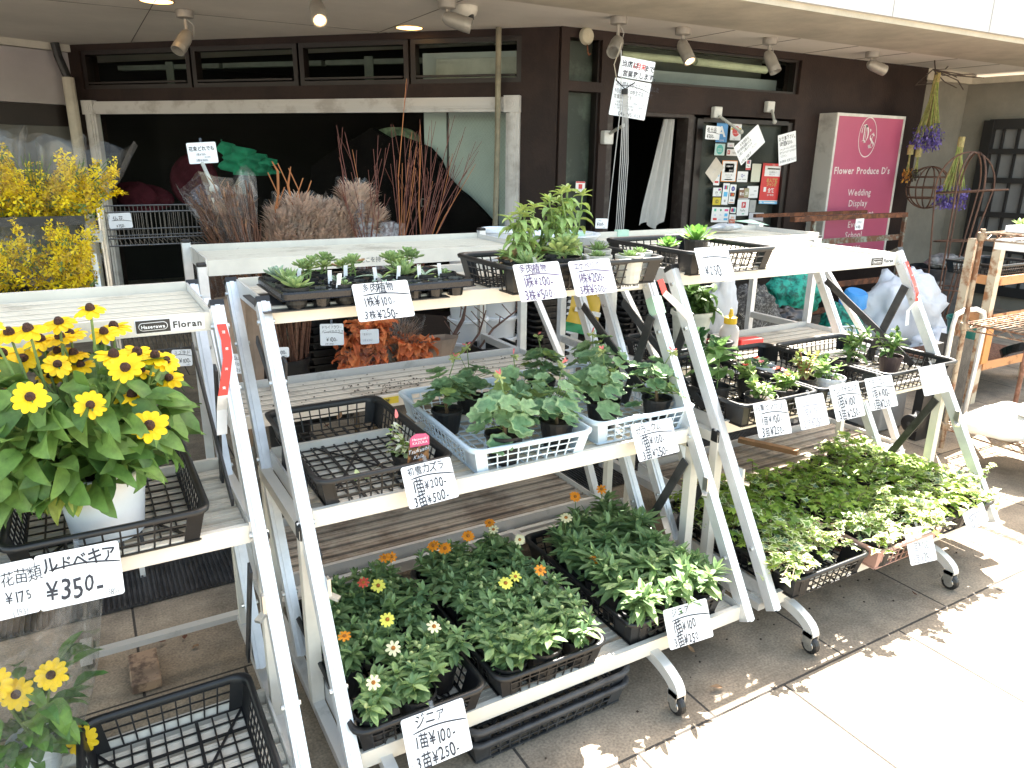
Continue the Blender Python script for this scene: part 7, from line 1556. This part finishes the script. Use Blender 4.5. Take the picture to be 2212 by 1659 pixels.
# bin, panel, folding cart
a = P_(2024,640,4.1); bucket('black_bin', 'big black bin with a clear plastic bag in its mouth', (a.x,4.1), .27, onY(2024,578,4.1).z, blackp2, .82, n=36)
lump('clear_bag', 'crumpled clear bag sticking out of the black bin', 'plastic bag', (2045,566), 4.1, .20, .16, .07, mat('bag_clear', (.30,.29,.28), .25, 0, .4, 18, .8, 16), 11)
c_ = P_(2008,655,3.85); m = MB(); m.box((-.12,-.012,-.32),(.13,.012,.19)); tag(m.build('grey_board', mat('board_grey', (.13,.125,.12), .7, 0, .15, 4), None, loc=c_), 'flat grey board leaning against the black bin', 'board')
a = onZ(1960,915,0); m = MB(); m.cbox((0,0,0),(.22,.30,.24),.01); o = m.build('grey_box', mat('box_grey', (.30,.30,.295), .7, 0, .15, 5), None, loc=(3.85,2.42,.004)); tag(o, 'grey box standing on the paving behind the right rack post', 'box')
t = thing('folding_cart', 'black folding platform cart standing upright with a white tube handle', 'cart', (0,0,0)); hx = 3.62
H1 = [onY(*p, 2.22) for p in ((2012,940),(2040,800),(2058,705),(2066,680),(2085,670),(2110,668),(2125,675),(2127,700),(2105,800),(2082,895))]
m = MB(); m.tube(H1, .013, 8); m.build('handle', mat('handle_white', (.68,.67,.64), .35, .3), t)
A1 = [onY(*p, 2.30) for p in ((1985,965),(2060,960),(2105,735),(2052,722))]; m = MB(); m.prism(A1, (0,0,0), (0,.05,0)); m.build('platform', mat('platform_black', (.03,.029,.028), .6, 0, .4, 14, .9, 50, col2=(.06,.055,.05)), t)
m = MB(); B1 = [onY(*p, 2.24) for p in ((1976,952),(2005,968),(2040,740),(2020,745))]; m.prism(B1, (0,0,0), (0,.05,0)); m.build('side_bumper', blackp, t)
for (x, y) in ((1967,915),): 
    w = onY(x,y,2.2); m = MB(); m.lathe([(.001,-.014),(.04,-.014),(.05,-.01),(.05,.01),(.04,.014),(.001,.014)], w, 20, axis='x'); ww = m.build('wheel', blackp, t); m = MB(); m.lathe([(.001,-.017),(.014,-.016)], w, 12, axis='x'); m.bar(w+Vector((.02,0,0)), w+Vector((.10,.03,.03)), .02, .04); m.build('hub', blackp2, ww)
# ---- rusty wire rack, right edge
t = thing('rusty_wire_rack', 'rusty chrome wire rack at the right edge with sacks on its lowest shelf', 'rack', (0,0,0)); rx0, rx1, ry0, ry1 = 3.87, 4.55, 1.15, 2.07
chrome_r = mat('rusty_chrome', (.36,.29,.21), .5, .4, .3, 12, .3, 60, col2=(.17,.075,.035), vs2=.42)
for z in (.17, .715, 1.17):
    m = MB()
    for (p, q) in (((rx0,ry0),(rx0,ry1)),((rx1,ry0),(rx1,ry1)),((rx0,ry0),(rx1,ry0)),((rx0,ry1),(rx1,ry1))):
        m.tube([(*p,z),(*q,z)], .004, 5); m.tube([(*p,z-.032),(*q,z-.032)], .004, 5); P = Vector((*p,z)); Q = Vector((*q,z)); n = int((Q-P).length/.05)
        pts = [P.lerp(Q, k/n)+Vector((0,0,-.032 if k % 2 else 0)) for k in range(n+1)]; m.tube(pts, .0022, 4, cap=False)
    for k in range(34): y = ry0+(ry1-ry0)*k/33; m.bar((rx0,y,z+.003),(rx1,y,z+.003), .0035, .0035)
    for k in range(1,4): x = rx0+(rx1-rx0)*k/4; m.bar((x,ry0,z-.001),(x,ry1,z-.001), .005, .005)
    m.build('wire_shelf', chrome_r, t)
for x, y, mt_ in ((rx0,ry1,chrome_r),(rx1,ry1,mat('rusty_post', (.26,.13,.09), .75, 0, .3, 20, .4, 60, col2=(.15,.07,.04))),(rx0,ry0,chrome_r),(rx1,ry0,chrome_r)):
    m = MB(); m.tube([(x,y,.03),(x,y,1.19)], .0125, 10); 
    for k in range(44): zz = .05+k*.026; m.lathe([(.0128,-.001),(.0134,0),(.0128,.001)], (x,y,zz), 10)
    po = m.build('post', mt_, t)
    for z in (.17,.715,1.17): m = MB(); m.lathe([(.013,-.04),(.02,-.035),(.021,.003),(.016,.006)], (x,y,z), 12); m.build('collar', chrome_r, po)
sackm = mat('sack_white', (.70,.69,.65), .55, 0, .06, 5, .5, 18)
for i, (x, y, z, rz, lb) in enumerate(((4.02,1.84,.225,.08,'plump white soil sack on the wire rack, nearest the cart'),(4.06,1.48,.225,-.06,'plump white soil sack on the wire rack, cut by the right edge'),(4.22,1.66,.31,.04,'white soil sack lying on top of the other two'))):
    rr = random.Random(i); m = MB(); nu, nv = 26, 12; vs = []; fs = []
    for a_ in range(nv+1):
        th = math.pi*a_/nv
        for k in range(nu):
            p = 2*math.pi*k/nu; ex = lambda v_: math.copysign(abs(v_)**.55, v_); w = 1+.03*math.sin(5*p+i)+rr.uniform(-.015,.015); vs.append((.27*ex(math.cos(p))*max(0,math.sin(th))**.35*w, .175*ex(math.sin(p))*max(0,math.sin(th))**.35*w, .045*math.cos(th)*(1+.12*math.sin(3*p+i))+.012*noise.noise(Vector((math.cos(p)*2.2+i, math.sin(p)*2.2, th)))))
    for a_ in range(nv):
        for k in range(nu): j = (k+1) % nu; fs.append((a_*nu+k, (a_+1)*nu+k, (a_+1)*nu+j, a_*nu+j))
    m.add(vs, fs); o = m.build('soil_sack', sackm, None, smooth=True, loc=(x,y,z)); o.rotation_euler = (0,0,rz); tag(o, lb, 'sack', 'soil sacks on the wire rack')
    m = MB(); m.box((-.18,-.181,-.004),(.1,-.172,.0)); m.build('blue_stripe', mat('stripe_blue', (.1,.35,.6), .5), o)
# orange rusty frame behind it
t = thing('orange_frame_rack', 'orange painted rusty steel frame rack behind the wire rack', 'rack', (0,0,0)); ox, oy = 4.62, 2.55
p0 = onY(2168,520,2.5); 
for x, mt_ in ((p0.x-.03,cream_rust),(p0.x+.95,cream_rust)):
    m = MB(); m.bar((x,2.5,0),(x,2.5,p0.z), .05, .05, (0,1,0)); m.build('post', mt_, t); m = MB(); m.bar((x,2.66,0),(x,2.66,p0.z), .05, .05, (0,1,0)); m.build('post', mt_, t)
for z in (p0.z-.03, .80, .56, .25): m = MB(); m.bar((p0.x,2.475,z),(p0.x+.95,2.475,z), .01, .055); m.build('cross_rail', orange_rust if z < 1 else rust, t)
for z in (.80,.56): m = MB(); m.bar((p0.x-.03,2.52,z-.0),(p0.x-.03,2.64,z), .01, .055); m.build('side_rail', orange_rust, t)
m = MB(); m.box((p0.x-.04,2.465,.27),(p0.x+.03,2.475,.50)); m.build('gusset', mat('orange_plate', (.62,.27,.08), .6), t)
bucket('teal_bucket', 'dark teal plastic bucket inside the orange frame rack', (p0.x+.28, 2.75), .14, .26, mat('teal', (.01,.16,.14), .4), .8, z=.23)
m = MB(); c = Vector((p0.x+.45,2.42,.30))
for k in range(6): ring3(m, c+Vector((.01*k,0,.008*k)), .16+.008*k, (.2,.5,1), .007, 24)
tag(m.build('hose_coil', blackp), 'coil of black hose by the teal bucket', 'hose')
m = MB(); m.box((p0.x,2.52,.20),(p0.x+.9,3.08,.215)); tag(m.build('brown_shelf_board', mat('litter_brown', (.16,.08,.05), .95, 0, .6, 60, 1, 60)), 'brown littered shelf board in the orange frame rack', 'board')
o = basket('mesh_tray', 'black mesh tray with leaves on the orange frame rack', (p0.x+.3,2.7,.80), L=.5, W_=.36, nx=14, ny=9, floorn=(12,8), group='black and white mesh trays on the racks')
m = MB(); rr = random.Random(2); m.box((-.16,-.10,.0),(.20,.10,.03))
o = m.build('white_tray', whitep, None, loc=(4.15,1.93,1.176)); tag(o, 'shallow white tray of small seedlings on top of the wire rack', 'tray')
m = MB()
for k in range(60): leaf(m, (rr.uniform(-.14,.18), rr.uniform(-.08,.08), .035), rdir(rr,10,80), rr.uniform(.03,.05), .02, 'ovate', .5, .2, mi=rr.choice([0,1]), rnd=rr)
tag(m.build('seedling_row', [G['b1'],G['b2']], None, loc=(4.15,1.93,1.176)), 'small bright green seedlings in the shallow white tray', 'plant')
m = MB(); m.box((-.15,-.12,0),(.15,.12,.05)); tag(m.build('white_basket', whitep, None, loc=(4.15,1.95,1.085)), 'white slotted basket hanging below the top wire shelf', 'basket')
# ---- things seen inside through the display window, plus a cutout for a reflection
def inlump(name, label, cat, s, z, o_, ss, sz, mt, seed, wob=.15):
    rr = random.Random(seed); m = MB(); nu, nv = 24, 12; vs = []; fs = []; c = LW(s, z, o_); a1, a2 = rr.uniform(0,6), rr.uniform(0,6)
    for i in range(nv+1):
        th = math.pi*i/nv
        for k in range(nu):
            p = 2*math.pi*k/nu; w = 1+wob*math.sin(3*p+a1+th)+wob*.6*math.sin(5*p+a2); q = LD*(ss*w*math.sin(th)*math.cos(p))+LN*(.06*math.sin(th)*math.sin(p)); vs.append(c+q+Vector((0,0,sz*w*math.cos(th))))
    for i in range(nv):
        for k in range(nu): j = (k+1) % nu; fs.append((i*nu+k, (i+1)*nu+k, (i+1)*nu+j, i*nu+j))
    m.add(vs, fs); return tag(m.build(name, mt, None, smooth=True), label, cat)
def sz_(x, y, o_): p = onP(x, y, LO+LN*o_, LN); return (p-LO).dot(LD), p.z
m = MB(); rr = random.Random(5); TOP = [(472,300),(492,310),(520,318),(548,330),(568,334),(590,345)]; BOT = [(474,366),(500,376),(530,380),(560,380),(580,377),(592,376)]; V = []; NN = 10
for j in range(NN+1):
    for i in range(26):
        q = i/25*5; a_ = int(min(q,4.999)); f_ = q-a_; tx = TOP[a_][0]*(1-f_)+TOP[a_+1][0]*f_; ty = TOP[a_][1]*(1-f_)+TOP[a_+1][1]*f_; bx_ = BOT[a_][0]*(1-f_)+BOT[a_+1][0]*f_; by_ = BOT[a_][1]*(1-f_)+BOT[a_+1][1]*f_
        k_ = j/NN; V.append(onP(tx*(1-k_)+bx_*k_, ty*(1-k_)+by_*k_, LO+LN*-.2, LN)+LN*(.05*math.sin(i*.9+j*.8)+.03*math.sin(i*.37-j*1.3)-.10*abs(k_-.5)))
m.add(V, [(j*26+i, j*26+i+1, (j+1)*26+i+1, (j+1)*26+i) for j in range(NN) for i in range(25)])
tag(m.build('green_cloth', mat('cloth_green', (.02,.26,.15), .8, 0, .3, 5, .8, 9), None, smooth=True), 'green cloth heaped inside the display window', 'cloth')
cs, czz = sz_(425, 395, -.3); inlump('red_bag', 'dim dark red bag inside the display window', 'bag', cs, czz, -.3, .25, .22, mat('bag_dim_red', (.06,.012,.02), .9, 0, .3, 6, .5, 10, spec=.1), 2)
cs, czz = sz_(300, 425, -.3); inlump('red_bag', 'faint maroon bundle low inside the display window at the left', 'bag', cs, czz, -.3, .35, .12, mat('bag_dim_red', (.10,.02,.03)), 3)
cs, czz = sz_(855, 300, -.5); inlump('pale_flowers', 'blurred pale green flowers inside the display window', 'flowers', cs, czz, -.5, .2, .07, mat('pale_flower', (.20,.26,.16), .9, 0, .4, 12), 4, .3)
m = MB(); out = [(660,540),(672,360),(735,315),(770,296),(802,276),(822,288),(842,300),(858,292),(885,302),(925,318),(948,345),(962,380),(990,410),(1010,425),(1040,455),(1062,480),(1062,560)]
P = [onP(x, y, LO+LN*-.22, LN) for x, y in out]; P[0].z = .25; P[-1].z = .25; m.prism(P, (0,0,0), LN*-.08)  # outline of a dark reflection in the glass, built as a black slab
o = m.build('black_cover', mat('cover_black', (.006,.005,.005), .9, 0, .2, 3, .6, 8, spec=.03)); tag(o, 'black cloth covered pile inside the display window before the pale panel', 'covered pile')
m = MB(); pl = (LO+LN*-.21, LN); c = onP(925, 447, *pl); text(m, 'D\'s', c, -LD, (0,0,1), LN*.001, .10, 0, .005, 0, 'c'); m.build('lettering', mat('letter_dim', (.10,.085,.08), .6), o)
# soil crumbs
for nm_, (x0,x1,y0,y1,z,n,lb) in enumerate(((.5,2.9,1.3,2.3,.001,420,'loose soil crumbs scattered on the shaded paving under the racks'),(.4,1.65,2.5,2.82,.645,170,'loose soil crumbs on the middle deck of the rear rack'))):
    m = MB(); rr = random.Random(nm_)
    for k in range(n):
        cx_, cy_ = rr.choice([(rr.uniform(x0,x1), rr.uniform(y0,y1)), (x0+(x1-x0)*.45+rr.gauss(0,.12), y0+(y1-y0)*.4+rr.gauss(0,.05))]); r_ = rr.uniform(.0012,.0045)
        m.add([(cx_-r_,cy_-r_,z),(cx_+r_,cy_-r_*.6,z),(cx_+r_*.7,cy_+r_,z),(cx_-r_*.8,cy_+r_*.8,z),(cx_,cy_,z+r_*1.1)], [(0,1,4),(1,2,4),(2,3,4),(3,0,4)])
    tag(m.build('soil_crumbs', soil), lb, 'soil', kind='stuff')
# litter on the paving and decks
lf = [mat('dead_leaf', (.13,.05,.03), .9), mat('dead_leaf2', (.25,.15,.08), .9)]
for i, (x, y, z) in enumerate(((700,920,.655),(730,905,.655),(985,830,.655),(760,960,.655),(1110,1430,0),(1480,1215,0),(560,1560,0),(1500,1415,0),(400,1385,0),(430,1400,0),(360,1390,0),(1560,1490,0),(1980,1290,0))):
    p = onZ(x,y,z); m = MB(); rr = random.Random(i); leaf(m, (0,0,.006), rdir(rr,0,10), rr.uniform(.02,.045), .018, 'ovate', rr.uniform(-1.2,1), .4, mi=0, wave=.1, rnd=rr); 
    pos = ('lying on the middle rear deck by the left posts','on the middle rear deck beside another one','on the middle rear deck under the geraniums','near the front rail of the middle rear deck','on the paving under the stacked trays','on the paving under the right rack','on the paving by the left rack legs','on the shaded paving between the racks','on the paving in the left rack shadow','on the paving right of the slab joint','on the paving left of the slab joint','near the edge of the sunlight','under the front of the right rack')[i]
    o = m.build('dead_leaf', lf[i % 2], None, loc=p+Vector((0,0,-.008 if z else .004))); tag(o, 'curled dead leaf '+pos, 'leaf', 'scattered dead leaves')
# ================================================================== tidy
bpy.data.objects.remove(_FO); bpy.data.curves.remove(_FC)
dead = []
for o in list(S.objects):
    if o.parent is None and o.location.z < -40:
        dead += [g_ for c in o.children for g_ in c.children] + list(o.children) + [o]
for o in dead: bpy.data.objects.remove(o)
